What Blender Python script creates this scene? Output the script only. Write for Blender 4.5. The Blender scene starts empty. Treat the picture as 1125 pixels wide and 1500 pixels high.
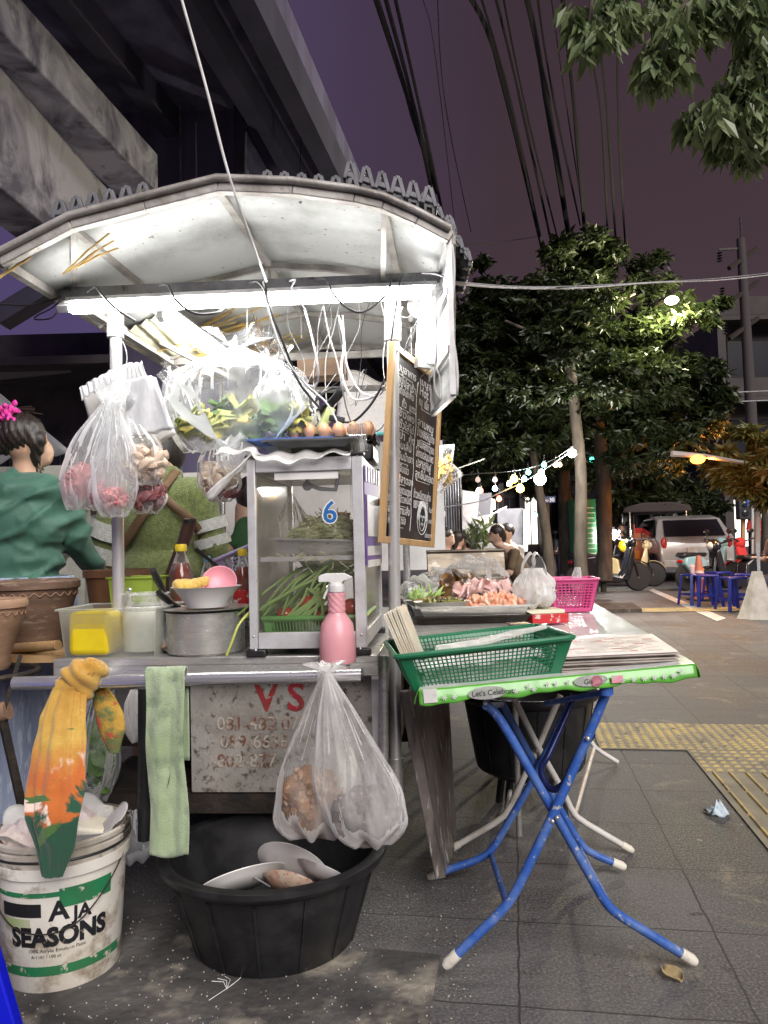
TUBE = 22; EXPO = 1.3
import bpy, bmesh, math, random
import numpy as np
from mathutils import Vector as V, Matrix, noise
rad = math.radians
PI = math.pi
S = bpy.context.scene
C = S.collection
rnd = random.Random(7)

# ------------------------------------------------------------------ camera
F = 1125.0
PITCH, ROLL = rad(2.4), rad(-1.5)
CAM = V((0, 0, 1.15))
CR = Matrix.Rotation(rad(90) + PITCH, 3, 'X') @ Matrix.Rotation(ROLL, 3, 'Z')
cd = bpy.data.cameras.new('camera')
cam = bpy.data.objects.new('camera', cd)
C.objects.link(cam)
cam.matrix_world = Matrix.Translation(CAM) @ CR.to_4x4()
cd.sensor_fit = 'HORIZONTAL'; cd.sensor_width = 36; cd.lens = 36
cd.clip_start = .05; cd.clip_end = 600
S.camera = cam

def ray(px, py): return CR @ V(((px - 562.5) / F, -(py - 750) / F, -1))
def at(px, py, Y):
    """point of the world seen at photo pixel (px,py), Y metres ahead"""
    r = ray(px, py); return CAM + r * (Y / r.y)
def on(px, py, z=0):
    r = ray(px, py); return CAM + r * ((z - CAM.z) / r.z)
def L(px, Y): return px * Y / F

# ------------------------------------------------------------------ materials
MATS = {}
def nt_new(name):
    m = bpy.data.materials.new(name); m.use_nodes = True
    t = m.node_tree; t.nodes.clear()
    o = t.nodes.new('ShaderNodeOutputMaterial')
    return m, t, o
def N(t, k, **kw):
    n = t.nodes.new('ShaderNode' + k)
    for a, b in kw.items():
        if a in n.bl_rna.properties: setattr(n, a, b)
        else: n.inputs[a.replace('_', ' ')].default_value = b
    return n
def rgba(c): return (c[0], c[1], c[2], 1)
def coord(t, scale=(1, 1, 1), rot=(0, 0, 0), src='Object'):
    tc = N(t, 'TexCoord'); mp = N(t, 'Mapping')
    mp.inputs['Scale'].default_value = scale; mp.inputs['Rotation'].default_value = rot
    t.links.new(tc.outputs[src], mp.inputs[0]); return mp.outputs[0]
def noise_fac(t, vec, sc, lo, hi, detail=6, rough=.6, dist=0):
    n = N(t, 'TexNoise'); n.inputs['Scale'].default_value = sc
    n.inputs['Detail'].default_value = detail; n.inputs['Roughness'].default_value = rough
    n.inputs['Distortion'].default_value = dist
    t.links.new(vec, n.inputs['Vector'])
    r = N(t, 'MapRange'); r.inputs['From Min'].default_value = lo; r.inputs['From Max'].default_value = hi
    t.links.new(n.outputs['Fac'], r.inputs['Value']); return r.outputs[0], n.outputs['Fac']
def mixc(t, fac, a, b, mode='MIX'):
    m = t.nodes.new('ShaderNodeMix'); m.data_type = 'RGBA'; m.blend_type = mode
    for s, i in ((fac, 0), (a, 6), (b, 7)):
        if hasattr(s, 'is_linked') or hasattr(s, 'links'): t.links.new(s, m.inputs[i])
        else: m.inputs[i].default_value = s if i == 0 else rgba(s)
    return m.outputs[2]
def mat(name, c, c2=None, sc=8, fac=(.4, .65), rough=.5, metal=0, bump=0, bsc=80, spec=.5, stretch=(1, 1, 1),
        c3=None, sc3=40, fac3=(.6, .7), sheen=0, coat=0, trans=0, subs=0, rvar=.0, alpha=1, dist=0, tl=0):
    """principled material with up to two procedural layers of tone (c2 patches, c3 specks) and a fine bump"""
    if name in MATS: return MATS[name]
    m, t, o = nt_new(name); p = N(t, 'BsdfPrincipled')
    vec = coord(t, stretch)
    p.inputs['Roughness'].default_value = rough; p.inputs['Metallic'].default_value = metal
    p.inputs['Specular IOR Level'].default_value = spec
    p.inputs['Sheen Weight'].default_value = sheen; p.inputs['Coat Weight'].default_value = coat
    p.inputs['Transmission Weight'].default_value = trans
    p.inputs['Alpha'].default_value = alpha
    if subs: p.inputs['Subsurface Weight'].default_value = subs; p.inputs['Subsurface Scale'].default_value = .01
    col = None
    if c2 is not None:
        f, raw = noise_fac(t, vec, sc, fac[0], fac[1], dist=dist)
        col = mixc(t, f, c, c2)
        if rvar:
            r = N(t, 'MapRange'); r.inputs['To Min'].default_value = max(.02, rough - rvar); r.inputs['To Max'].default_value = min(1, rough + rvar)
            t.links.new(raw, r.inputs['Value']); t.links.new(r.outputs[0], p.inputs['Roughness'])
    if c3 is not None:
        f, _ = noise_fac(t, vec, sc3, fac3[0], fac3[1], detail=4)
        col = mixc(t, f, col if col is not None else c, c3)
    if col is not None: t.links.new(col, p.inputs['Base Color'])
    else: p.inputs['Base Color'].default_value = rgba(c)
    if bump:
        n = N(t, 'TexNoise'); n.inputs['Scale'].default_value = bsc; n.inputs['Detail'].default_value = 5
        t.links.new(vec, n.inputs['Vector'])
        b = N(t, 'Bump'); b.inputs['Strength'].default_value = bump; b.inputs['Distance'].default_value = .01
        t.links.new(n.outputs['Fac'], b.inputs['Height']); t.links.new(b.outputs[0], p.inputs['Normal'])
    out = p.outputs[0]
    if tl:
        tr = N(t, 'BsdfTranslucent')
        if col is not None: t.links.new(col, tr.inputs[0])
        else: tr.inputs[0].default_value = rgba(c)
        mx = N(t, 'MixShader'); mx.inputs[0].default_value = tl
        t.links.new(out, mx.inputs[1]); t.links.new(tr.outputs[0], mx.inputs[2]); out = mx.outputs[0]
    t.links.new(out, o.inputs[0]); MATS[name] = m; return m

def film(name, c=(.9, .92, .93), a0=.18, a1=.75, sc=11, stretch=(1, 1, .4), rough=.22, lo=.36, hi=.78, bump=.35, tlw=.45, bsc=13):
    """thin plastic film: clear where taut, milky where creased"""
    if name in MATS: return MATS[name]
    m, t, o = nt_new(name); vec = coord(t, stretch)
    p = N(t, 'BsdfPrincipled'); p.inputs['Base Color'].default_value = rgba(c); p.inputs['Roughness'].default_value = rough
    p.inputs['Specular IOR Level'].default_value = .7
    tl = N(t, 'BsdfTranslucent'); tl.inputs[0].default_value = rgba(c)
    n = N(t, 'TexNoise'); n.inputs['Scale'].default_value = bsc; n.inputs['Detail'].default_value = 4; n.inputs['Distortion'].default_value = .25
    t.links.new(vec, n.inputs['Vector'])
    b = N(t, 'Bump'); b.inputs['Strength'].default_value = bump; b.inputs['Distance'].default_value = .02
    t.links.new(n.outputs['Fac'], b.inputs['Height'])
    t.links.new(b.outputs[0], p.inputs['Normal'])
    mx = N(t, 'MixShader'); mx.inputs[0].default_value = tlw
    t.links.new(p.outputs[0], mx.inputs[1]); t.links.new(tl.outputs[0], mx.inputs[2])
    f, _ = noise_fac(t, vec, sc, lo, hi, detail=4, rough=.55, dist=.3)
    r = N(t, 'MapRange'); r.inputs['To Min'].default_value = a0; r.inputs['To Max'].default_value = a1
    t.links.new(f, r.inputs['Value'])
    fr = N(t, 'Fresnel'); fr.inputs[0].default_value = 1.45; t.links.new(b.outputs[0], fr.inputs['Normal'])
    ad = N(t, 'Math', operation='MAXIMUM'); t.links.new(r.outputs[0], ad.inputs[0]); t.links.new(fr.outputs[0], ad.inputs[1])
    tp = N(t, 'BsdfTransparent'); tp.inputs[0].default_value = (.97, .97, .97, 1)
    mz = N(t, 'MixShader'); t.links.new(ad.outputs[0], mz.inputs[0]); t.links.new(tp.outputs[0], mz.inputs[1]); t.links.new(mx.outputs[0], mz.inputs[2])
    t.links.new(mz.outputs[0], o.inputs[0]); MATS[name] = m; return m

def emit(name, c, s):
    if name in MATS: return MATS[name]
    m, t, o = nt_new(name); e = N(t, 'Emission'); e.inputs[0].default_value = rgba(c); e.inputs[1].default_value = s
    t.links.new(e.outputs[0], o.inputs[0]); MATS[name] = m; return m

# ------------------------------------------------------------------ objects
def tag(o, label=None, cat=None, group=None, kind=None):
    if label: o['label'] = label
    if cat: o['category'] = cat
    if group: o['group'] = group
    if kind: o['kind'] = kind
    return o
def thing(name, label, cat, loc=(0, 0, 0), rz=0, group=None):
    o = bpy.data.objects.new(name, None); C.objects.link(o)
    o.empty_display_size = .05
    o.matrix_world = Matrix.Translation(V(loc)) @ Matrix.Rotation(rz, 4, 'Z')
    return tag(o, label, cat, group)
def wm(o):
    m = o.matrix_basis.copy(); p = o.parent
    while p: m = p.matrix_basis @ m; p = p.parent
    return m
def copy_tree(o, parent=None, loc=None, rz=None, label=None):
    c = o.copy(); C.objects.link(c); c.parent = parent
    if loc is not None: c.location = loc
    if rz is not None: c.rotation_euler = (0, 0, rz)
    if label: c['label'] = label
    for ch in [x for x in C.objects if x.parent == o]: copy_tree(ch, c)
    return c

class MB:
    def __init__(s): s.v = []; s.f = []; s.mi = []; s.cur = 0
    def add(s, vs, fs, M=None):
        b = len(s.v)
        s.v += [tuple(M @ V(p)) if M is not None else tuple(p) for p in vs]
        s.f += [tuple(b + i for i in f) for f in fs]; s.mi += [s.cur] * len(fs); return s
    def box(s, c, d, M=None, rot=None):
        x, y, z = d[0] / 2, d[1] / 2, d[2] / 2
        vs = [V((a, b, e)) for a in (-x, x) for b in (-y, y) for e in (-z, z)]
        if rot is not None: vs = [rot @ p for p in vs]
        vs = [p + V(c) for p in vs]
        return s.add(vs, [(0, 1, 3, 2), (4, 6, 7, 5), (0, 4, 5, 1), (2, 3, 7, 6), (0, 2, 6, 4), (1, 5, 7, 3)], M)
    def bar(s, a, b, w, h=None, M=None, up=V((0, 0, 1))):
        """rectangular bar from a to b"""
        a, b = V(a), V(b); h = h or w; d = (b - a)
        if d.length < 1e-6: return s
        d.normalize(); x = d.cross(up)
        if x.length < 1e-4: x = d.cross(V((1, 0, 0)))
        x.normalize(); y = x.cross(d)
        vs = [p + x * (i * w / 2) + y * (j * h / 2) for p in (a, b) for i, j in ((-1, -1), (1, -1), (1, 1), (-1, 1))]
        return s.add(vs, [(0, 3, 2, 1), (4, 5, 6, 7), (0, 1, 5, 4), (1, 2, 6, 5), (2, 3, 7, 6), (3, 0, 4, 7)], M)
    def tube(s, pts, r, n=8, M=None, closed=False, caps=True):
        pts = [V(p) for p in pts]; k = len(pts)
        rs = r if isinstance(r, (list, tuple)) else [r] * k
        vs = []; fs = []; prev = None
        for i, p in enumerate(pts):
            a = pts[(i - 1) % k] if (closed or i > 0) else p
            b = pts[(i + 1) % k] if (closed or i < k - 1) else p
            d = b - a
            if d.length < 1e-7: d = V((0, 0, 1))
            d.normalize()
            if prev is None:
                x = d.cross(V((0, 0, 1)))
                if x.length < .05: x = d.cross(V((1, 0, 0)))
            else:
                x = prev - d * prev.dot(d)
                if x.length < 1e-4: x = d.orthogonal()
            x.normalize(); prev = x; y = d.cross(x)
            vs += [p + (x * math.cos(2 * PI * j / n) + y * math.sin(2 * PI * j / n)) * rs[i] for j in range(n)]
        m = k if closed else k - 1
        for i in range(m):
            for j in range(n):
                a = i * n + j; b = i * n + (j + 1) % n; c = ((i + 1) % k) * n + (j + 1) % n; e = ((i + 1) % k) * n + j
                fs.append((a, b, c, e))
        if caps and not closed:
            fs.append(tuple(reversed(range(n)))); fs.append(tuple(range((k - 1) * n, k * n)))
        return s.add(vs, fs, M)
    def lathe(s, prof, c=(0, 0, 0), n=32, M=None, fx=1, fy=1, a0=0, a1=2 * PI):
        full = abs(a1 - a0 - 2 * PI) < 1e-6; k = n if full else n + 1
        vs = []; fs = []
        for r, z in prof:
            for j in range(k):
                a = a0 + (a1 - a0) * j / n
                vs.append(V((c[0] + r * fx * math.cos(a), c[1] + r * fy * math.sin(a), c[2] + z)))
        for i in range(len(prof) - 1):
            for j in range(n if full else n):
                b = (j + 1) % k if full else j + 1
                fs.append((i * k + j, i * k + b, (i + 1) * k + b, (i + 1) * k + j))
        if full:
            if prof[0][0] > 1e-5: fs.append(tuple(reversed(range(k))))
            if prof[-1][0] > 1e-5: fs.append(tuple(range((len(prof) - 1) * k, len(prof) * k)))
        return s.add(vs, fs, M)
    def vessel(s, prof, c=(0, 0, 0), n=40, M=None, **k):
        """open lathe without end discs"""
        b = len(s.f); s.lathe(prof, c, n, M, **k)
        keep = [(f, m) for f, m in zip(s.f[b:], s.mi[b:]) if len(f) == 4]
        s.f[b:] = [x[0] for x in keep]; s.mi[b:] = [x[1] for x in keep]; return s
    def ell(s, c, r, n=12, M=None, rot=None, jit=0, seed=0):
        m = n // 2; vs = []; fs = []; r = r if hasattr(r, '__len__') else (r, r, r)
        for i in range(m + 1):
            th = PI * i / m
            for j in range(n):
                ph = 2 * PI * j / n
                p = V((math.sin(th) * math.cos(ph), math.sin(th) * math.sin(ph), math.cos(th)))
                k = 1 + (jit * noise.noise(p * 1.7 + V((seed * 3.1, seed, 0))) if jit else 0)
                p = V((p.x * r[0] * k, p.y * r[1] * k, p.z * r[2] * k))
                if rot is not None: p = rot @ p
                vs.append(p + V(c))
        for i in range(m):
            for j in range(n):
                fs.append((i * n + j, (i + 1) * n + j, (i + 1) * n + (j + 1) % n, i * n + (j + 1) % n))
        return s.add(vs, fs, M)
    def grid(s, fn, nu, nv, M=None, cu=False, cv=False):
        vs = [fn(i / (nu if cu else nu - 1), j / (nv if cv else nv - 1)) for i in range(nu) for j in range(nv)]
        fs = []
        for i in range(nu if cu else nu - 1):
            for j in range(nv if cv else nv - 1):
                i2, j2 = (i + 1) % nu, (j + 1) % nv
                fs.append((i * nv + j, i2 * nv + j, i2 * nv + j2, i * nv + j2))
        return s.add(vs, fs, M)
    def prism(s, poly, z0, z1, M=None):
        n = len(poly); vs = [V((x, y, z0)) for x, y in poly] + [V((x, y, z1)) for x, y in poly]
        return s.add(vs, [tuple(reversed(range(n))), tuple(range(n, 2 * n))] + [(i, (i + 1) % n, n + (i + 1) % n, n + i) for i in range(n)], M)
    def quad(s, a, b, c, d, M=None): return s.add([a, b, c, d], [(0, 1, 2, 3)], M)
    def plate(s, pts, th, M=None):
        """solid slab from a planar polygon of 3-D points, thickened along its normal"""
        pts = [V(p) for p in pts]; n = (pts[1] - pts[0]).cross(pts[2] - pts[1]).normalized() * th; k = len(pts)
        return s.add(pts + [p + n for p in pts], [tuple(reversed(range(k))), tuple(range(k, 2 * k))] + [(i, (i + 1) % k, k + (i + 1) % k, k + i) for i in range(k)], M)
    def text(s, body, size, M, ext=0, align='LEFT', bold=0, wrap=None, fit=None):
        vs, fs = text_geo(body, size, ext, align, bold)
        if fit and vs:
            w = max(p.x for p in vs) - min(p.x for p in vs); x0 = min(p.x for p in vs)
            vs = [V(((p.x - x0) * fit / w, p.y, p.z)) for p in vs]
        if wrap: vs = [wrap(p) for p in vs]
        return s.add(vs, fs, M)
    def build(s, name, material, parent=None, local=False, label=None, cat=None, group=None, kind=None, bevel=0, smooth=40, solid=0, sub=0, bseg=2, org=None):
        if not s.v: return None
        me = bpy.data.meshes.new(name); vs = np.array(s.v, dtype=float)
        o = bpy.data.objects.new(name, me); C.objects.link(o)
        if parent is not None:
            o.parent = parent
            if not local:
                Mi = np.array(wm(parent).inverted()); vs = vs @ Mi[:3, :3].T + Mi[:3, 3]
        else:
            lo, hi = vs.min(0), vs.max(0); b = np.array(org) if org is not None else np.array([(lo[0] + hi[0]) / 2, (lo[1] + hi[1]) / 2, lo[2]])
            vs = vs - b; o.location = tuple(b)
        me.from_pydata(vs.tolist(), [], s.f)
        ms = material if isinstance(material, (list, tuple)) else [material]
        for m in ms: me.materials.append(m)
        if len(ms) > 1: me.polygons.foreach_set('material_index', s.mi)
        me.polygons.foreach_set('use_smooth', [True] * len(me.polygons))
        me.update()
        try: me.set_sharp_from_angle(angle=rad(smooth))
        except Exception: pass
        if solid: md = o.modifiers.new('solid', 'SOLIDIFY'); md.thickness = solid; md.offset = 0
        if bevel: md = o.modifiers.new('bevel', 'BEVEL'); md.width = bevel; md.segments = bseg; md.limit_method = 'ANGLE'; md.harden_normals = False
        if sub: md = o.modifiers.new('sub', 'SUBSURF'); md.levels = sub; md.render_levels = sub
        return tag(o, label, cat, group, kind)

_tc = {}
def text_geo(body, size, ext=0, align='LEFT', bold=0):
    key = (body, ext, align, bold)
    if key not in _tc:
        cu = bpy.data.curves.new('lettering', 'FONT'); cu.body = body; cu.size = 1; cu.extrude = ext; cu.align_x = align; cu.offset = bold
        cu.resolution_u = 3
        ob = bpy.data.objects.new('lettering', cu); C.objects.link(ob)
        bpy.context.view_layer.update()
        me = bpy.data.meshes.new_from_object(ob.evaluated_get(bpy.context.evaluated_depsgraph_get()))
        vs = [v.co.copy() for v in me.vertices]; fs = [tuple(p.vertices) for p in me.polygons]
        bpy.data.objects.remove(ob); bpy.data.curves.remove(cu); bpy.data.meshes.remove(me)
        _tc[key] = (vs, fs)
    vs, fs = _tc[key]
    return [v * size for v in vs], fs
def frame(o, x, y=None, z=None):
    """matrix with origin o, x axis x and y axis y"""
    x = V(x).normalized(); y = V(y); z = x.cross(y).normalized(); y = z.cross(x)
    return Matrix.Translation(V(o)) @ Matrix((x, y, z)).transposed().to_4x4()
def rotz(a): return Matrix.Rotation(a, 3, 'Z')
def eul(x, y, z): 
    return Matrix.Rotation(z, 3, 'Z') @ Matrix.Rotation(y, 3, 'Y') @ Matrix.Rotation(x, 3, 'X')

def caps_mesh(prims):
    bm = bmesh.new()
    for p in prims:
        b2 = bmesh.new()
        if p[0] == 'c':
            _, a, ra, b, rb = p
            for q, r in ((a, ra), (b, rb)):
                bmesh.ops.create_icosphere(b2, subdivisions=2, radius=r, matrix=Matrix.Translation(V(q)))
            bmesh.ops.convex_hull(b2, input=b2.verts)
            loose = [v for v in b2.verts if not v.link_faces]
            bmesh.ops.delete(b2, geom=loose, context='VERTS')
            es = [e for e in b2.edges if len(e.link_faces) != 2]
        else:
            _, c, r = p[:3]; rot = p[3].to_4x4() if len(p) > 3 else Matrix()
            bmesh.ops.create_icosphere(b2, subdivisions=3, radius=1, matrix=Matrix.Translation(V(c)) @ rot @ Matrix.Diagonal((r[0], r[1], r[2], 1)))
        tm = bpy.data.meshes.new('t'); b2.to_mesh(tm); b2.free(); bm.from_mesh(tm); bpy.data.meshes.remove(tm)
    return bm
def fuse(name, prims, material, parent=None, voxel=.012, it=4, disp=None, label=None, cat=None, group=None):
    """one continuous skin over overlapping limbs/ellipsoids (world coordinates)"""
    bm = caps_mesh(prims); me = bpy.data.meshes.new(name); bm.to_mesh(me); bm.free()
    ob = bpy.data.objects.new(name, me); C.objects.link(ob)
    md = ob.modifiers.new('r', 'REMESH'); md.mode = 'VOXEL'; md.voxel_size = voxel
    ms = ob.modifiers.new('s', 'SMOOTH'); ms.iterations = it; ms.factor = .6
    bpy.context.view_layer.update()
    dg = bpy.context.evaluated_depsgraph_get()
    m2 = bpy.data.meshes.new_from_object(ob.evaluated_get(dg))
    bpy.data.objects.remove(ob); bpy.data.meshes.remove(me)
    mb = MB(); vs = [v.co.copy() for v in m2.vertices]
    if disp:
        ns = [v.normal.copy() for v in m2.vertices]; vs = [p + n * disp(p) for p, n in zip(vs, ns)]
    mb.add(vs, [tuple(p.vertices) for p in m2.polygons]); bpy.data.meshes.remove(m2)
    return mb.build(name, material, parent, label=label, cat=cat, group=group, smooth=180)

def spline(pts, n=8):
    pts = [V(p) for p in pts]; out = []
    for i in range(len(pts) - 1):
        p0 = pts[max(i - 1, 0)]; p1 = pts[i]; p2 = pts[i + 1]; p3 = pts[min(i + 2, len(pts) - 1)]
        for k in range(n):
            t = k / n
            out.append(.5 * ((2 * p1) + (p2 - p0) * t + (2 * p0 - 5 * p1 + 4 * p2 - p3) * t * t + (-p0 + 3 * p1 - 3 * p2 + p3) * t ** 3))
    out.append(pts[-1]); return out

def leaves(name, clumps, ln, wd, material, parent, droop=.3, seed=1, flat=.6, fold=.25):
    """clumps: (centre, radius xyz, count). Each leaf is a folded pointed blade"""
    rs = np.random.RandomState(seed); P = []
    for c, r, n in clumps:
        d = rs.normal(size=(n, 3)); d /= np.linalg.norm(d, axis=1)[:, None]
        P.append(np.array(c) + d * (rs.rand(n, 1) ** .45) * np.array(r))
    P = np.concatenate(P); n = len(P)
    a = rs.rand(n) * 2 * PI; dz = rs.normal(size=n) * flat - droop
    d = np.stack([np.cos(a), np.sin(a), dz], 1); d /= np.linalg.norm(d, axis=1)[:, None]
    up = rs.normal(size=(n, 3)) * .5 + np.array([0, 0, 1]); s = np.cross(d, up); s /= np.linalg.norm(s, axis=1)[:, None] + 1e-9
    u = np.cross(s, d); k = (ln * (.6 + .8 * rs.rand(n)))[:, None]; w = k * wd / ln
    v = np.stack([P, P + d * k * .45 + s * w * .5 + u * w * fold, P + d * k, P + d * k * .45 - s * w * .5 + u * w * fold, P + d * k * .5], 1).reshape(-1, 3)
    i = np.arange(n) * 5
    f = np.concatenate([np.stack([i, i + 1, i + 4], 1), np.stack([i + 1, i + 2, i + 4], 1), np.stack([i, i + 4, i + 3], 1), np.stack([i + 4, i + 2, i + 3], 1)])
    mb = MB(); mb.v = v.tolist(); mb.f = f.tolist(); mb.mi = [0] * len(mb.f)
    return mb.build(name, material, parent, smooth=20)
# ------------------------------------------------------------------ palette
steel = mat('steel', (.62, .61, .58), (.42, .41, .38), 6, (.4, .7), rough=.3, metal=.65, bump=.08, bsc=30, stretch=(1, 8, 8), rvar=.14, c3=(.3, .24, .18), fac3=(.66, .78), sc3=22)
chrome = mat('chrome', (.78, .78, .78), (.55, .55, .55), 9, rough=.2, metal=.8, rvar=.08, stretch=(.4, 6, 6))
alu = mat('aluminium', (.62, .62, .62), (.45, .44, .43), 9, (.45, .7), rough=.42, metal=.35, bump=.05, c3=(.2, .17, .14), fac3=(.68, .76), sc3=55)
roofpaint = mat('roof_paint', (.56, .57, .56), (.22, .23, .2), 2.2, (.46, .7), rough=.55, bump=.12, bsc=25, c3=(.1, .08, .06), fac3=(.66, .7), sc3=45)
roofedge = mat('roof_edge', (.42, .4, .37), (.22, .2, .18), 9, rough=.5, metal=.3, bump=.2, c3=(.25, .12, .07), fac3=(.66, .74), sc3=30)
rustwhite = mat('rusty_white', (.33, .31, .28), (.18, .16, .135), 4, (.4, .6), rough=.6, bump=.2, c3=(.08, .055, .04), fac3=(.54, .68), sc3=45)
black = mat('black_plastic', (.012, .012, .013), (.03, .03, .03), 9, (.45, .7), rough=.42, rvar=.1, bump=.05, c3=(.09, .085, .08), fac3=(.68, .8), sc3=30)
blackmetal = mat('black_iron', (.02, .018, .016), (.05, .035, .025), 14, rough=.6, metal=.3, bump=.3)
darkcable = mat('dark_cable', (.015, .015, .018), rough=.5)
greycable = mat('grey_cable', (.4, .4, .41), (.25, .25, .25), 20, rough=.5)
whitecable = mat('white_cable', (.7, .7, .68), (.5, .48, .45), 20, rough=.5)
whiteplastic = mat('white_plastic', (.75, .75, .73), (.6, .59, .56), 10, rough=.35)
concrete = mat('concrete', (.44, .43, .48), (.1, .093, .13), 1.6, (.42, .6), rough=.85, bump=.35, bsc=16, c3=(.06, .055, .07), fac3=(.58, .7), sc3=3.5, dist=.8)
concol = mat('concrete_column', (.11, .097, .16), (.055, .048, .085), 1.2, (.4, .62), rough=.9, bump=.3, bsc=14, stretch=(2.5, 2.5, .2))  # bridge concrete lightened in colour against deck shade, violet glow tinted in
concretedark = mat('concrete_dark', (.04, .034, .062), (.02, .018, .036), 1.6, (.4, .65), rough=.9, bump=.3, bsc=14, stretch=(1, 1, .25))  # same concrete darkened in colour where the fill sun hits, violet glow tinted in
wood = mat('wood', (.45, .27, .12), (.28, .15, .06), 14, rough=.55, bump=.15, stretch=(1, 1, .12))
woodpale = mat('wood_pale', (.55, .38, .2), (.4, .24, .1), 12, rough=.5, bump=.1, stretch=(.3, .3, .3))
clay = mat('clay', (.17, .1, .065), (.1, .062, .043), 7, rough=.65, bump=.25, c3=(.34, .25, .18), fac3=(.58, .75), sc3=16, stretch=(1, 1, 4))
claypale = mat('clay_pale', (.34, .21, .13), (.22, .13, .08), 7, rough=.7, bump=.25, c3=(.45, .35, .26), fac3=(.6, .75), sc3=20, stretch=(1, 1, 3))
skin = mat('skin', (.56, .36, .26), (.5, .3, .2), 12, rough=.5, subs=.08)
hairm = mat('hair', (.012, .009, .008), (.03, .02, .016), 60, rough=.42, stretch=(1, 1, .1), bump=.5, bsc=120)
bagfilm = film('bag_film', a0=.14, a1=.5)
wirem = mat('overhead_black', (.008, .007, .01), rough=1, spec=.1)
bagmilk = film('bag_film_milky', (.88, .87, .85), .35, .75, 10, lo=.35, hi=.62)
bagclear = film('bag_film_clear', (.9, .9, .9), .04, .38, 18, (1, 1, 1), .12, .46, .7, .9)
glass = film('case_glass', (.72, .7, .62), .02, .2, 9, (1, 1, 1), .08, .52, .8, .02, .3)
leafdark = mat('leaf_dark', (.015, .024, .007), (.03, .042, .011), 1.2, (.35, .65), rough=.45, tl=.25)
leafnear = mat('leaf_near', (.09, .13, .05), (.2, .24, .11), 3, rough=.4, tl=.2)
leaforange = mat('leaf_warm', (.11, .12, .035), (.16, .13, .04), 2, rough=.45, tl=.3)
bark = mat('bark', (.075, .058, .042), (.032, .025, .019), 9, rough=.9, bump=.8, bsc=14, stretch=(1, 1, .3), c3=(.15, .125, .095), fac3=(.6, .7), sc3=5)

# ------------------------------------------------------------------ world: murky violet city night
w = bpy.data.worlds.new('World'); S.world = w; w.use_nodes = True
t = w.node_tree; t.nodes.clear()
o = t.nodes.new('ShaderNodeOutputWorld'); bg = N(t, 'Background')
tc = N(t, 'TexCoord'); sx = N(t, 'SeparateXYZ'); t.links.new(tc.outputs['Generated'], sx.inputs[0])
cr = N(t, 'ValToRGB'); e = cr.color_ramp.elements
e[0].position = 0; e[0].color = (.032, .021, .023, 1); e[1].position = .75; e[1].color = (.0155, .0095, .0135, 1)
k = e.new(.25); k.color = (.024, .015, .0185, 1)
t.links.new(sx.outputs['Z'], cr.inputs[0])
rx = N(t, 'MapRange'); rx.inputs['From Min'].default_value = .15; rx.inputs['From Max'].default_value = -.35; t.links.new(sx.outputs['X'], rx.inputs['Value'])
skc = mixc(t, rx.outputs[0], cr.outputs[0], (.03, .022, .055))
n = N(t, 'TexNoise'); n.inputs['Scale'].default_value = 2.2; n.inputs['Detail'].default_value = 5; t.links.new(tc.outputs['Generated'], n.inputs['Vector'])
mr = N(t, 'MapRange'); mr.inputs['To Min'].default_value = .75; mr.inputs['To Max'].default_value = 1.4; t.links.new(n.outputs['Fac'], mr.inputs['Value'])
t.links.new(skc, bg.inputs[0]); t.links.new(mr.outputs[0], bg.inputs[1]); t.links.new(bg.outputs[0], o.inputs[0])
# broad soft sun added as fill light from behind the camera
sd = bpy.data.lights.new('fill_sun', 'SUN'); sd.energy = 1.75; sd.angle = rad(40); sd.color = (1, .95, .93)
so = bpy.data.objects.new('fill_sun', sd); C.objects.link(so); so.rotation_euler = (rad(54), 0, rad(24))
def lamp(name, p, e, c=(1, 1, 1), r=.05, spot=None):
    l = bpy.data.lights.new(name, 'POINT'); l.energy = e; l.color = c; l.shadow_soft_size = r
    ob = bpy.data.objects.new(name, l); C.objects.link(ob); ob.location = p; return ob

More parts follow.
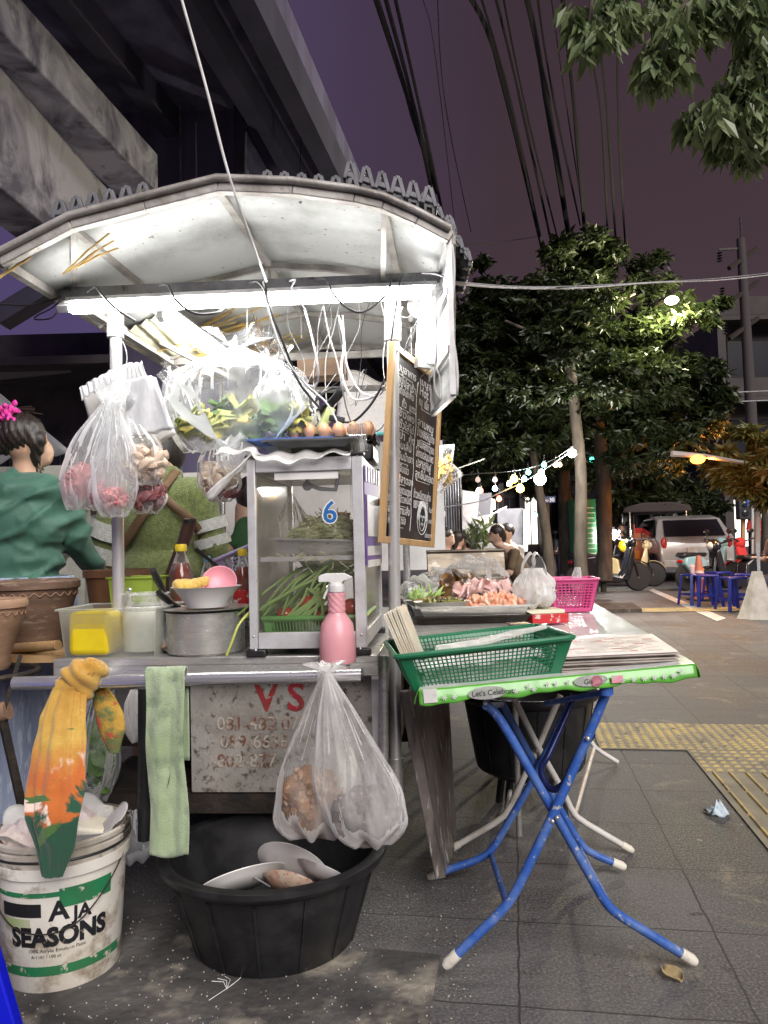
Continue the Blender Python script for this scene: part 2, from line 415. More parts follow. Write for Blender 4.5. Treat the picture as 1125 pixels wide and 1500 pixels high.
# ------------------------------------------------------------------ ground
TA = rad(9.6)
TD, TX = V((math.sin(TA), math.cos(TA), 0)), V((math.cos(TA), -math.sin(TA), 0))
def gz(y): return 0 if y < 6 else min(.21, .0105 * (y - 6))
def slabs():
    m, t, o = nt_new('paving'); p = N(t, 'BsdfPrincipled'); vec = coord(t)
    mp = N(t, 'Mapping'); mp.inputs['Rotation'].default_value = (0, 0, TA); mp.inputs['Location'].default_value = (.02, .17, 0)
    t.links.new(vec, mp.inputs[0])
    b = N(t, 'TexBrick', offset=0, offset_frequency=1, squash=1)
    for k_, v_ in (('Scale', 1), ('Mortar Size', .0035), ('Mortar Smooth', .3), ('Brick Width', .56), ('Row Height', .43), ('Bias', 0)): b.inputs[k_].default_value = v_
    b.inputs['Color1'].default_value = (.085, .081, .08, 1); b.inputs['Color2'].default_value = (.125, .121, .118, 1); b.inputs['Mortar'].default_value = (.05, .047, .046, 1)
    nq = N(t, 'TexNoise'); nq.inputs['Scale'].default_value = 9; nq.inputs['Detail'].default_value = 5; t.links.new(vec, nq.inputs['Vector']); vq = N(t, 'VectorMath', operation='MULTIPLY_ADD'); vq.inputs[1].default_value = (.016, .016, 0); t.links.new(nq.outputs['Color'], vq.inputs[0]); t.links.new(mp.outputs[0], vq.inputs[2]); t.links.new(vq.outputs[0], b.inputs['Vector'])
    f1, _ = noise_fac(t, vec, 1.1, .42, .64, 8, .65, .6); c = mixc(t, f1, b.outputs[0], (.034, .032, .032), 'MIX')
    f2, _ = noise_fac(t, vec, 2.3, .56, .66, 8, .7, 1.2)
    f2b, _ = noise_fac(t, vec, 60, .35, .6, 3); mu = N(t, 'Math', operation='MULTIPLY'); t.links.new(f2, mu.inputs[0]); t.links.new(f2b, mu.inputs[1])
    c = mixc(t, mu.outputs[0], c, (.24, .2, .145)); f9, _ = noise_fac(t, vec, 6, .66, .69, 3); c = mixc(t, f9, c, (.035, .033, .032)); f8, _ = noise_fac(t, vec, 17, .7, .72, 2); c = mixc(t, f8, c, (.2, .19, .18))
    f3, _ = noise_fac(t, vec, 130, .45, .8, 3); c = mixc(t, f3, c, (.25, .24, .23))
    ms = N(t, 'MapRange'); ms.inputs['To Max'].default_value = .85; t.links.new(b.outputs['Fac'], ms.inputs['Value'])
    c = mixc(t, ms.outputs[0], c, (.04, .037, .036))
    # hairline cracks
    vo = N(t, 'TexVoronoi', feature='DISTANCE_TO_EDGE'); vo.inputs['Scale'].default_value = .8
    nn = N(t, 'TexNoise'); nn.inputs['Scale'].default_value = 5; nn.inputs['Detail'].default_value = 6; t.links.new(vec, nn.inputs['Vector'])
    va = N(t, 'VectorMath', operation='MULTIPLY_ADD'); va.inputs[1].default_value = (.35, .35, .35); t.links.new(nn.outputs['Color'], va.inputs[0]); t.links.new(vec, va.inputs[2])
    t.links.new(va.outputs[0], vo.inputs['Vector'])
    r = N(t, 'MapRange'); r.inputs['From Max'].default_value = .004; r.inputs['To Min'].default_value = .35; r.inputs['To Max'].default_value = 0
    t.links.new(vo.outputs['Distance'], r.inputs['Value']); c = mixc(t, r.outputs[0], c, (.02, .018, .017))
    t.links.new(c, p.inputs['Base Color'])
    r2 = N(t, 'MapRange'); r2.inputs['To Min'].default_value = .8; r2.inputs['To Max'].default_value = .66; t.links.new(f1, r2.inputs['Value']); t.links.new(r2.outputs[0], p.inputs['Roughness'])
    nb = N(t, 'TexNoise'); nb.inputs['Scale'].default_value = 55; nb.inputs['Detail'].default_value = 6; t.links.new(vec, nb.inputs['Vector'])
    sb = N(t, 'Math', operation='MULTIPLY_ADD'); sb.inputs[1].default_value = -1.2; t.links.new(b.outputs['Fac'], sb.inputs[0]); t.links.new(nb.outputs['Fac'], sb.inputs[2])
    bp = N(t, 'Bump'); bp.inputs['Strength'].default_value = .5; bp.inputs['Distance'].default_value = .006
    t.links.new(sb.outputs[0], bp.inputs['Height']); t.links.new(bp.outputs[0], p.inputs['Normal'])
    t.links.new(p.outputs[0], o.inputs[0]); return m
mb = MB(); ys = [-8, -2, 0, 1, 2, 3, 4, 5, 6, 8, 10, 14, 18, 22, 26, 40, 80, 200]; xs = [-160, -40, -10, -3, 0, 3, 10, 40, 160]
mb.add([(x, y, gz(y)) for y in ys for x in xs], [(j * 9 + i, j * 9 + i + 1, j * 9 + i + 10, j * 9 + i + 9) for j in range(len(ys) - 1) for i in range(8)])
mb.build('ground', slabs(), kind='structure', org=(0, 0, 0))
# old concrete patch of the kerb side, lower left
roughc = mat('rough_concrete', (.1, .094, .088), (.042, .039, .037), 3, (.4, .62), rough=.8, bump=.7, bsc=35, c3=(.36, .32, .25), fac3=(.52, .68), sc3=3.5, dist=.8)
mb = MB()
o0 = on(640, 1430); poly = [o0 - TX * 3 - TD * 2.5, o0 - TD * 2.5, o0 + TD * .1, o0 + TD * .12 - TX * .35, o0 + TD * .36 - TX * .55, o0 + TD * .3 - TX * .9, o0 + TD * .5 - TX * 1.3, o0 + TD * .6 - TX * 3]
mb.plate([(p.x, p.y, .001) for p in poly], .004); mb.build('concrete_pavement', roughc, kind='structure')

yel = mat('tactile_yellow', (.52, .39, .13), (.34, .28, .15), 3, (.4, .6), rough=.7, bump=.3, c3=(.14, .12, .1), fac3=(.56, .68), sc3=12)
tb = mat('tactile_bed', (.26, .23, .17), (.15, .14, .11), 3, (.4, .65), rough=.75, bump=.3)
to = V((1.52, 3.77, 0)); TM = frame(to, TX, TD)
def tactile(name, x0, x1, y0, y1, studs, M=TM, z=.004):
    mb = MB(); mb.box(((x0 + x1) / 2, (y0 + y1) / 2, z / 2 + z), (x1 - x0, y1 - y0, z)); 
    nx, ny = round((x1 - x0) / .3), round((y1 - y0) / .3)
    mb.cur = 1; top = z * 2
    if studs:
        sx_, sy_ = (x1 - x0) / (nx * 6), (y1 - y0) / (ny * 6)
        for i in range(nx * 6):
            for j in range(ny * 6): 
                x, y = x0 + (i + .5) * sx_, y0 + (j + .5) * sy_
                mb.add([(x - .017, y - .014, top), (x + .017, y - .014, top), (x + .017, y + .014, top), (x - .017, y + .014, top), (x - .011, y - .009, top + .005), (x + .011, y - .009, top + .005), (x + .011, y + .009, top + .005), (x - .011, y + .009, top + .005)], [(0, 1, 5, 4), (1, 2, 6, 5), (2, 3, 7, 6), (3, 0, 4, 7), (4, 5, 6, 7)])
    else:
        for j in range(ny):
            ya, yb = y0 + j * .3 + .012, y0 + (j + 1) * .3 - .012
            for i in range(nx * 4):
                x = x0 + (i + .5) * (x1 - x0) / (nx * 4)
                mb.tube([(x, ya, top), (x, yb, top)], .009, 6)
    mb.v = [tuple(M @ V(p)) for p in mb.v]
    mb.build(name, [tb, yel], kind='structure')
tactile('tactile_paving', 0, .6, -3.0, 0, False)
tactile('tactile_paving', .0, .6, .004, .4, True)
tactile('tactile_paving', -.45, 2.25, .404, 1.0, True)
tactile('tactile_paving', .604, 2.25, .004, .4, False)
M2 = frame(on(845, 898, gz(11.5)), TX, TD); tactile('tactile_paving', 0, 6, 0, .6, True, M2)
# road on the far right with kerb line
asph = mat('asphalt', (.07, .068, .068), (.1, .098, .095), 3, rough=.7, bump=.4, bsc=60, c3=(.2, .19, .18), fac3=(.6, .75), sc3=9)
linew = mat('road_paint', (.6, .6, .57), (.4, .4, .38), 6, rough=.6)
mb = MB(); A = at(880, 862, 17); A.z = .16
mb.plate([(-.5, 30, .222), (60, 30, .222), (60, 120, .222), (-.5, 120, .222)], .004)
mb.build('road', asph, kind='structure')
mb = MB(); a = on(950, 862, .14); b = on(1050, 905, .09); dv = (b - a)
mb.plate([(a.x, a.y, gz(a.y) + .004), (b.x, b.y, gz(b.y) + .004), (b.x + .25, b.y + .3, gz(b.y) + .006), (a.x + .2, a.y + .3, gz(a.y) + .008)], .004); mb.build('road_line', linew, kind='structure')

# ------------------------------------------------------------------ footbridge overhead, its column and the dark shop wall
br = thing('footbridge', 'dark concrete footbridge overhead on a thick square column above the stall', 'footbridge', (-1.6, 7.4, 0))
def tbx(mb, x0, x1, y0, y1, z0, z1, o=V((-.37, 7.9, 0))):
    M = frame(o, TX, TD); mb.box(((x0 + x1) / 2, (y0 + y1) / 2, (z0 + z1) / 2), (x1 - x0, y1 - y0, z1 - z0), M)
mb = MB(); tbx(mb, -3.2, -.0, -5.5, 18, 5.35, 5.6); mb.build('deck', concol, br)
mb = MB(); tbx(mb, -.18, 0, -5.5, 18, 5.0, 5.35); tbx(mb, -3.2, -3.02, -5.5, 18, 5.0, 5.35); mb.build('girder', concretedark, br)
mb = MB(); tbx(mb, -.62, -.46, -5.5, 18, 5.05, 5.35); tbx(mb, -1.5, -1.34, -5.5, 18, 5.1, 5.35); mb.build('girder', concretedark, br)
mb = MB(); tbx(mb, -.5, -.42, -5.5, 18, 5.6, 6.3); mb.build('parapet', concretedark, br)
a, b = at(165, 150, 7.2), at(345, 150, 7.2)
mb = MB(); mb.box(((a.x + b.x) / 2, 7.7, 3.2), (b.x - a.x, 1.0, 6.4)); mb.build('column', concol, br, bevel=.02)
mb = MB()
for px, y0, y1, rr in ((346, -40, 158, .03), (352, -30, 150, .02), (262, -40, 285, .008), (285, -40, 285, .006)): mb.tube([at(px, y0, 7.12), at(px + 3, y1, 7.12)], rr, 8)
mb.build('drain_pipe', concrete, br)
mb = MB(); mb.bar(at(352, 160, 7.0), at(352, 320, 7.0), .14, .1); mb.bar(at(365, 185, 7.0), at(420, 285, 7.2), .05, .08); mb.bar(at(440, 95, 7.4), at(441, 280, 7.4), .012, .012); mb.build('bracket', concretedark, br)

# lit concrete beams of the stair at the upper left
st = thing('stair_beam', 'stained pale concrete beam jutting in at the upper left corner', 'concrete beam', (-1.9, 4.5, 0))
def slabpoly(pts, d, name, m, parent, bev=.01, **k):
    mb = MB(); pts = [V(p) for p in pts]; nn = V(d); q = [p + nn for p in pts]; kk = len(pts)
    mb.add(pts + q, [tuple(range(kk)), tuple(reversed(range(kk, 2 * kk)))] + [(i, kk + i, kk + (i + 1) % kk, (i + 1) % kk) for i in range(kk)]); return mb.build(name, m, parent, bevel=bev, **k)
def beam(pa, pb, z0, z1, wd, name, m, parent, ext=2.0):
    a, b = on(pa[0], pa[1], z0), on(pb[0], pb[1], z0)
    d = (b - a).normalized(); a = a - d * ext; n2 = V((-d.y, d.x, 0)) * wd
    slabpoly([a, b, (b.x, b.y, z1), (a.x, a.y, z1)], n2, name, m, parent)
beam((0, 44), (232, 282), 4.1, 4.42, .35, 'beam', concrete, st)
mb = MB(); 
sg = thing('stair_girder', 'broad stained concrete slab below the beam at upper left', 'concrete slab', (-2.6, 5.5, 0))
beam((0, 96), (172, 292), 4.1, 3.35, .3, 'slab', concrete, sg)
# third piece lower left, diagonal strut
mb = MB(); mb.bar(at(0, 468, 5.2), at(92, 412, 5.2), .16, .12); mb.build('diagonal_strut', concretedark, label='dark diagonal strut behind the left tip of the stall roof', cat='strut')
# dark shopfront behind the stall
sh = thing('shop_front', 'dark shuttered shopfront under the bridge behind the stall on the left', 'shopfront', (-4, 7.6, 0))
dk = mat('dark_wall', (.11, .095, .1), (.05, .045, .055), 2, rough=.8, bump=.2)
mb = MB(); mb.box((-4.4, 8.6, 1.8), (5.6, .2, 3.6)); mb.build('wall', dk, sh)
mb = MB(); mb.box((-4.3, 7.9, 3.0), (5.4, 1.2, .08)); mb.build('awning', dk, sh)
mb = MB()
for i in range(40): mb.box((-7 + i * .14, 8.47, 2.1), (.1, .03, .5))
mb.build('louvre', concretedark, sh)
mb = MB(); mb.box((-4.4, 8.1, 2.0), (5.4, .3, .06)); mb.build('signboard', mat('sign_grey', (.16, .15, .16), rough=.5), sh)
mb = MB(); mb.box((-3.9, 8.46, .9), (.9, .06, 1.7)); mb.box((-2.9, 8.46, .9), (.9, .06, 1.7)); mb.build('shutter', mat('shutter_brown', (.09, .075, .07), (.05, .04, .04), 5, rough=.6), sh)
tb_ = thing('tube_light', 'long unlit strip lamp on the dark shopfront behind the woman', 'strip lamp', at(0, 545, 7.6))
mb = MB(); mb.bar(at(-60, 557, 7.6), at(105, 540, 7.6), .05, .07); mb.build('housing', mat('housing_grey', (.3, .28, .28), rough=.5), tb_)
# grey tarpaulin umbrella + cracked wall behind the woman
ta = mat('tarpaulin', (.11, .11, .115), (.16, .16, .165), 5, rough=.6, bump=.2)
mb = MB(); tip = at(-20, 560, 4.6)
mb.grid(lambda u, v: tip + (at(-120 + 236 * u, 700 - 40 * u, 4.2) - tip) * v + V((0, .25 * v * (.5 - u), -.12 * math.sin(v * PI) * .0 + .03 * v * math.sin(u * 12))), 24, 10)
for q in []: pass
mb.build('market_umbrella', ta, solid=.006, label='grey tarpaulin canopy sloping down behind the woman in green', cat='canopy')
mb = MB(); a, b = at(-60, 1000, 5.0), at(122, 1000, 5.0)
mb.box(((a.x + b.x) / 2, 5.1, .85), (b.x - a.x, .12, 1.75)); mb.build('garden_wall', mat('cracked_wall', (.33, .33, .28), (.2, .2, .17), 4, rough=.85, bump=.6, c3=(.05, .05, .04), fac3=(.6, .66), sc3=12), label='cracked grey wall behind the woman in green', cat='wall')
# ------------------------------------------------------------------ the food cart
CA = rad(4.5); CO = on(548, 985, .79); CO.z = 0; CO = V((-.03, 2.36, 0))
CM_ = Matrix.Translation(CO) @ Matrix.Rotation(-CA, 4, 'Z')
def K(u, v, z): return CM_ @ V((u, v, z))
cart = thing('food_cart', 'steel street food cart under an arched white roof lit by tube lamps', 'food cart', CO, -CA)
mb = MB(); mb.box((-.515, .88, .80), (1.03, 1.76, .028), CM_); mb.box((-.515, .012, .772), (1.03, .024, .045), CM_); mb.box((-.012, .88, .765), (.024, 1.74, .06), CM_)
mb.build('worktop', steel, cart, bevel=.003)
mb = MB(); mb.box((-.315, .09, .565), (.6, .02, .38), CM_); pan = mb.build('front_panel', rustwhite, cart)
red = mat('sign_red', (.35, .02, .03), (.2, .03, .03), 12, rough=.5, c3=(.35, .3, .25), fac3=(.6, .66), sc3=50)
stencil = mat('stencil_paint', (.17, .07, .04), (.42, .37, .31), 30, (.44, .56), rough=.6)
X = frame(K(-.405, .0775, .632), K(1, 0, 0) - K(0, 0, 0), (0, 0, 1))
mb = MB(); mb.text('V', .125, X, bold=.02); mb.text('S', .125, frame(K(-.3, .0775, .632), K(1, 0, 0) - K(0, 0, 0), (0, 0, 1)), bold=.02); mb.build('lettering', red, pan)
mb = MB()
for s, u, z, sz in (('081-482 077', -.53, .572, .058), ('089-6636', -.52, .515, .058), ('-802-877', -.55, .455, .058)):
    mb.text(s, sz, frame(K(u, .0775, z), K(1, 0, 0) - K(0, 0, 0), (0, 0, 1)), bold=.004)
mb.build('lettering', stencil, pan)
mb = MB(); mb.box((-.015, .09, .56), (.03, .03, .44), CM_); mb.build('corner_post', alu, cart)
mb = MB(); mb.box((-.5, .1, .34), (1.0, .05, .06), CM_); mb.box((-.5, .5, .34), (1.0, .05, .06), CM_); mb.box((-.5, .3, .37), (.98, .36, .01), CM_); mb.build('lower_frame', blackmetal, cart)
mb = MB(); mb.box((-.5, 1.7, .45), (1.0, .03, .66), CM_); mb.box((-.03, .95, .5), (.02, 1.6, .56), CM_); mb.build('body_panel', blackmetal, cart)
mb = MB(); mb.box((-.5, .8, .5), (.96, 1.2, .02), CM_); mb.build('inner_shelf', blackmetal, cart)
for u in (-.92, -.08):
    p = K(u, 1.2, .22); Mx = Matrix.Translation(p) @ Matrix.Rotation(-CA, 4, 'Z') @ Matrix.Rotation(PI / 2, 4, 'Y')
    mb = MB(); mb.lathe([(.16, -.03), (.22, -.03), (.23, 0), (.22, .03), (.16, .03)], n=32, M=Mx); wh = mb.build('wheel', black, cart)
    mb = MB(); mb.lathe([(.02, -.035), (.17, -.02), (.17, .02), (.02, .035)], n=24, M=Mx); mb.build('rim', steel, wh)
# push rail
a, b = at(20, 1001, 2.15), at(531, 989, 2.13)
mb = MB(); mb.tube([a, a.lerp(b, .5), b], .0185, 20); mb.cur = 1
mb.tube([b - V((.004, 0, 0)), b + V((.003, 0, 0))], .0195, 20); mb.cur = 0
for k in (.12, .93): p = a.lerp(b, k); mb.tube([p, p + V((.016, .25, -.03))], .012, 10)
rail = mb.build('push_rail', [chrome, black], cart)
mb = MB(); mb.tube([at(212, 1008, 2.3), at(212, 1230, 2.3)], .02, 12); mb.build('leg', black, cart)
# roof posts
poststeel = mat('post_steel', (.72, .71, .7), (.5, .49, .47), 6, (.4, .7), rough=.28, metal=.55, stretch=(4, 4, .5), c3=(.3, .25, .2), fac3=(.64, .75), sc3=30)
postm = mat('post_paint', (.55, .55, .53), (.35, .34, .32), 8, rough=.4, metal=.4, rvar=.1)
for (px, y0, y1, Y, sw) in ((172, 440, 900, 2.55, 1), (578, 425, 1215, 2.5, 1)):
    a, b = at(px - 3, y0, Y), at(px + 2, y1, Y)
    mb = MB(); mb.tube([a, b], .0195, 20); po = mb.build('post', poststeel, cart)
    c = at(px - 3, 495 if px < 300 else 500, Y); mb = MB(); mb.tube([a, c], .0275, 20); mb.build('sleeve', postm, po)
    if px > 300: mb = MB(); mb.tube([at(579, 1110, Y), at(580, 1195, Y)], .026, 16); mb.build('sleeve', steel, po)
mb = MB(); mb.tube([at(563, 960, 2.42), at(561, 1190, 2.42)], .016, 16); mb.build('brace', steel, cart)
for px, Y in ((322, 4.05), (588, 4.0)):
    mb = MB(); mb.tube([at(px, 545, Y), on(px, 1080, .1) * 0 + V((at(px, 545, Y).x, Y, .1))], .018, 12); mb.build('post', chrome, cart)
# roof: arched profile extruded along the cart
RV = V((math.sin(rad(5.2)), math.cos(rad(5.2)), 0))
prof_px = [(4, 386), (108, 332), (215, 304), (322, 277), (430, 281), (520, 293), (562, 303), (612, 325), (661, 351)]
Y0 = 2.2; prof = [at(x, y, Y0) for x, y in prof_px]; LEN = 1.8
mb = MB(); n = len(prof)
def roofpt(i, s): return prof[i] + RV * s
segs = 18
for k in range(segs + 1):
    s = LEN * k / segs; sag = .012 * math.sin(PI * ((s % .6) / .6))
    for i in range(n): 
        p = roofpt(i, s) + V((0, 0, .012 - sag * (1 if 0 < i < n - 1 else 0) * (1 if i % 3 else 0)))
        mb.v.append(tuple(p))
for k in range(segs):
    for i in range(n - 1): a = k * n + i; mb.f.append((a, a + 1, a + n + 1, a + n)); mb.mi.append(0)
mb.build('roof_panel', roofpaint, cart, solid=.006, smooth=12)
mb = MB()
for i in range(n - 1): mb.bar(roofpt(i, -.01) + V((0, 0, .0)), roofpt(i + 1, -.01), .03, .034)
mb.tube([roofpt(i, -.03) + V((0, 0, .02)) for i in range(n)], .012, 8)
mb.build('roof_edge', roofedge, cart, bevel=.003)
for s in (.6, 1.2, 1.78):
    mb = MB()
    ctr = roofpt(3, s)
    for i in range(n - 1): mb.bar(roofpt(i, s) - V((0, 0, .01)), roofpt(i + 1, s) - V((0, 0, .01)), .018, .022)
    mb.build('roof_rib', roofedge, cart)
mb = MB()
for i in (1, 3, 6): mb.bar(roofpt(i, 0) - V((0, 0, .008)), roofpt(i, LEN) - V((0, 0, .008)), .022, .014)
for i in (0, 8): mb.bar(roofpt(i, 0), roofpt(i, LEN), .026, .026)
mb.build('roof_purlin', roofedge, cart)
# cross beams on the posts
ba, bb = at(88, 432, 2.5), at(660, 408, 2.47)
mb = MB(); mb.bar(ba, bb, .03, .038); mb.build('cross_beam', mat('beam_grey', (.2, .2, .21), (.1, .1, .1), 10, rough=.5, metal=.3, c3=(.05, .05, .05), fac3=(.6, .65), sc3=20), cart)
mb = MB()
for s in (.95, 1.7):
    q = RV * s; mb.bar(ba + q, bb + q, .02, .03)
mb.bar(ba + V((.02, 0, 0)), ba + V((.02, 0, 0)) + RV * 1.5, .025, .03); mb.bar(bb - V((.12, 0, 0)), bb - V((.12, 0, 0)) + RV * 1.5, .025, .03)
# diagonal stays as in the photo: from ridge down to the beam
for s in (.6, 1.2): mb.tube([roofpt(3, s), roofpt(3, s) - V((0, 0, .12))], .006, 6)
mb.bar(roofpt(1, 0), ba + RV * .1 + V((.0, 0, 0)), .018, .018); mb.bar(roofpt(6, 0), bb - V((.22, 0, 0)), .016, .016)
mb.bar(at(232, 500, 3.2), at(352, 560, 3.3), .02, .02)
mb.build('roof_stay', roofedge, cart)
# side flap hanging on the right
mb = MB(); fx = prof[-1]; FV = V((-.028, 1, 0)).normalized() * .5
mb.grid(lambda u, v: fx + FV * u + V((-.012 * u + .006 * math.sin(v * 9 + u * 4), 0, -.455 * v + .03 * u * v)), 20, 16)
mb.build('side_flap', roofpaint, cart, solid=.008)
mb = MB(); q = [fx, fx + V((0, 0, -.455)), fx + FV + V((-.012, 0, -.425)), fx + FV]
for i in range(4): mb.bar(q[i] - V((.008, 0, 0)), q[(i + 1) % 4] - V((.008, 0, 0)), .016, .016)
for v in (.33, .7): mb.bar(fx + V((-.014, 0, -.455 * v)), fx + FV + V((-.026, 0, -.43 * v)), .012, .02)
mb.build('flap_frame', alu, cart)
# straw-like yellowed strips of torn insulation under the left side
straw = mat('straw', (.55, .38, .1), (.35, .2, .06), 20, rough=.6)
mb = MB(); r2 = random.Random(3)
for k in range(46):
    s = r2.uniform(1.0, 1.72); i0 = r2.uniform(.1, 1.6)
    p = roofpt(0, s).lerp(roofpt(1, s), min(1, i0)) if i0 < 1 else roofpt(1, s).lerp(roofpt(2, s), i0 - 1)
    d = V((1, r2.uniform(-.5, .3), .33)).normalized() * r2.uniform(.08, .3)
    p = p - V((0, 0, r2.uniform(.012, .03))); mb.bar(p, p + d, .006, .004)
for k in range(5):
    a = at(92 + 8 * k, 402 - 4 * k, 2.24 + .02 * k); b = at(165 + 6 * k, 338 + 12 * (k % 3), 2.3 + .05 * k); mb.tube([a, a.lerp(b, .5) + V((0, 0, .006)), b], .0028, 5)
mb.tube([at(-10, 412, 2.2), at(45, 376, 2.22)], .004, 6)
mb.build('lining_straw', straw, cart)
lin = mat('torn_lining', (.36, .35, .26), (.2, .17, .09), 8, (.4, .6), rough=.8, bump=.5, c3=(.5, .36, .12), fac3=(.56, .66), sc3=18, stretch=(1, .4, 1))
mb = MB(); mb.grid(lambda u, v: (roofpt(0, .75 + v * 1.02).lerp(roofpt(1, .75 + v * 1.02), u * .98 + .01)) - V((0, 0, .012 + .006 * math.sin(u * 30 + v * 11))), 26, 14); mb.build('torn_lining', lin, cart)

# side shelf of steel to the right
fl, fr = on(586, 932, .815), on(752, 928, .815)
mb = MB(); P = [(fl.x, fl.y, .795), (fr.x, fr.y, .795), (fr.x + .12, fr.y + 1.25, .795), (fl.x + .08, fl.y + 1.25, .795)]
mb.plate(P, .02); mb.bar((fl.x, fl.y, .79), (fr.x, fr.y, .79), .02, .05); mb.build('side_shelf', steel, cart, bevel=.004)
for q in ((fr.x + .03, fr.y + .2), (fr.x + .1, fr.y + 1.1)): mb = MB(); mb.tube([(q[0], q[1], .02), (q[0], q[1], .79)], .012, 10); mb.build('shelf_leg', steel, cart)

# ------------------------------------------------------------------ tube lamps
tube_m = emit('tube_glow', (1, .985, .96), TUBE)
hous = mat('lamp_housing', (.6, .6, .6), (.4, .4, .4), 8, rough=.4)
def tube_lamp(label, a, b, r=.016, w=.05, side=V((0, -.028, -.012)), sh=True):
    th = thing('tube_lamp', label, 'tube lamp', a.lerp(b, .5), group='tube lamps of the stall')
    mb = MB(); mb.bar(a - side * .25, b - side * .25, w, .03); mb.bar(a - side * .12 - V((0, 0, .004)), b - side * .12 - V((0, 0, .004)), w * 1.9, .006) if sh else None; mb.build('housing', hous, th, bevel=.003)
    d = (b - a).normalized()
    mb = MB(); mb.tube([a + side + d * .03, b + side - d * .03], r, 14); mb.build('tube', tube_m, th)
    for p, s in ((a, 1), (b, -1)):
        mb = MB(); mb.bar(p - side * .2 + d * s * .005, p + side * 1.5 + d * s * .005, .022, .035, up=d); mb.build('end_cap', hous, th)
tube_lamp('long bright tube lamp under the front beam of the roof', at(98, 446, 2.45), at(640, 422, 2.43), .0215, .045, V((0, -.03, -.02)))
tube_lamp('tube lamp running back under the left of the roof', at(236, 452, 2.8), at(334, 522, 3.55), .02, .05, V((.0, -.01, -.03)))
tube_lamp('upright tube lamp beside the right roof flap', at(634, 440, 2.62), at(628, 535, 2.62), .018, .05, V((-.03, -.02, 0)), False)
# ------------------------------------------------------------------ helpers for goods
def lumps(mb, c, r, n, size, seed=1, flatz=1, el=1.3, shell=0, top=False):
    q = random.Random(seed)
    for i in range(n):
        d = V((q.gauss(0, 1), q.gauss(0, 1), q.gauss(0, 1))).normalized() * (q.random() ** (.35 if not shell else .08))
        if top: d.z = abs(d.z)
        s = size * q.uniform(.6, 1.25)
        mb.ell(V(c) + V((d.x * r[0], d.y * r[1], d.z * r[2])), (s * el, s, s * flatz), 8, rot=eul(q.uniform(0, 6), q.uniform(0, 6), q.uniform(0, 6)), jit=.35, seed=i)
    return mb
def strands(mb, c, r, n, ln, th, seed=1, top=False, curl=1.0, flat=.5):
    q = random.Random(seed)
    for i in range(n):
        a, b = q.uniform(0, 2 * PI), q.random() ** .5
        x, y = math.cos(a) * b, math.sin(a) * b; z = (1 - b * b) * q.uniform(.2 if not top else .75, 1)
        p = V(c) + V((x * r[0], y * r[1], z * r[2])); d = V((q.gauss(0, 1), q.gauss(0, 1), q.gauss(0, flat) * .4)).normalized(); pts = [p]
        for k in range(4):
            d = (d + V((q.gauss(0, .5), q.gauss(0, .5), q.gauss(0, .3) * flat)) * curl * .6).normalized()
            p = p + d * ln / 4; pts.append(p)
        mb.tube(pts, th, 4, caps=False)
    return mb
def bag_mesh(mb, top, bot, w, d, neck=.12, seed=1, k=9, amp=.10, full=.62, corners=.5, ruffle=.06, nu=72, nv=30, tilt=0):
    """thin bag gathered at the top and heavy at the bottom"""
    top, bot = V(top), V(bot); H = (bot - top).length
    q = random.Random(seed); ph = [q.uniform(0, 6.3) for _ in range(6)]
    def fn(u, v):
        th = 2 * PI * u
        # v 0..1 top to bottom
        if v < full: g = neck + (1 - neck) * math.sin((v / full) * PI / 2) ** 1.15
        else: g = 1 - .55 * ((v - full) / (1 - full)) ** 2.2
        g *= 1 + .04 * math.sin(v * 13 + ph[5])
        fold = amp * (1 - .6 * v) * (math.sin(k * th + ph[0] + 2 * v) * .6 + math.sin((k * 2 + 1) * th + ph[1] - 3 * v) * .4)
        lump = .09 * v * math.sin(2 * th + ph[2] + v * 5) + .06 * v * math.sin(3 * th + ph[3])
        rr = g * (1 + fold * (1.6 if v < .5 else 1) + lump)
        ce = math.cos(th); se = math.sin(th)
        ex = corners * max(0, v - .8) * (abs(ce) ** 6)
        c = top.lerp(bot, v)
        return c + V((ce * w / 2 * (rr + ex), se * d / 2 * rr, .012 * math.sin(5 * th + ph[4]) * v * (w / .2)))
    mb.grid(fn, nu, nv, cu=True)
    # closing bottom
    b0 = len(mb.v); base = b0 - nu * nv
    mb.v.append(tuple(bot + V((0, 0, -.02 * H)))); 
    for i in range(nu): mb.f.append((base + i * nv + nv - 1, base + ((i + 1) % nu) * nv + nv - 1, b0)); mb.mi.append(0)
    if ruffle:
        mb.grid(lambda u, v: top + V((math.cos(2 * PI * u) * w / 2 * (neck + .35 * v * (1 + .5 * math.sin(5 * 2 * PI * u + ph[0]))), math.sin(2 * PI * u) * d / 2 * (neck + .3 * v * (1 + .5 * math.sin(4 * 2 * PI * u + ph[1]))), ruffle * v * (1 + .35 * math.sin(3 * 2 * PI * u + ph[2])))), 40, 6, cu=True)
def bag(name, label, top, bot, w, d, m=None, group=None, cat='plastic bag', fill=None, **k):
    t = thing(name, label, cat, bot, group=group); mb = MB(); bag_mesh(mb, top, bot, w, d, **k); mb.build('film', m or bagfilm, t)
    if fill:
        for nm, mm, fn in fill: b = MB(); fn(b); b.build(nm, mm, t)
    return t
def sheet(fn, nu, nv, name, m, parent=None, th=.0015, **k):
    mb = MB(); mb.grid(fn, nu, nv); return mb.build(name, m, parent, solid=th, smooth=80, **k)

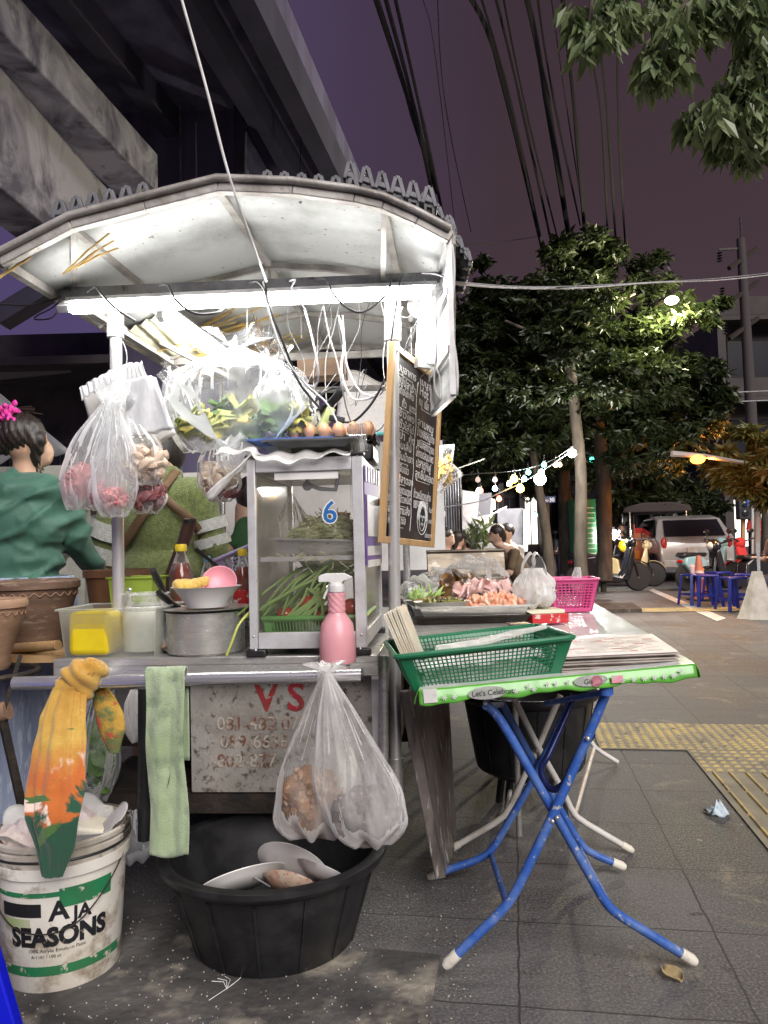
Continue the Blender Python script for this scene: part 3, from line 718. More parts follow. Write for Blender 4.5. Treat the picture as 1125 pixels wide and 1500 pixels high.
# ------------------------------------------------------------------ glass display case (local frame of the cart)
cx0, cx1 = at(367, 957, 2.42), at(537, 952, 2.42)
DC = Matrix.Translation(V((cx0.x + .004, 2.385, .816))) @ Matrix.Rotation(-CA, 4, 'Z')
W_, D_, H_ = .364, .6, .588
case = thing('display_case', 'aluminium framed glass case with a blue number 6 on its door', 'display case', (cx0.x + .004, 2.385, .816), -CA)
mb = MB(); f = .026
mb.box((f / 2, f / 2, H_ / 2 + .02), (f, f, H_), DC); mb.box((W_ - f / 2 - .004, f / 2, H_ / 2 + .02), (f + .008, f, H_), DC)
mb.box((f / 2, D_ - f / 2, H_ / 2 + .02), (f, f, H_), DC); mb.box((W_ - f / 2, D_ - f / 2, H_ / 2 + .02), (f, f, H_), DC)
for y in (f / 2, D_ - f / 2):
    mb.box((W_ / 2 - .004, y, .045), (W_ - 2 * f - .01, f - .004, .05), DC); mb.box((W_ / 2 - .004, y, H_ - .0), (W_ - 2 * f - .01, f - .004, .042), DC)
for x in (f / 2, W_ - f / 2): mb.box((x, D_ / 2, .045), (f - .004, D_ - 2 * f, .05), DC); mb.box((x, D_ / 2, H_), (f - .004, D_ - 2 * f, .042), DC)
mb.build('frame', alu, case, bevel=.002)
mb = MB(); mb.box((W_ / 2, D_ / 2, H_ + .016), (W_ - .01, D_ - .01, .006), DC); mb.build('top_glass', glass, case)
for nm, c, s in (('door_glass', (W_ / 2 - .004, f / 2 + .002, .32), (W_ - 2 * f, .004, .52)), ('side_glass', (W_ - f / 2, D_ / 2, .32), (.004, D_ - 2 * f, .52)), ('side_glass', (f / 2, D_ / 2, .32), (.004, D_ - 2 * f, .52))):
    mb = MB(); mb.box(c, s, DC); gl = mb.build(nm, glass, case)
    if nm == 'door_glass': dg_ = gl
mb = MB(); mb.box((.186, -.001 + f / 2, .555), (.2, .003, .026), DC); mb.build('paper_strip', mat('paper', (.75, .73, .7), rough=.6), dg_)
blue = mat('number_blue', (.02, .13, .38), rough=.4)
mb = MB(); mb.text('6', .098, DC @ frame((.232, f / 2 - .0015, .405), (1, 0, 0), (0, 0, 1)), bold=.04); mb.build('number_outline', mat('white_paint', (.8, .8, .8), rough=.4), dg_)
mb = MB(); mb.text('6', .096, DC @ frame((.2335, f / 2 - .0022, .406), (1, 0, 0), (0, 0, 1)), bold=.012); mb.build('number', blue, dg_)
for x in (.02, W_ - .02):
    for y, z, d in ((.012, H_ + .028, (.05, .036, .012)), (D_ - .02, H_ + .028, (.05, .036, .012)), (.012, .008, (.062, .034, .022)), (D_ - .02, .008, (.06, .03, .022))): mb = MB(); mb.box((x, y, z), d, DC); mb.build('corner_cap', black, case, bevel=.004)
mb = MB()
for x, z in ((.013, .6), (.013, .05), (W_ - .016, .6), (W_ - .016, .05), (.02, .008), (W_ - .02, .008)): mb.ell((DC @ V((x, -.006 if z < .02 else -.0005, z + .01))), (.004, .002, .004), 8)
mb.build('screw', chrome, case)
mb = MB(); mb.box((W_ / 2, D_ / 2, .02), (W_ - .04, D_ - .04, .004), DC); mb.build('floor_plate', alu, case)
mb = MB(); mb.box((W_ / 2, D_ / 2 + .03, .295), (W_ - 2 * f, D_ - .12, .006), DC, rot=None); mb.box((W_ / 2, .06, .295), (W_ - 2 * f, .012, .014), DC); mb.build('shelf', alu, case)
# steel tray of shredded papaya
def traybox(mb, c, w, d, h, M, th=.003, lip=.012, taper=.015):
    x, y, z = c
    a = [(x - w / 2 + taper, y - d / 2 + taper), (x + w / 2 - taper, y - d / 2 + taper), (x + w / 2 - taper, y + d / 2 - taper), (x - w / 2 + taper, y + d / 2 - taper)]
    b = [(x - w / 2, y - d / 2), (x + w / 2, y - d / 2), (x + w / 2, y + d / 2), (x - w / 2, y + d / 2)]
    l = [(x - w / 2 - lip, y - d / 2 - lip), (x + w / 2 + lip, y - d / 2 - lip), (x + w / 2 + lip, y + d / 2 + lip), (x - w / 2 - lip, y + d / 2 + lip)]
    vs = [(p[0], p[1], z) for p in a] + [(p[0], p[1], z + h) for p in b] + [(p[0], p[1], z + h + .001) for p in l] + [(p[0], p[1], z + h - .005) for p in l]
    fs = [(0, 1, 2, 3)]
    for k in range(3):
        for i in range(4): j = (i + 1) % 4; fs.append((k * 4 + i, k * 4 + j, k * 4 + 4 + j, k * 4 + 4 + i))
    mb.add(vs, fs, M)
t = thing('steel_tray', 'steel tray heaped with pale shredded papaya on the shelf inside the glass case', 'tray', DC @ V((.19, .28, .3)), -CA)
mb = MB(); traybox(mb, (.187, .2, .303), .28, .26, .05, DC @ Matrix.Rotation(rad(3), 4, 'Y') @ Matrix.Translation((0, 0, .012))); mb.build('pan', steel, t, solid=.003, bevel=.004)
pap = mat('papaya', (.85, .85, .6), (.72, .78, .42), 20, rough=.45, tl=.35)
mb = MB(); strands(mb, DC @ V((.215, .22, .335)), (.125, .12, .105), 520, .055, .0024, 3, top=True); mb.ell(DC @ V((.22, .23, .335)), (.12, .115, .095), 16, jit=.2); strands(mb, DC @ V((.2, .09, .292)), (.13, .03, .01), 60, .06, .0018, 8)
mb.build('shredded_papaya', pap, t)
car_ = mat('carrot', (.62, .2, .05), (.5, .15, .04), 18, rough=.5)
mb = MB(); mb.tube([DC @ V((.15, .42, .41)), DC @ V((.2, .42, .43)), DC @ V((.27, .42, .43))], [.02, .03, .022], 14); mb.build('carrot', car_, label='orange carrot lying behind the papaya in the glass case', cat='carrot')
# grey scraper hanging inside
mb = MB(); mb.tube([DC @ V((.18, .06, .56)), DC @ V((.18, .06, .53)), DC @ V((.22, .06, .515)), DC @ V((.27, .06, .51)), DC @ V((.28, .06, .56))], .007, 8); mb.ell(DC @ V((.18, .06, .525)), (.016, .008, .016), 12)
mb.build('door_latch', mat('latch_grey', (.25, .26, .28), rough=.5), case)
# green baskets at the bottom
def basket(name, label, M, w, d, h, m, nx, ny, nz, flare=.02, band=.012, th=.0025, rim=.008, cat='basket', nzb=None, bw=.0028, holes='grid'):
    t = thing(name, label, cat, M @ V((0, 0, 0)), M.to_euler().z)
    mb = MB()
    def P(u, v, s):  # side s, u along, v up
        k = 1 + flare * 2 * v
        c = {0: ((u - .5) * w * 1, -d / 2), 1: (w / 2, (u - .5) * d), 2: ((.5 - u) * w, d / 2), 3: (-w / 2, (.5 - u) * d)}[s]
        return V((c[0] * (1 + flare / w * v * 2 * .35 * 3), c[1] * (1 + flare / d * v * 2 * .35 * 3), v * h))
    for s, n_ in ((0, nx), (1, ny), (2, nx), (3, ny)):
        for i in range(n_ + 1): u = i / n_; mb.bar(M @ P(u, .03, s), M @ P(u, 1, s), bw, bw)
        for j in range(nz + 1): v = .1 + .78 * j / nz; mb.bar(M @ P(0, v, s), M @ P(1, v, s), bw, bw)
        for v0, v1 in ((0, .1), (.88, 1)):
            a, b, c, e = P(0, v0, s), P(1, v0, s), P(1, v1, s), P(0, v1, s)
            mb.plate([M @ a, M @ b, M @ c, M @ e], th)
        for u0, u1 in ((0, .07 if s in (0, 2) else .05), (.93 if s in (0, 2) else .95, 1)):
            mb.plate([M @ P(u0, .1, s), M @ P(u1, .1, s), M @ P(u1, .88, s), M @ P(u0, .88, s)], th)
    mb.build('body', m, t)
    mb = MB()
    for i in range(nx // 2): x = (-.5 + (i + .5) / (nx // 2)) * w; mb.bar(M @ V((x, -d / 2, .003)), M @ V((x, d / 2, .003)), .006, .003)
    for i in range(ny // 2): y = (-.5 + (i + .5) / (ny // 2)) * d; mb.bar(M @ V((-w / 2, y, .0035)), M @ V((w / 2, y, .0035)), .006, .003)
    mb.build('bottom_grille', m, t)
    mb = MB(); cs = [P(0, 1, 0), P(1, 1, 0), P(0, 1, 2), P(1, 1, 2)]; ring = []
    for i, c in enumerate(cs):
        for a in (-.5, 0, .5):
            ang = [-3 * PI / 4, -PI / 4, PI / 4, 3 * PI / 4][i] + a * PI / 2
            ring.append(V((c.x - math.copysign(.012, c.x) + math.cos(ang) * .018, c.y - math.copysign(.012, c.y) + math.sin(ang) * .018, h)))
    mb.tube([M @ p for p in ring], rim, 8, closed=True); 
    mb.build('rim', m, t); return t
lime = mat('lime_plastic', (.2, .5, .12), (.16, .42, .1), 8, rough=.35, tl=.2)
basket('green_basket', 'light green slotted basket of tomatoes and beans inside the glass case', DC @ Matrix.Translation((.19, .22, .026)), .29, .34, .085, lime, 30, 24, 2, flare=.01)
tom = mat('tomato', (.5, .03, .015), (.42, .08, .02), 6, rough=.2, coat=.4)
for i, (x, y, z, r) in enumerate([(.17, .1, .15, .034), (.26, .12, .13, .03), (.31, .085, .135, .036), (.09, .12, .115, .03), (.21, .09, .105, .03), (.14, .2, .12, .032)]):
    p = DC @ V((x, y, z)); mb = MB(); mb.ell(p, (r, r, r * .86), 20); mb.build('tomato', tom, label=['ripe red tomato half covered by long beans in the case', 'red tomato between the others behind the spray head', 'large glossy red tomato at the right corner of the case basket', 'orange-red tomato at the left end of the case basket', 'red tomato low in the middle of the case basket', 'red tomato hidden deeper under the beans in the case'][i], cat='tomato')
bean = mat('bean_green', (.26, .42, .12), (.4, .52, .2), 10, rough=.4)
q = random.Random(5)
for i in range(46):
    a = q.uniform(-.1, .07); x0 = q.uniform(.02, .16); y = q.uniform(.05, .2); z = .12 + .06 * q.random()
    p0 = V((x0 + a, y, .105 + q.uniform(0, .02))); p3 = V((.22 + q.uniform(0, .11), y + q.uniform(.0, .2), z + .1 + q.uniform(0, .05)))
    mid = p0.lerp(p3, .5) + V((q.uniform(-.03, .03), q.uniform(-.03, .0), q.uniform(.01, .05)))
    if i > 30: p0 = V((.1 + .13 * q.random(), .045, .105)); p3 = V((.16 + .15 * q.random(), .08, .2)); mid = p0.lerp(p3, .5) + V((.02, -.005, .01))
    mb = MB(); mb.tube([DC @ p for p in spline([p0, mid, p3], 6)], .0042, 6)
    mb.build('long_bean', bean, label='long green yard bean in the heap inside the glass case', cat='bean', group='long beans in the glass case')
mb = MB(); mb.tube([DC @ V((.1, .33, .16)), DC @ V((.19, .33, .2))], .03, 16); mb.build('white_roll', whiteplastic, label='white roll lying behind the beans in the glass case', cat='roll')
t = bag('plastic_bag', 'crumpled clear bag pressed against the left glass inside the case', DC @ V((.08, .3, .52)), DC @ V((.09, .3, .32)), .1, .1, bagfilm, ruffle=0)
t = bag('plastic_bag', 'cloudy bag lying low at the left inside the glass case', DC @ V((.08, .4, .26)), DC @ V((.1, .4, .05)), .14, .12, bagmilk, ruffle=0)
# flyer hanging on the right side of the case (its square code left out)
purp = mat('flyer_purple', (.09, .03, .22), (.12, .05, .3), 6, rough=.4)
t = thing('flyer', 'purple and white payment flyer taped to the right side of the glass case', 'flyer', DC @ V((W_ + .01, .1, .33)), -CA)
FM = DC @ frame((W_ + .004, .02, .285), (.02, 1, 0), (0, 0, 1)); FM = DC @ frame((W_ + .003, .0, .275), (.12, 1, .0), (.0, 0, 1))
mb = MB(); mb.box((.12, .15, 0), (.24, .31, .002), FM); mb.build('card', purp, t)
mb = MB(); mb.box((.11, .15, .0025), (.16, .13, .001), FM); mb.box((.12, .04, .0025), (.2, .03, .001), FM); mb.box((.12, .0, .0025), (.2, .022, .001), FM)
for k in range(6): mb.box((.025 + k * .038, .28, .0025), (.016, .05, .001), FM)
mb.build('white_fields', whiteplastic, t)
mb = MB(); mb.ell(FM @ V((.215, .2, .003)), (.012, .012, .012), 10); mb.build('orange_dot', car_, t)

# ------------------------------------------------------------------ on top of the case
zt = .828 + H_ + .036
t = thing('plastic_tray', 'blue plastic tray lying on top of the glass case', 'tray', DC @ V((.16, .12, zt - .828)), -CA)
mb = MB(); traybox(mb, (.13, .2, H_ + .07), .25, .3, .018, DC, taper=.02); mb.build('tray', mat('tray_blue', (.1, .2, .55), rough=.35), t, solid=.003)
t = thing('metal_tray', 'grey tray tilted on its edge in front of the eggs', 'tray', DC @ V((.22, .02, zt - .828)), -CA)
mb = MB(); traybox(mb, (.2, .09, H_ + .058), .27, .17, .02, DC, taper=.03); mb.build('tray', mat('tray_grey', (.2, .21, .22), rough=.35, metal=.5), t, solid=.003)
t = thing('egg_tray', 'egg tray of brown eggs on top of the glass case', 'egg tray', DC @ V((.25, .3, H_ + .05)), -CA)
mb = MB(); mb.grid(lambda u, v: DC @ V((.09 + .3 * u, .2 + .18 * v, H_ + .104 + .012 * math.cos(u * 12 * PI) * math.cos(v * 8 * PI))), 60, 30); mb.build('tray', black, t, solid=.002)
mb = MB(); mb.box((.24, .3, H_ + .055), (.28, .2, .06), DC); mb.build('base_tray', black, t, bevel=.01)
egg = mat('egg', (.55, .3, .17), (.48, .24, .13), 25, rough=.5)
for r in range(2):
    for i in range(6):
        p = DC @ V((.115 + .05 * i, .2 + .06 * r, H_ + .132)); mb = MB(); mb.lathe([(0, -.026), (.014, -.021), (.0215, -.006), (.0215, .006), (.015, .022), (0, .03)], p, 18, fx=1, fy=1)
        mb.build('egg', egg, label='brown egg sitting in the egg tray on the glass case', cat='egg', group='eggs on the glass case')
t = thing('fork_bundle', 'forks with tines up at the right front of the case top', 'cutlery', DC @ V((.35, .06, H_ + .04)), -CA)
for i in range(6):
    x = .325 + i * .009; mb = MB(); y = .03 + .006 * (i % 2)
    mb.bar(DC @ V((x, y + .05, H_ + .045)), DC @ V((x, y, H_ + .09)), .008, .002)
    for j in range(3): mb.bar(DC @ V((x + (j - 1) * .003, y, H_ + .09)), DC @ V((x + (j - 1) * .003 + .002, y - .004, H_ + .125)), .0014, .0014)
    mb.build('fork', chrome, t)
# crumpled plastic sheet hanging over the left front of the case top
def fs(u, v):
    x = -.1 + .43 * u; yy = .05 - .07 * v; z = H_ + .045 - .03 * v - .012 * math.sin(u * 9 + v * 3) * v + .006 * math.sin(u * 31)
    return DC @ V((x, yy - .01, z + (.02 * (1 - u) if u < .3 else 0)))
sheet(fs, 40, 12, 'plastic_sheet', bagmilk, label='folded milky plastic sheet laid along the front edge of the case top', cat='plastic sheet')
a = at(300, 735, 2.3); b = at(372, 672, 2.38)
sheet(lambda u, v: a.lerp(b, u) + V((.0, .03 * v, .02 * (1 - v) + .035 * u * v + .004 * math.sin(v * 9 + u * 6))) + V((.012 * v * (1 - u), 0, 0)), 14, 12, 'plastic_strip', bagmilk, label='rolled end of plastic sheeting sticking out left of the case', cat='plastic sheet')

# power strip and coiled cable
t = thing('power_strip', 'yellow-green power strip hanging by its cord above the eggs', 'power strip', at(470, 640, 2.6))
mb = MB(); mb.bar(at(484, 598, 2.62), at(466, 640, 2.6), .034, .03); mb.build('body', mat('strip_green', (.42, .48, .2), rough=.4), t, bevel=.003)
mb = MB(); mb.bar(at(482, 612, 2.58), at(505, 616, 2.58), .02, .02); mb.build('plug', darkcable, t, bevel=.003)
mb = MB(); pts = []
c = at(474, 585, 2.6)
for k in range(7):
    for j in range(16): th = 2 * PI * j / 16; pts.append(c + V((math.cos(th) * (.045 + .004 * k), .006 * k, math.sin(th) * (.02 + .002 * k))) .copy() + V((math.cos(th) * .0, 0, math.cos(th) * .035)))
mb.tube(pts, .003, 6); mb.build('coiled_cable', darkcable, label='black cable coiled in a loop above the power strip', cat='cable')

# ------------------------------------------------------------------ left of the case, on the worktop
ZT = .814
def vess(name, label, cat, c, prof, m, inner=.003, n=40, **k):
    """round open vessel: outer profile, then wall thickness inward"""
    t = thing(name, label, cat, c); p2 = list(prof) + [(max(0, r - inner), z) for r, z in reversed(prof)][:-1] + [(max(.0, prof[0][0] - inner), prof[0][1] + inner), (0, prof[0][1] + inner)]
    mb = MB(); mb.lathe([(0, prof[0][1])] + p2, c, n, **k); mb.build('body', m, t, smooth=35); return t
# steel pot with lid plate
pc = on(303, 962, ZT); pc = at(300, 955, 2.5); pc = V((pc.x, 2.52, ZT)); pr = L(60, 2.5)
t = vess('steel_pot', 'round stainless steel pot beside the glass case', 'pot', pc, [(pr * .86, 0), (pr * .93, .008), (pr * .94, .12), (pr * .96, .135)], steel)
mb = MB(); mb.lathe([(0, .137), (pr * .9, .138), (pr * 1.07, .144), (pr * 1.08, .147), (pr * .9, .143), (0, .142)], pc, 40); mb.build('lid', steel, t)
# bowl with yellow cloth and pink bowl
bc = V((at(305, 880, 2.5).x, 2.48, ZT + .15)); R_ = L(49, 2.5)
t = vess('melamine_bowl', 'white fluted bowl standing on the lid of the steel pot', 'bowl', bc, [(R_ * .55, 0), (R_ * .62, .012), (R_ * .92, .058), (R_ * 1.03, .066)], mat('melamine', (.88, .87, .84), rough=.3), .003)
ycl = mat('yellow_cloth', (.7, .5, .12), (.6, .38, .08), 18, rough=.85, bump=.6, bsc=90, sheen=.3)
bc += V((0, 0, .014))
fuse('folded_cloth', [('e', bc + V((-.06, -.01, .055)), (.05, .035, .022), eul(0, .2, .5)), ('e', bc + V((-.03, 0, .062)), (.045, .03, .018), eul(0, -.3, 0)), ('c', bc + V((-.08, -.02, .05)), .016, bc + V((.0, -.02, .065)), .014)], ycl, voxel=.006, disp=lambda p: .004 * noise.noise(p * 60), label='scrunched yellow cloth in the white bowl', cat='cloth')
pk = mat('pink_plastic', (.75, .32, .38), (.7, .28, .34), 8, rough=.4)
Mp = Matrix.Translation(bc + V((.042, .0, .062))) @ eul(rad(62), 0, rad(8)).to_4x4()
mb = MB(); mb.vessel([(.0, -.018), (.03, -.016), (.05, .0), (.056, .01), (.053, .01), (.047, .0), (.028, -.012), (0, -.014)], (0, 0, 0), 32, Mp); mb.build('pink_bowl', pk, label='small pink bowl tipped on edge in the white bowl', cat='bowl')
# bottles
ZB = ZT + .088; a, b = at(122, 900, 2.66), at(366, 900, 2.66)
mb = MB(); mb.box(((a.x + b.x) / 2, 2.88, ZT + .043), (b.x - a.x, .44, .084)); mb.build('low_box', steel, label='low steel box under the bottles at the back of the worktop', cat='steel box', bevel=.004)
def bottle(label, c, h, r, liq, cap, fillk=.55, lab=None):
    t = thing('sauce_bottle', label, 'bottle', c, group='sauce bottles')
    prof = [(r * .9, 0), (r, .01), (r, h * .5), (r * .98, h * .6), (r * .6, h * .78), (r * .4, h * .86), (r * .4, h * .92)]
    mb = MB(); mb.lathe(prof, c, 24); mb.build('bottle', bagclear, t)
    pf = [(r * .88, .004), (r * .97, .012), (r * .97, h * min(.6, fillk))] + ([(r * .62, h * .74)] if fillk > .6 else []); mb = MB(); mb.lathe(pf, c, 24); mb.build('sauce', liq, t)
    mb = MB(); mb.lathe([(r * .46, h * .9), (r * .5, h * .91), (r * .5, h * .97), (r * .42, h), (0, h)], c, 20); mb.build('cap', cap, t, smooth=30)
    if lab: mb = MB(); mb.vessel([(r * 1.01, h * lab[0]), (r * 1.01, h * lab[1])], c, 24); mb.build('label_band', lab[2], t)
amber = mat('fish_sauce', (.16, .022, .008), (.22, .04, .01), 5, rough=.08, coat=.6); ycap = mat('yellow_cap', (.85, .65, .03), rough=.4)
redl = mat('red_label', (.45, .02, .02), (.7, .7, .68), 30, (.55, .6), rough=.4)
p = at(266, 870, 2.85); bottle('sauce bottle with yellow cap, half full of dark red sauce behind the white bowl', V((p.x, 2.85, ZB)), .268, L(17.5, 2.85), amber, ycap, .62)
p = at(356, 870, 2.7); bottle('full sauce bottle with yellow cap and red label beside the case', V((p.x, 2.7, ZB)), .245, L(14.5, 2.62), amber, ycap, .78, (.2, .42, redl))
p = at(308, 870, 3.1); bottle('clear water bottle with pale blue cap behind the pot', V((p.x, 3.05, ZB)), .22, .03, bagclear, mat('cap_blue', (.15, .4, .6), rough=.4), .3)
p = at(330, 900, 2.9); t = vess('sauce_jar', 'clear jar with a red lid behind the white bowl', 'jar', V((p.x, 2.9, ZT)), [(.04, .088), (.042, .1), (.042, .18)], bagclear); mb = MB(); mb.lathe([(0, .18), (.044, .18), (.044, .205), (.0, .205)], (p.x, 2.9, ZT), 24); mb.build('lid', mat('lid_red', (.5, .02, .03), rough=.4), t)
# long food box with two tubs
tubm = film('tub_plastic', (.85, .87, .82), .08, .22, 6, (1, 1, 1), .3, .4, .7, .05)
a, b = at(84, 960, 2.42), at(224, 957, 2.42); bx = V(((a.x + b.x) / 2 + .01, 2.56, ZT))
bw = (b.x - a.x)
t = thing('food_box', 'long translucent plastic box holding two tubs at the left front of the worktop', 'plastic box', bx, -CA)
MB_ = Matrix.Translation(bx) @ Matrix.Rotation(-CA, 4, 'Z')
mb = MB(); traybox(mb, (0, 0, 0), bw + .02, .24, .155, MB_, taper=.014, lip=.008); mb.build('box', tubm, t, solid=.003, bevel=.008)
mb = MB(); mb.box((0, -.0, .157), (bw + .04, .255, .002), MB_); 
yell = mat('yellow_margarine', (.88, .7, .02), (.82, .62, .02), 12, rough=.35, subs=.1, tl=.2); pale = mat('pale_sugar', (.72, .73, .62), (.6, .62, .5), 14, rough=.5)
t = thing('tub', 'square tub of bright yellow sauce in the left half of the translucent box', 'tub', MB_ @ V((-.06, -.03, .01)), -CA)
mb = MB(); mb.box((-.065, -.03, .075), (.14, .17, .14), MB_); mb.build('yellow_sauce', yell, t, bevel=.02, bseg=3)
t = thing('tub', 'round ridged tub of pale sugar in the right half of the translucent box', 'tub', MB_ @ V((.08, -.02, .01)), -CA)
mb = MB(); mb.lathe([(.05, .008), (.068, .012), (.072, .13), (.072, .14)], MB_ @ V((.082, -.015, 0)), 36); mb.build('sugar', pale, t)
mb = MB(); mb.vessel([(.074, .13), (.076, .15), (.07, .155), (.068, .19), (.074, .195)], MB_ @ V((.082, -.0, 0)), 36); mb.build('jar_neck', bagclear, t, solid=.002)
mb = MB(); mb.bar(MB_ @ V((.01, -.02, .1)), MB_ @ V((.045, -.06, .205)), .012, .003); mb.ell(MB_ @ V((.048, -.064, .21)), (.01, .004, .006), 8); mb.build('spoon', chrome, label='steel spoon handle sticking out of the yellow sauce', cat='spoon')
# small bag of ground stuff between box and pot
g = at(238, 952, 2.5); t = bag('plastic_bag', 'small crumpled bag between the translucent box and the pot', V((g.x, 2.52, ZT + .13)), V((g.x, 2.52, ZT + .012)), .075, .06, bagfilm, ruffle=.02, fill=[('crumbs', claypale, lambda b: lumps(b, (g.x, 2.52, ZT + .025), (.03, .025, .016), 40, .007, 3))])
# wooden bucket, lime container, knives
c = at(178, 885, 2.95); c = V((c.x, 2.94, ZB)); t = vess('wooden_tub', 'brown wooden tub with a rope loop behind the food box', 'wooden tub', c, [(.105, 0), (.125, .15), (.135, .152), (.135, .178)], mat('tub_wood', (.2, .1, .045), (.12, .055, .03), 9, rough=.6, bump=.2, stretch=(1, 1, .2)), .01)
mb = MB(); mb.tube([c + V((.035 + .012 * math.cos(x), -.11, .185 + .022 * math.sin(x))) for x in [i * PI / 8 for i in range(-1, 10)]], .005, 8); mb.build('rope_loop', clay, t)
limeb = mat('lime_tub', (.45, .6, .1), (.4, .52, .08), 7, rough=.4, tl=.35)
c = at(205, 890, 2.78); c = V((c.x, 2.76, ZB - .01)); MM = Matrix.Translation(c) @ Matrix.Rotation(-.1, 4, 'Z'); t = thing('lime_container', 'lime green plastic container behind the food box', 'container', c)
mb = MB(); traybox(mb, (0, 0, 0), .16, .13, .165, MM, taper=.012, lip=.006); mb.build('body', limeb, t, solid=.003, bevel=.006)
mb = MB(); lumps(mb, c + V((0, 0, .1)), (.06, .045, .03), 30, .014, 4); mb.build('limes', limeb, t)
for i, (p0, p1, lab) in enumerate([((224, 835), (245, 878), 'black knife handle leaning over the pot, upper of two'), ((232, 868), (262, 892), 'black knife handle beside the pot, lower of two')]):
    t = thing('knife', lab, 'knife', at(*p1, 2.62)); mb = MB(); a, b = at(*p0, 2.5), at(*p1, 2.6); mb.tube([a, a.lerp(b, .3), a.lerp(b, .7), b], [.011, .013, .010, .012], 12); mb.build('handle', black, t)
    d = (b - a).normalized(); mb = MB(); mb.bar(b, b + d * .09, .03, .002); mb.build('blade', steel, t)
t = thing('pestle', 'long dark wooden pestle leaning behind the sauce bottle', 'pestle', at(232, 880, 3.0)); mb = MB(); a, b = at(279, 762, 2.95), at(243, 875, 3.0); mb.tube([a, a.lerp(b, .3), a.lerp(b, .8), b], [.026, .024, .032, .036], 18); mb.build('shaft', mat('pestle_wood', (.12, .06, .045), (.07, .035, .03), 12, rough=.45, stretch=(1, 1, .2)), t)
mb = MB(); a = at(279, 762, 2.95); mb.tube([a + V((-.002, 0, .003)), a + V((.0, 0, -.012))], .027, 18); mb.build('band', black, t)
mb = MB(); mb.bar(at(286, 803, 2.85), at(324, 835, 2.9), .018, .012); mb.build('ladle_handle', black, label='black ladle handle slanting behind the bottles', cat='ladle', bevel=.003)
# yellow stalk drooping over the pot
mb = MB(); mb.tube(spline([at(367, 895, 2.42), at(350, 915, 2.38), at(340, 940, 2.37), at(332, 960, 2.37)], 6), [.004] * 19, 6); mb.build('stalk', mat('stalk', (.5, .55, .12), rough=.5), label='yellow-green stalk drooping in front of the pot', cat='stalk')
# bowls/plates behind
p = at(300, 856, 3.0); t = vess('plastic_dish', 'yellowish dish behind the pink bowl', 'dish', V((p.x + .03, 2.95, ZT + .06)), [(.08, 0), (.1, .04), (.105, .045)], mat('dish_yellow', (.55, .5, .25), rough=.4))

# ------------------------------------------------------------------ clay mortars on their stand
def mortar(label, c, r, h, m, lip=.03):
    t = thing('clay_mortar', label, 'mortar', c)
    p = [(r * .55, 0), (r * .62, .012), (r * .6, .04), (r * .68, .07), (r * .9, h * .68), (r * .95, h * .78), (r * .97, h * .86), (r * 1.03, h * .88), (r * 1.03, h * .97), (r * .97, h)]
    mb = MB(); mb.lathe([(0, 0)] + p + [(r * .85, h * .97), (r * .75, h * .6), (r * .4, h * .25), (0, h * .22)], c, 56); mb.build('body', m, t, smooth=50)
    mb = MB()
    pts = [c + V((math.cos(a) * (r * (.955) + .002), math.sin(a) * (r * .955 + .002), h * .8 + .006 * math.sin(a * 26))) for a in [2 * PI * i / 260 for i in range(260)]]
    mb.tube(pts, .0022, 5, closed=True); mb.build('wavy_band', claypale, t); return t
c = at(45, 940, 2.75); mr_ = L(62, 2.75); mc = V((c.x, 2.78, .805)); mortar('large brown clay mortar with a wavy band in front of the woman', mc, mr_, .25, clay)
c = at(-28, 980, 2.4); mc2 = V((c.x, 2.42, .79)); mortar('smaller pale clay mortar cut by the left edge of the photo', mc2, L(58, 2.4), .22, claypale)
mb = MB(); mb.box((mc.x, mc.y + .0, .79), (.5, .3, .025)); mb.tube([at(10, 950, 2.72), at(85, 945, 2.6)], .017, 14); mb.build('wooden_board', woodpale, label='round-edged wooden board under the large clay mortar', cat='board')
t = thing('gas_pipe_clamp', 'black iron ring bracket holding the smaller mortar', 'iron stand', V((mc2.x, mc2.y, .4)))
mb = MB(); mb.tube([mc2 + V((math.cos(a) * .155, math.sin(a) * .155, -.01)) for a in [2 * PI * i / 32 for i in range(32)]], .009, 8, closed=True)
mb.build('ring', blackmetal, t)
t2 = [((34, 955), (8, 1040)), ((8, 1040), (34, 1180))]
mb = MB(); mb.bar(at(30, 960, 2.38), at(3, 1050, 2.36), .03, .012); mb.bar(at(3, 1050, 2.36), at(33, 1185, 2.4), .022, .022); mb.bar(at(33, 1185, 2.4), V((at(33, 1185, 2.4).x, 2.42, 0)), .02, .02); mb.build('leg', blackmetal, t)
mb = MB(); mb.tube([at(-6, 1045, 2.36), at(12, 1040, 2.36)], .03, 10); mb.build('wooden_block', claypale, t)
# ------------------------------------------------------------------ bags hanging from the left post
pinkm = mat('pink_contents', (.56, .2, .2), (.36, .1, .11), 40, rough=.5, c3=(.75, .55, .5), fac3=(.58, .66), sc3=60)
garl = mat('garlic', (.66, .54, .42), (.5, .36, .26), 22, rough=.5, c3=(.35, .2, .13), fac3=(.62, .7), sc3=80)
shal = mat('shallot', (.22, .07, .07), (.12, .04, .05), 25, rough=.45)
Yb = 2.42
def bagpx(name, label, top, bot, wpx, Y, dpt, **k):
    a, b = at(top[0], top[1], Y), at(bot[0], bot[1], Y); return bag(name, label, a, b, L(wpx, Y), dpt, **k)
bagpx('plastic_bag', 'largest bag of pink shrimp hanging left of the post', (158, 590), (118, 742), 88, 2.45, .13, seed=2, neck=.2, fill=[('pink_shrimp', pinkm, lambda b: lumps(b, at(119, 706, 2.45), (.055, .04, .052), 330, .0085, 3, el=2.2))])
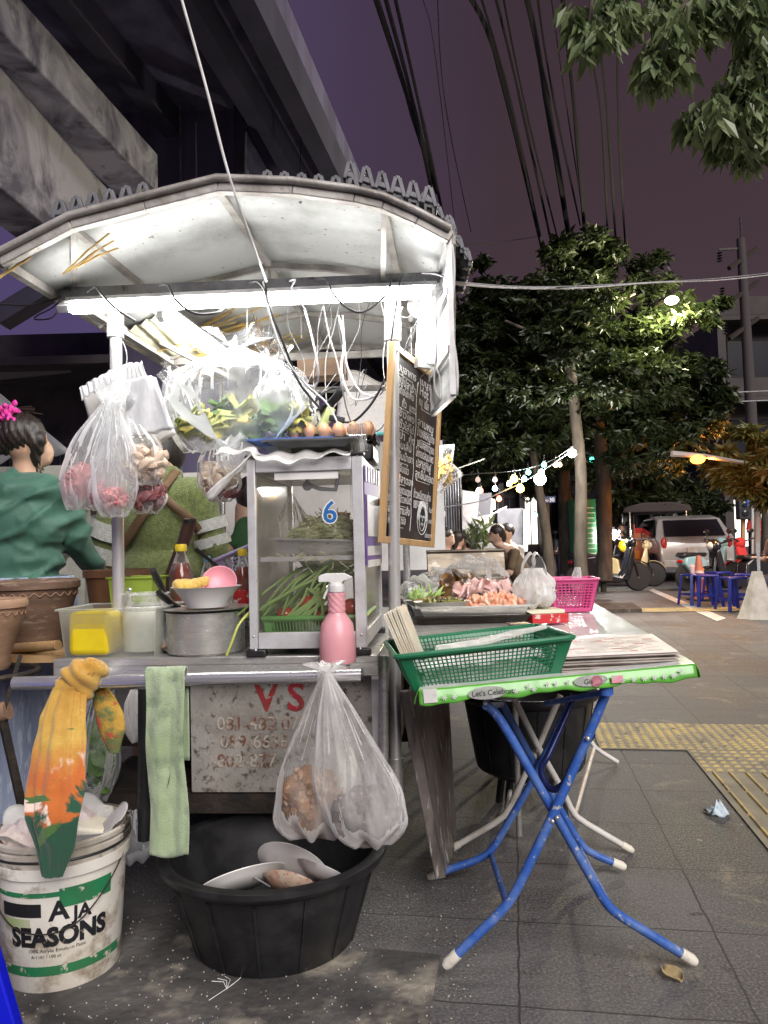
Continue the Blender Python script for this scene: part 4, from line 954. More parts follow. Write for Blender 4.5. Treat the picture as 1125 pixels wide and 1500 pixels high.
bagpx('plastic_bag', 'slim bag of pink shrimp hanging in front of the steel post', (166, 600), (168, 754), 68, 2.36, .08, seed=4, neck=.3, m=bagfilm, fill=[('pink_shrimp', pinkm, lambda b: lumps(b, at(167, 730, 2.36), (.042, .026, .03), 150, .0075, 5, el=2.2))])
bagpx('plastic_bag', 'small bag of red shrimp tucked between the two larger ones', (160, 640), (146, 746), 40, 2.41, .07, seed=6, neck=.3, fill=[('pink_shrimp', pinkm, lambda b: lumps(b, at(146, 722, 2.41), (.032, .028, .034), 120, .0075, 7, el=2.2))])
bagpx('plastic_bag', 'bag of peeled garlic cloves hanging right of the steel post', (190, 605), (212, 708), 74, 2.42, .12, seed=8, neck=.25, m=bagclear, fill=[('garlic', garl, lambda b: lumps(b, at(212, 678, 2.42), (.066, .05, .048), 110, .0155, 9, el=1.5))])
bagpx('plastic_bag', 'bag of dark red shallots hanging below the garlic', (212, 690), (215, 750), 54, 2.46, .1, seed=10, neck=.5, m=bagclear, ruffle=0, fill=[('shallots', shal, lambda b: lumps(b, at(215, 726, 2.46), (.05, .045, .036), 60, .017, 9))])
# packs of unused clear bags hanging by the post
packw = film('bag_pack', (.86, .87, .88), .55, .95, 16, lo=.3, hi=.6, bump=.9, tlw=.3)
def pack(label, q, n, Y, m, jit, red=False):
    t = thing('bag_pack', label, 'bag pack', at(q[2][0], q[2][1], Y), group='packs of bags on the post')
    for k in range(n):
        P = [at(x + jit * k, y + jit * k * .4, Y + .006 * k) for x, y in q]
        mb = MB(); mb.grid(lambda u, v: (P[0].lerp(P[1], u)).lerp(P[3].lerp(P[2], u), v) + V((0, .006 * math.sin(7 * u + 3 * v + k), .002 * math.sin(23 * u + 9 * v) * v)), 22, 22)
        mb.build('sheaf', m, t, solid=.002)
    return t
pack('white pack of clear bags hanging right of the post', [(186, 556), (222, 550), (250, 626), (180, 642)], 3, 2.40, packw, 3)
pack('loose pack of bags with a grey end hanging behind the white pack', [(184, 560), (215, 556), (256, 634), (196, 668)], 2, 2.47, whiteplastic, 3)
pack('pack of crinkled bags with a pink header left of the post', [(117, 568), (190, 530), (198, 640), (138, 645)], 3, 2.52, bagmilk, 2)
t = thing('bag_header', 'crinkled clear header strip of the bag packs, folded over the hook', 'plastic strip', at(180, 560, 2.45))
mb = MB(); A = [at(116, 568, 2.44), at(166, 540, 2.44), at(170, 556, 2.44), at(120, 586, 2.44)]
mb.grid(lambda u, v: A[0].lerp(A[1], u).lerp(A[3].lerp(A[2], u), v) + V((0, .004 * math.sin(u * 40), .003 * math.sin(u * 31 + v * 5))), 30, 6)
A2 = [at(184, 534, 2.42), at(208, 530, 2.42), at(216, 552, 2.42), at(186, 566, 2.42)]
mb.grid(lambda u, v: A2[0].lerp(A2[1], u).lerp(A2[3].lerp(A2[2], u), v) + V((0, .004 * math.sin(u * 30), .003 * math.sin(u * 21 + v * 5))), 24, 6)
mb.build('strip', packw, t, solid=.0015)
mb = MB(); mb.tube(spline([at(180, 500, 2.48), at(186, 520, 2.47), at(184, 545, 2.46), at(186, 570, 2.45)], 5), .0015, 5); mb.build('wire_hook', greycable, label='thin wire hook holding the bag packs on the post', cat='wire hook')

# ------------------------------------------------------------------ big bag of greens and bags round it
cab = mat('cabbage', (.5, .58, .2), (.78, .62, .14), 7, (.45, .6), rough=.5, tl=.25)
cabd = mat('herb', (.1, .22, .05), (.18, .3, .08), 12, rough=.5, tl=.2)
t = bagpx('plastic_bag', 'huge puffed clear bag of yellow-green vegetables over the glass case', (348, 508), (345, 650), 200, 2.55, .3, seed=21, neck=.1, k=11, amp=.12, full=.45, m=film('bag_film_big', (.68, .7, .72), .12, .5, 9, (1, 1, .45), .2, .4, .75, .4), ruffle=.05)
q = random.Random(4)
for i, (x, y, w_, lab) in enumerate([(283, 618, 24, 0), (313, 628, 20, 0), (352, 612, 31, 0), (398, 612, 27, 1), (432, 612, 25, 0), (325, 598, 18, 1), (372, 632, 20, 1)]):
    c = at(x, y, 2.55 + .04 * (i % 3)); r = L(w_, 2.55); mb = MB()
    for k in range(7 if lab else 9):
        a = q.uniform(0, 6.28); mb.grid(lambda u, v: c + rotz(a) @ (eul(.5 + .2 * k, 0, 0) @ V(((u - .5) * 1.5 * r * math.sin(PI * (.15 + .8 * v)), .25 * r * math.cos((u - .5) * 4), (v - .5) * 2.4 * r + .1 * r * math.sin(u * 14)))), 9, 9)
    mb.build('cabbage' if not lab else 'basil_bunch', cabd if lab else cab, solid=.0015, label=['yellow-green cabbage at the far left of the big bag', 'small pale cabbage second from the left in the big bag', 'largest yellow cabbage in the middle of the big bag', 'dark basil bunch in the right half of the big bag', 'green and yellow cabbage at the right end of the big bag', 'dark herb bunch high between the left cabbages', 'dark herb bunch low at the middle of the big bag'][i], cat='vegetable')
bagpx('plastic_bag', 'right lobe of clear bag drooping over the eggs', (402, 535), (432, 640), 92, 2.62, .16, seed=23, neck=.15, m=bagclear)
bagpx('plastic_bag', 'crumpled bag corner sticking out left of the big bag', (262, 565), (285, 660), 60, 2.62, .1, seed=24, neck=.6, m=bagclear)
bagpx('plastic_bag', 'bag of brown mushrooms hanging under the big bag', (318, 650), (322, 732), 62, 2.62, .12, seed=25, neck=.5, m=bagclear, ruffle=.03, fill=[('mushrooms', garl, lambda b: lumps(b, at(320, 698, 2.62), (.055, .045, .04), 50, .02, 4)), ('dark_stems', shal, lambda b: lumps(b, at(326, 722, 2.62), (.06, .04, .015), 30, .014, 5))])
bagpx('plastic_bag', 'crumpled bag between the mushrooms and the top of the case', (352, 640), (350, 690), 60, 2.56, .1, seed=26, neck=.6, m=bagfilm, ruffle=.0)

# ------------------------------------------------------------------ cables under the roof
def cable(label, pts, r=.003, m=greycable, grp='cables under the roof', name='cable'):
    mb = MB(); mb.tube(spline([at(*p) for p in pts], 8), r, 6); return mb.build(name, m, label=label, cat='cable', group=grp)
bY = 2.42
cable('white cable dropping from the sky in front of the roof to the beam', [(258, -30, 2.12), (300, 120, 2.12), (335, 255, 2.12), (368, 350, 2.2), (390, 412, 2.35)], .0042, whitecable)
cable('black and white cable pair falling from the beam behind the big bag', [(388, 410, bY), (395, 450, 2.38), (418, 510, 2.42), (438, 560, 2.5), (470, 600, 2.55)], .004, darkcable)
cable('white cable running beside the black one to the power strip', [(386, 412, bY), (392, 450, 2.37), (416, 520, 2.4), (445, 560, 2.5), (478, 590, 2.55), (495, 625, 2.56), (480, 640, 2.6)], .003, whitecable)
cable('black loop over the beam at the far left of the tube', [(128, 428, bY), (140, 420, 2.4), (150, 432, 2.36), (170, 452, 2.36), (198, 470, 2.4)], .004, darkcable)
cable('second black loop over the beam with a long sag', [(232, 418, bY), (246, 418, 2.38), (258, 440, 2.35), (285, 459, 2.36), (318, 458, 2.38), (330, 448, bY)], .0042, darkcable)
cable('thin black loop over the beam at the middle of the tube', [(362, 416, bY), (375, 412, 2.37), (386, 422, 2.35), (392, 444, 2.36)], .003, darkcable)
cable('grey loop just right of the middle of the beam', [(424, 412, bY), (432, 410, 2.38), (426, 425, 2.35), (436, 440, 2.35), (448, 455, 2.4)], .003)
cable('black wide loop slung under the right part of the beam', [(466, 412, bY), (478, 408, 2.38), (488, 430, 2.35), (510, 452, 2.35), (535, 456, 2.36), (565, 432, 2.36), (574, 408, 2.4)], .0035, darkcable)
cable('straight black cable dropping to the top of the chalkboard', [(600, 404, bY), (588, 408, 2.37), (580, 450, 2.37), (573, 500, 2.37)], .003, darkcable)
cable('grey cable hanging from the beam to the power strip, first from left', [(446, 452, 2.5), (456, 490, 2.5), (466, 540, 2.5), (462, 565, 2.55), (440, 560, 2.6)], .004)
cable('grey cable with a low knot hanging mid roof', [(474, 448, 2.6), (482, 490, 2.6), (494, 530, 2.6), (500, 560, 2.6), (508, 600, 2.65), (520, 634, 2.7)], .003)
cable('white cable with a plug hanging behind the wide loop', [(496, 462, 2.6), (504, 500, 2.6), (500, 540, 2.6), (508, 570, 2.6), (520, 585, 2.6), (545, 582, 2.55), (562, 565, 2.5)], .0042, whitecable)
cable('white cable swinging to the right behind the chalkboard', [(502, 462, 2.62), (506, 520, 2.6), (512, 545, 2.6), (530, 575, 2.56), (556, 578, 2.52), (566, 560, 2.5)], .003, whitecable)
cable('black plug lead running from the power strip to the board', [(500, 618, 2.58), (520, 616, 2.56), (545, 590, 2.52), (566, 552, 2.5)], .0042, darkcable)
cable('thin black wire trailing over the white table', [(515, 620, 2.7), (530, 640, 2.8), (555, 630, 2.8), (562, 622, 2.8)], .0022, darkcable)
cable('bundle cable looping at the right end of the beam, widest loop', [(618, 400, bY), (640, 402, 2.38), (655, 412, 2.36), (640, 440, 2.38), (615, 470, 2.42), (600, 505, 2.45)], .003)
cable('grey cable of the right bundle, inner strand', [(622, 410, bY), (632, 440, 2.4), (612, 475, 2.42), (596, 515, 2.46)], .0026)
cable('grey cable of the right bundle, outer strand', [(648, 406, bY), (645, 430, 2.4), (622, 455, 2.42), (606, 480, 2.43), (592, 515, 2.46)], .0026)
cable('white cable hanging down along the right roof flap', [(638, 420, 2.3), (640, 500, 2.3), (636, 560, 2.3), (645, 585, 2.3), (646, 560, 2.32), (640, 540, 2.34)], .0026, whitecable)
cable('thin grey wire looping beside the post', [(590, 450, bY), (584, 462, 2.4), (600, 464, 2.4), (606, 440, 2.4)], .002)
cable('black cable leaving the cart at the far left', [(-20, 444, 2.5), (40, 447, 2.48), (75, 440, 2.47), (88, 434, 2.45)], .004, darkcable)
cable('tangled black wire end at the left tip of the tube', [(88, 440, 2.45), (75, 452, 2.45), (55, 462, 2.45), (52, 468, 2.45), (75, 466, 2.45), (88, 452, 2.45)], .0025, darkcable)
q = random.Random(9)
for i, lb in enumerate(('highest', 'second', 'third', 'fourth', 'fifth', 'lowest')):
    cable('rusty twisted wire under the middle of the roof, %s of the tangle' % lb, [(368 + 4 * i, 455 + 5 * i, 2.9), (378 + q.uniform(-8, 8), 480 + 4 * i, 2.9), (392 + q.uniform(-10, 10), 500, 2.9), (384 + q.uniform(-16, 10), 520 - 5 * i, 2.88), (402 + q.uniform(-8, 8), 530 - 3 * i, 2.9)], .0018, mat('rusty_wire', (.3, .2, .12), (.12, .08, .05), 30, rough=.6), 'tangle of rusty wire')
for i in range(12):
    x = q.uniform(375, 560); d_ = q.uniform(-30, 40); Y_ = q.uniform(2.6, 3.1)
    cable('thin wire strand hanging in the tangle under the roof ridge', [(x, 440, Y_), (x + d_ * .3 + q.uniform(-8, 8), 480, Y_), (x + d_ * .7 + q.uniform(-10, 10), 530, Y_), (x + d_, 575 + q.uniform(-20, 25), Y_), (x + d_ + q.uniform(10, 40), 560 + q.uniform(-20, 30), Y_)], q.uniform(.0012, .0026), [greycable, whitecable, darkcable][i % 3], 'thin wire strands under the roof ridge')
mb = MB(); mb.tube([at(362, 450, 2.6), at(362, 512, 2.6)], .002, 5); mb.build('hook_wire', greycable, label='straight hook wire carrying the big vegetable bag', cat='wire')
# worn wooden box and socket hanging from the ridge
mb = MB(); a, b = at(438, 545, 3.1), at(508, 540, 3.1); mb.bar(a, b, .12, .07); mb.build('wooden_box', mat('board_brown', (.3, .2, .13), (.18, .11, .07), 10, rough=.7, stretch=(.3, 1, 1)), label='worn brown wooden block hanging under the ridge', cat='wooden block')
t = thing('wall_fan', 'small round white fan on the right post behind the beam', 'fan', at(612, 452, 2.75)); mb = MB(); Mf = Matrix.Translation(at(612, 450, 2.75)) @ eul(rad(80), 0, rad(20)).to_4x4(); mb.lathe([(0, -.02), (.035, -.018), (.042, 0), (.035, .015), (.02, .02), (0, .022)], (0, 0, 0), 24, Mf); mb.build('body', whiteplastic, t)
mb = MB(); mb.tube([Mf @ V((0, 0, -.02)), Mf @ V((.01, 0, -.1))], .008, 8); mb.build('bracket', alu, t)

# ------------------------------------------------------------------ egg cartons on the roof
blackc = mat('carton_black', (.015, .015, .018), (.05, .05, .055), 16, rough=.45, bump=.1); greyc = mat('carton_grey', (.16, .16, .175), (.09, .09, .1), 14, rough=.5)
def rack(label, p0, p1, Y, hgt, n, body, tilt=0, Y1=None):
    t = thing('roof_tray', label, 'plastic crate', at(p0[0], p0[1], Y), group='cup trays stacked on the roof')
    a, b = at(p0[0], p0[1], Y), at(p1[0], p1[1], Y1 or Y); d = (b - a); st = d / n; dy = V((0, .3, 0))
    mb = MB()
    for i in range(n):
        c = a + st * (i + .5); w_ = st.length * .42
        for oy in (0, .075, .15, .225):
            o_ = V((0, oy, 0)); u = d.normalized()
            q = [c - u * w_, c - u * w_ * .28 + V((0, 0, hgt)), c + u * w_ * .28 + V((0, 0, hgt)), c + u * w_]
            for k in range(3): mb.bar(q[k] + o_, q[k + 1] + o_, .013 if k != 1 else .011, .02, up=V((0, 1, 0)))
            mb.bar(c - u * w_ * .7 + o_ + V((0, 0, hgt * .3)), c + u * w_ * .7 + o_ + V((0, 0, hgt * .3)), .016, .018, up=V((0, 1, 0)))
    mb.build('loop', greyc, t, bevel=.002)
    mb = MB(); P = [a, b, b + dy, a + dy]; up = V((0, 0, -.007)); mb.plate([p - V((0, 0, .004)) for p in P], .007); mb.build('plate', greyc, t)
    mb = MB()
    for i in range(n):
        for oy in (.03, .11, .19, .27):
            c = a + st * (i + .5) + V((0, oy, 0)); mb.lathe([(.012, -body), (.019, -body * .8), (.024, -.004)], c, 10)
    for i in range(n * 2): c = a + st * (i / 2 + .25); mb.bar(c, c + V((0, 0, -body * .7)), .012, .008)
    mb.build('cup', blackc, t); return t
rack('row of six loops on the black tray at the left end of the roof', (76, 322), (222, 292), 2.28, .05, 6, .06)
rack('straight row of six loops on the flat tray right of the ridge', (380, 276), (530, 288), 2.25, .05, 6, .02)
rack('upper sloping tray of loops towards the right roof end', (503, 262), (640, 305), 2.32, .055, 6, .07)
rack('lower sloping tray wedged at the right roof end', (560, 290), (665, 352), 2.4, .03, 4, .06)
rack('small tray fallen over the right eave outside the flap', (655, 330), (690, 385), 2.45, .02, 3, .03)
rack('tray lying behind the sloping one at the right roof end', (615, 290), (668, 340), 2.55, .03, 3, .06)

# ------------------------------------------------------------------ white telephone-like cable going right and overhead wires
def wire(label, pts, r, m=wirem, name='overhead_wire', grp='overhead wires'):
    mb = MB(); mb.tube(spline([at(*p) for p in pts], 6), r, 6); mb.build(name, m, label=label, cat='wire', group=grp)
wire('white twisted cable stretched from the roof to the right edge', [(655, 414, 2.45), (740, 421, 3.0), (850, 422, 3.8), (960, 414, 4.8), (1060, 410, 5.6), (1150, 400, 6.5)], .0042, whitecable)
wire('second strand of the white cable to the right edge', [(655, 412, 2.45), (760, 420, 3.05), (850, 419, 3.8), (960, 413, 4.8), (1060, 407, 5.6), (1150, 397, 6.5)], .003, greycable)
bund = [((545, -20), (606, 170), (640, 282), .03, 'thick leftmost'), ((560, -20), (612, 180), (636, 300), .022, 'thick second leftmost'), ((575, -20), (622, 190), (652, 330), .018, 'third from left'),
        ((640, -20), (655, 170), (690, 340), .005, 'hair-thin one between the bundles'), ((680, -20), (735, 110), (790, 345), .03, 'thickest of the middle bundle'), ((700, -20), (752, 170), (800, 400), .012, 'thin one of the middle bundle'),
        ((722, -20), (765, 160), (815, 390), .014, 'one right of the thick middle bundle'), ((734, -20), (775, 180), (822, 370), .010, 'slim companion of the middle bundle'), ((768, -20), (800, 140), (845, 420), .03, 'thick one crossing the tree top'),
        ((785, -20), (812, 150), (850, 330), .012, 'thin one beside the tree-top crossing'), ((805, -20), (835, 190), (868, 400), .006, 'hair-thin one before the near leaves'), ((822, -20), (845, 200), (862, 410), .02, 'plumb straight one near the leaves'),
        ((862, 60), (884, 210), (892, 400), .012, 'first of three ending in the tree'), ((880, 80), (892, 200), (905, 400), .014, 'second of three ending in the tree'), ((905, 60), (907, 200), (918, 395), .012, 'third of three ending in the tree'),
        ((620, 0), (640, 100), (668, 345), .004, 'faint hair-thin one above the roof end')]
for a, b, c, r, lb in bund: wire('dark overhead wire, ' + lb, [(a[0], a[1], 6), (b[0], b[1], 9), (c[0], c[1], 16)], [r * (.9 if k < 6 else 1.4) for k in range(13)])
wire('thin wire hanging from tree to roof end', [(655, 357, 6), (700, 358, 8), (750, 352, 12), (790, 346, 16)], .006)
# ------------------------------------------------------------------ people at the stall
def skirtfold(a, k, ph): return 1 + .05 * math.sin(a * k + ph) + .02 * math.sin(a * (2 * k + 1))
gshirt = mat('green_shirt', (.045, .145, .1), (.03, .1, .07), 4, rough=.55, sheen=.2, bump=.25, bsc=260)
Yw = 3.05
def wp(x, y, d=0): return at(x, y, Yw + d)
pw = thing('person', 'woman in a green long-sleeved shirt and pale blue skirt, back turned, pink scrunchie', 'person', V((wp(45, 700).x, Yw, 0)))
H0 = wp(38, 648, .02)
fuse('body', [('e', H0 + V((.0, .0, .01)), (.075, .095, .105)), ('e', H0 + V((.045, .045, -.04)), (.045, .05, .06)), ('c', H0 + V((.0, .0, -.06)), .05, wp(38, 700, .02), .052), ('e', H0 + V((.07, .02, -.012)), (.012, .018, .026)),
    ('c', wp(38, 705, .03), .065, wp(34, 840, .03), .08), ('c', wp(28, 850), .08, V((wp(30, 850).x, Yw + .05, .9)), .1),
    ('c', wp(10, 880, .05), .08, V((wp(12, 880).x, Yw + .1, .08)), .045), ('c', wp(55, 880, .05), .08, V((wp(50, 880).x, Yw + .3, .08)), .045),
    ('c', V((wp(50, 880).x, Yw + .3, .04)), .035, V((wp(50, 880).x + .03, Yw + .15, .03)), .03), ('c', V((wp(12, 880).x, Yw + .1, .04)), .035, V((wp(12, 880).x, Yw - .04, .03)), .03),
    ('c', wp(140, 835, .28), .026, wp(150, 838, .33), .022), ('c', wp(150, 838, .33), .01, wp(162, 842, .38), .008), ('c', wp(150, 836, .34), .009, wp(163, 836, .4), .007), ('c', wp(149, 834, .34), .009, wp(158, 828, .4), .007)], skin, pw, voxel=.011, it=3)
def shirtwr(p):
    k = abs(noise.noise(V((p.x * 4 + p.z * 2, p.y * 4, p.z * 9 - p.x * 7)))); j = abs(noise.noise(V((p.x * 9 - p.z * 5, p.y * 8, p.z * 15 + p.x * 10 + 5)))); return .012 - .05 * min(k, .3) ** .8 + .008 - .022 * min(j, .3)
fuse('shirt', [('e', wp(30, 722), (.215, .1, .075)), ('c', wp(-28, 725), .075, wp(88, 727, .02), .072), ('e', wp(28, 765), (.195, .115, .14)), ('e', wp(25, 820), (.178, .115, .11)), ('e', wp(28, 852), (.18, .12, .05)),
    ('c', wp(85, 730, .02), .078, wp(112, 790, .1), .062), ('c', wp(112, 790, .1), .064, wp(140, 833, .26), .036), ('c', wp(-30, 730, .02), .078, wp(-55, 800, .1), .06), ('c', wp(38, 704, .02), .06, wp(38, 712, .02), .08)], gshirt, pw, voxel=.012, it=6, disp=shirtwr)
denim = mat('pale_denim', (.27, .32, .42), (.2, .24, .34), 14, rough=.8, bump=.4, stretch=(1, 1, .15), c3=(.4, .44, .52), fac3=(.55, .65), sc3=70)
mb = MB(); s0, s1 = V((wp(28, 845).x, Yw + .02, wp(28, 845).z)), V((wp(28, 845).x + .02, Yw + .12, .1))
mb.grid(lambda u, v: s0.lerp(s1, v) + V((math.cos(2 * PI * u) * (.19 + .07 * v) * skirtfold(2 * PI * u, 7, 1), math.sin(2 * PI * u) * (.13 + .09 * v) * skirtfold(2 * PI * u, 7, 2), 0)), 72, 20, cu=True); mb.build('skirt', denim, pw, solid=.004)
fuse('hair', [('e', H0 + V((-.01, -.016, .03)), (.086, .104, .09)), ('e', H0 + V((-.06, -.045, -.012)), (.05, .05, .045)), ('c', H0 + V((.05, -.035, .0)), .045, H0 + V((.05, -.02, -.09)), .012), ('c', H0 + V((-.05, -.06, .06)), .035, H0 + V((-.15, -.05, .02)), .015), ('c', H0 + V((-.03, -.05, .09)), .04, H0 + V((-.09, -.06, .08)), .03)], hairm, pw, voxel=.008, it=3, disp=lambda p: .0035 * math.sin(p.x * 260 + p.z * 90 + 3 * noise.noise(p * 12)))
mb = MB(); q = random.Random(2)
for k in range(26): a = H0 + V((-.03, -.075, .085)); b = a + V((q.uniform(-.17, .12), q.uniform(-.03, .03), q.uniform(-.02, .05))); mb.tube([a, a.lerp(b, .5) + V((0, 0, .02)), b], .0016, 4)
for k in range(14): a = H0 + V((.055 + q.uniform(-.01, .015), -.01, -.03)); mb.tube([a, a + V((q.uniform(-.02, .01), -.01, -.06)), a + V((q.uniform(-.03, .02), 0, -.11))], .0014, 4)
mb.build('loose_hair', mat('hair_brown', (.06, .035, .025), rough=.5), pw)
mb = MB(); c = H0 + V((-.03, -.09, .098))
for k in range(34): mb.ell(c + V((q.gauss(0, .019), q.gauss(0, .014), q.gauss(0, .022))), .011, 8, jit=.5, seed=k)
mb.build('scrunchie', mat('scrunchie_pink', (.75, .05, .35), (.6, .03, .28), 30, rough=.7, bump=.6), pw)

knit = mat('olive_knit', (.23, .27, .09), (.15, .19, .06), 60, (.4, .6), rough=.95, bump=.9, bsc=190, sheen=.3)
Yk = 3.45
def kp(x, y, d=0): return at(x, y, Yk + d)
ps = thing('person', 'person bending over in an olive knitted sweater with white striped sleeves and crossed brown straps', 'person', V((kp(235, 800).x, Yk, 0)))
fuse('body', [('e', kp(240, 665, .3), (.08, .1, .1)), ('c', kp(240, 690, .2), .055, kp(238, 720, .1), .08), ('c', kp(235, 740, .05), .09, kp(232, 860, .02), .1), ('c', kp(215, 870), .1, V((kp(210, 870).x, Yk, .06)), .05), ('c', kp(260, 870), .1, V((kp(262, 870).x, Yk, .06)), .05), ('c', kp(330, 845, .15), .03, kp(345, 855, .2), .025)], skin, ps, voxel=.014)
fuse('hair', [('e', kp(242, 662, .29), (.1, .12, .115))], hairm, ps, voxel=.014)
fuse('sweater', [('e', kp(235, 766), (.205, .12, .19)), ('e', kp(232, 835), (.2, .13, .13)), ('c', kp(182, 735), .1, kp(288, 725), .09), ('c', kp(175, 740), .09, kp(150, 820, .03), .075), ('c', kp(150, 820, .03), .078, kp(190, 862, .12), .06), ('c', kp(292, 730), .088, kp(312, 800, .02), .07), ('c', kp(312, 800), .072, kp(325, 850, .1), .05), ('e', kp(240, 700, .08), (.09, .09, .06))], knit, ps, voxel=.014, it=5, disp=lambda p: .008 * noise.noise(p * 8) + .002 * math.sin(p.x * 300))
kwhite = mat('white_knit', (.72, .72, .68), (.58, .58, .54), 60, rough=.95, bump=.9, bsc=190)
def stripe(a, b, r0, r1, k0, k1, m, parent):
    mb = MB(); d = b - a; p0, p1 = a + d * k0, a + d * k1; mb.tube([p0, p0.lerp(p1, .5), p1], [r0 + (r1 - r0) * k0, r0 + (r1 - r0) * (k0 + k1) / 2, r0 + (r1 - r0) * k1], 28, caps=False); mb.build('sleeve_stripe', m, parent)
stripe(kp(175, 740), kp(150, 820, .03), .102, .09, .3, .6, kwhite, ps); stripe(kp(175, 740), kp(150, 820, .03), .102, .09, .72, 1.0, kwhite, ps)
stripe(kp(292, 730), kp(312, 800, .02), .102, .086, .45, .68, kwhite, ps); stripe(kp(292, 730), kp(312, 800, .02), .102, .086, .8, 1.0, kwhite, ps)
strap = mat('brown_strap', (.2, .12, .06), (.14, .08, .04), 12, rough=.7)
def back(x, y, lift=.012):
    c = kp(232, 762); p = kp(x, y); dx = (p.x - c.x) / .245; dz = (p.z - c.z) / .24
    k = max(0.0, 1 - dx * dx - dz * dz); return V((p.x, Yk - .14 * math.sqrt(k) - lift, p.z))
for l in (((262, 690), (245, 725), (215, 770), (180, 812)), ((236, 712), (262, 740), (290, 765), (305, 800))):
    P = spline([back(*p) for p in l], 6); mb = MB()
    for i in range(len(P) - 1): mb.bar(P[i], P[i + 1] + (P[i + 1] - P[i]) * .1, .038, .004, up=V((0, 1, .0)))
    mb.v = mb.v; 
    # lay the strap flat on the back
    mb = MB(); n_ = len(P); vs = []
    for i, p in enumerate(P):
        d = (P[min(i + 1, n_ - 1)] - P[max(i - 1, 0)]).normalized(); s_ = d.cross(V((0, -1, 0))).normalized() * .019
        vs += [p - s_, p + s_]
    mb.add(vs, [(2 * i, 2 * i + 1, 2 * i + 3, 2 * i + 2) for i in range(n_ - 1)]); mb.build('strap', strap, ps, solid=.004)
# third cook deep behind, only the arm and shoulder show
pt = thing('person', 'cook behind the case, only a green sleeve and forearm showing', 'person', V((at(352, 790, 4.2).x, 4.3, 0)))
g4 = lambda x, y, d=0: at(x, y, 4.2 + d)
fuse('body', [('c', g4(340, 795), .028, g4(333, 815), .022), ('e', g4(332, 826), (.024, .02, .04)), ('c', g4(362, 745, .1), .07, g4(372, 900, .1), .12), ('c', g4(372, 900, .1), .1, V((g4(372, 900).x, 4.3, .05)), .06), ('e', g4(370, 722, .12), (.08, .09, .1)), ('c', g4(331, 830), .008, g4(329, 843), .007), ('c', g4(335, 830), .008, g4(335, 845), .007)], skin, pt, voxel=.012)
fuse('shirt', [('c', g4(362, 775), .05, g4(342, 795), .036), ('c', g4(362, 775, .03), .075, g4(375, 860, .08), .13)], mat('shirt_dkgreen', (.03, .09, .03), rough=.8), pt, voxel=.014)
fuse('hair', [('e', g4(368, 724, .1), (.09, .1, .11))], hairm, pt, voxel=.014)
# white table and basket far behind the case, seen left of it
t = thing('prep_table', 'white prep table with bowls behind the glass case', 'table', V((at(330, 860, 4.1).x, 4.15, 0)))
mb = MB(); c = at(335, 862, 4.1); mb.box((c.x, 4.15, .84), (.5, .5, .02)); mb.build('table_top', steel, t)
for x in (-.22, .22):
    for y in (4.35, 3.95): mb = MB(); mb.box((c.x + x, y, .42), (.03, .03, .84)); mb.build('leg', steel, t)
mb = MB(); mb.box((at(330, 770, 5.2).x + .1, 5.3, 1.0), (1.5, .1, 1.35)); mb.build('white_partition', mat('partition', (.55, .53, .5), (.4, .38, .36), 2, rough=.7), label='pale partition panel behind the bending person', cat='partition')
basket('purple_basket', 'light purple basket standing left behind the glass case', Matrix.Translation(at(372, 836, 3.1)) @ eul(0, rad(-22), .2).to_4x4(), .2, .15, .1, mat('lilac', (.4, .35, .55), rough=.5), 14, 10, 6)
# white tarp table seen between case and board
t = thing('white_stall', 'white sheeted stall roof seen between the case and the chalkboard', 'stall', V((at(530, 650, 5.5).x, 5.6, 0)))
mb = MB(); A = [at(490, 640, 5.0), at(575, 635, 5.0), at(590, 560, 5.6), at(500, 545, 5.6)]
mb.grid(lambda u, v: A[0].lerp(A[1], u).lerp(A[3].lerp(A[2], u), v) + V((0, 0, .03 * math.sin(u * 7) * v)), 16, 8); mb.build('tarp', bagmilk, t, solid=.004)
mb = MB(); c = at(545, 720, 5.3); mb.box((c.x, 5.6, c.z - .1), (1.0, .5, .9)); mb.build('white_side', mat('stall_white', (.6, .6, .58), (.45, .44, .42), 3, rough=.6), t)
mb = MB(); mb.tube([at(505, 642, 5.0), at(540, 636, 5.0), at(580, 634, 5.0)], .012, 8); mb.build('edge_pipe', mat('teal_edge', (.1, .45, .45), rough=.5), t)
mb = MB()
for x in (-.45, .45): mb.tube([(c.x + x, 5.5, 0), (c.x + x, 5.5, c.z - .5)], .02, 8)
mb.build('leg', steel, t)
# ------------------------------------------------------------------ spray bottle
sp = V((at(495, 975, 2.32).x, 2.325, .8)); sr = L(27, 2.32)
t = thing('spray_bottle', 'pink spray bottle with a white trigger head', 'spray bottle', sp)
pinkp = mat('spray_pink', (.85, .42, .46), (.8, .36, .4), 8, rough=.3, tl=.2)
ht = at(490, 868, 2.32).z - .8
mb = MB(); mb.lathe([(sr * .96, 0), (sr * 1.0, .012), (sr * .97, .07), (sr * .86, .115), (sr * .62, .135), (sr * .44, .15), (sr * .44, .155)], sp, 36); bo = mb.build('body', pinkp, t)
mb = MB(); r0 = sr * .46; n1, n2 = 26, 14
mb.grid(lambda u, v: sp + V((math.cos(2 * PI * u) * (r0 + .0022 * abs(math.sin(u * 8 * PI * 1 + v * 9)) * abs(math.sin(v * 4 * PI))), math.sin(2 * PI * u) * (r0 + .0022 * abs(math.sin(u * 8 * PI + v * 9))), .15 + v * (ht - .15))), 48, 22, cu=True); mb.build('grip', pinkp, t)
top = sp + V((0, 0, ht))
mb = MB(); mb.lathe([(sr * .42, 0), (sr * .44, .004), (sr * .42, .022), (sr * .3, .03)], top, 24)
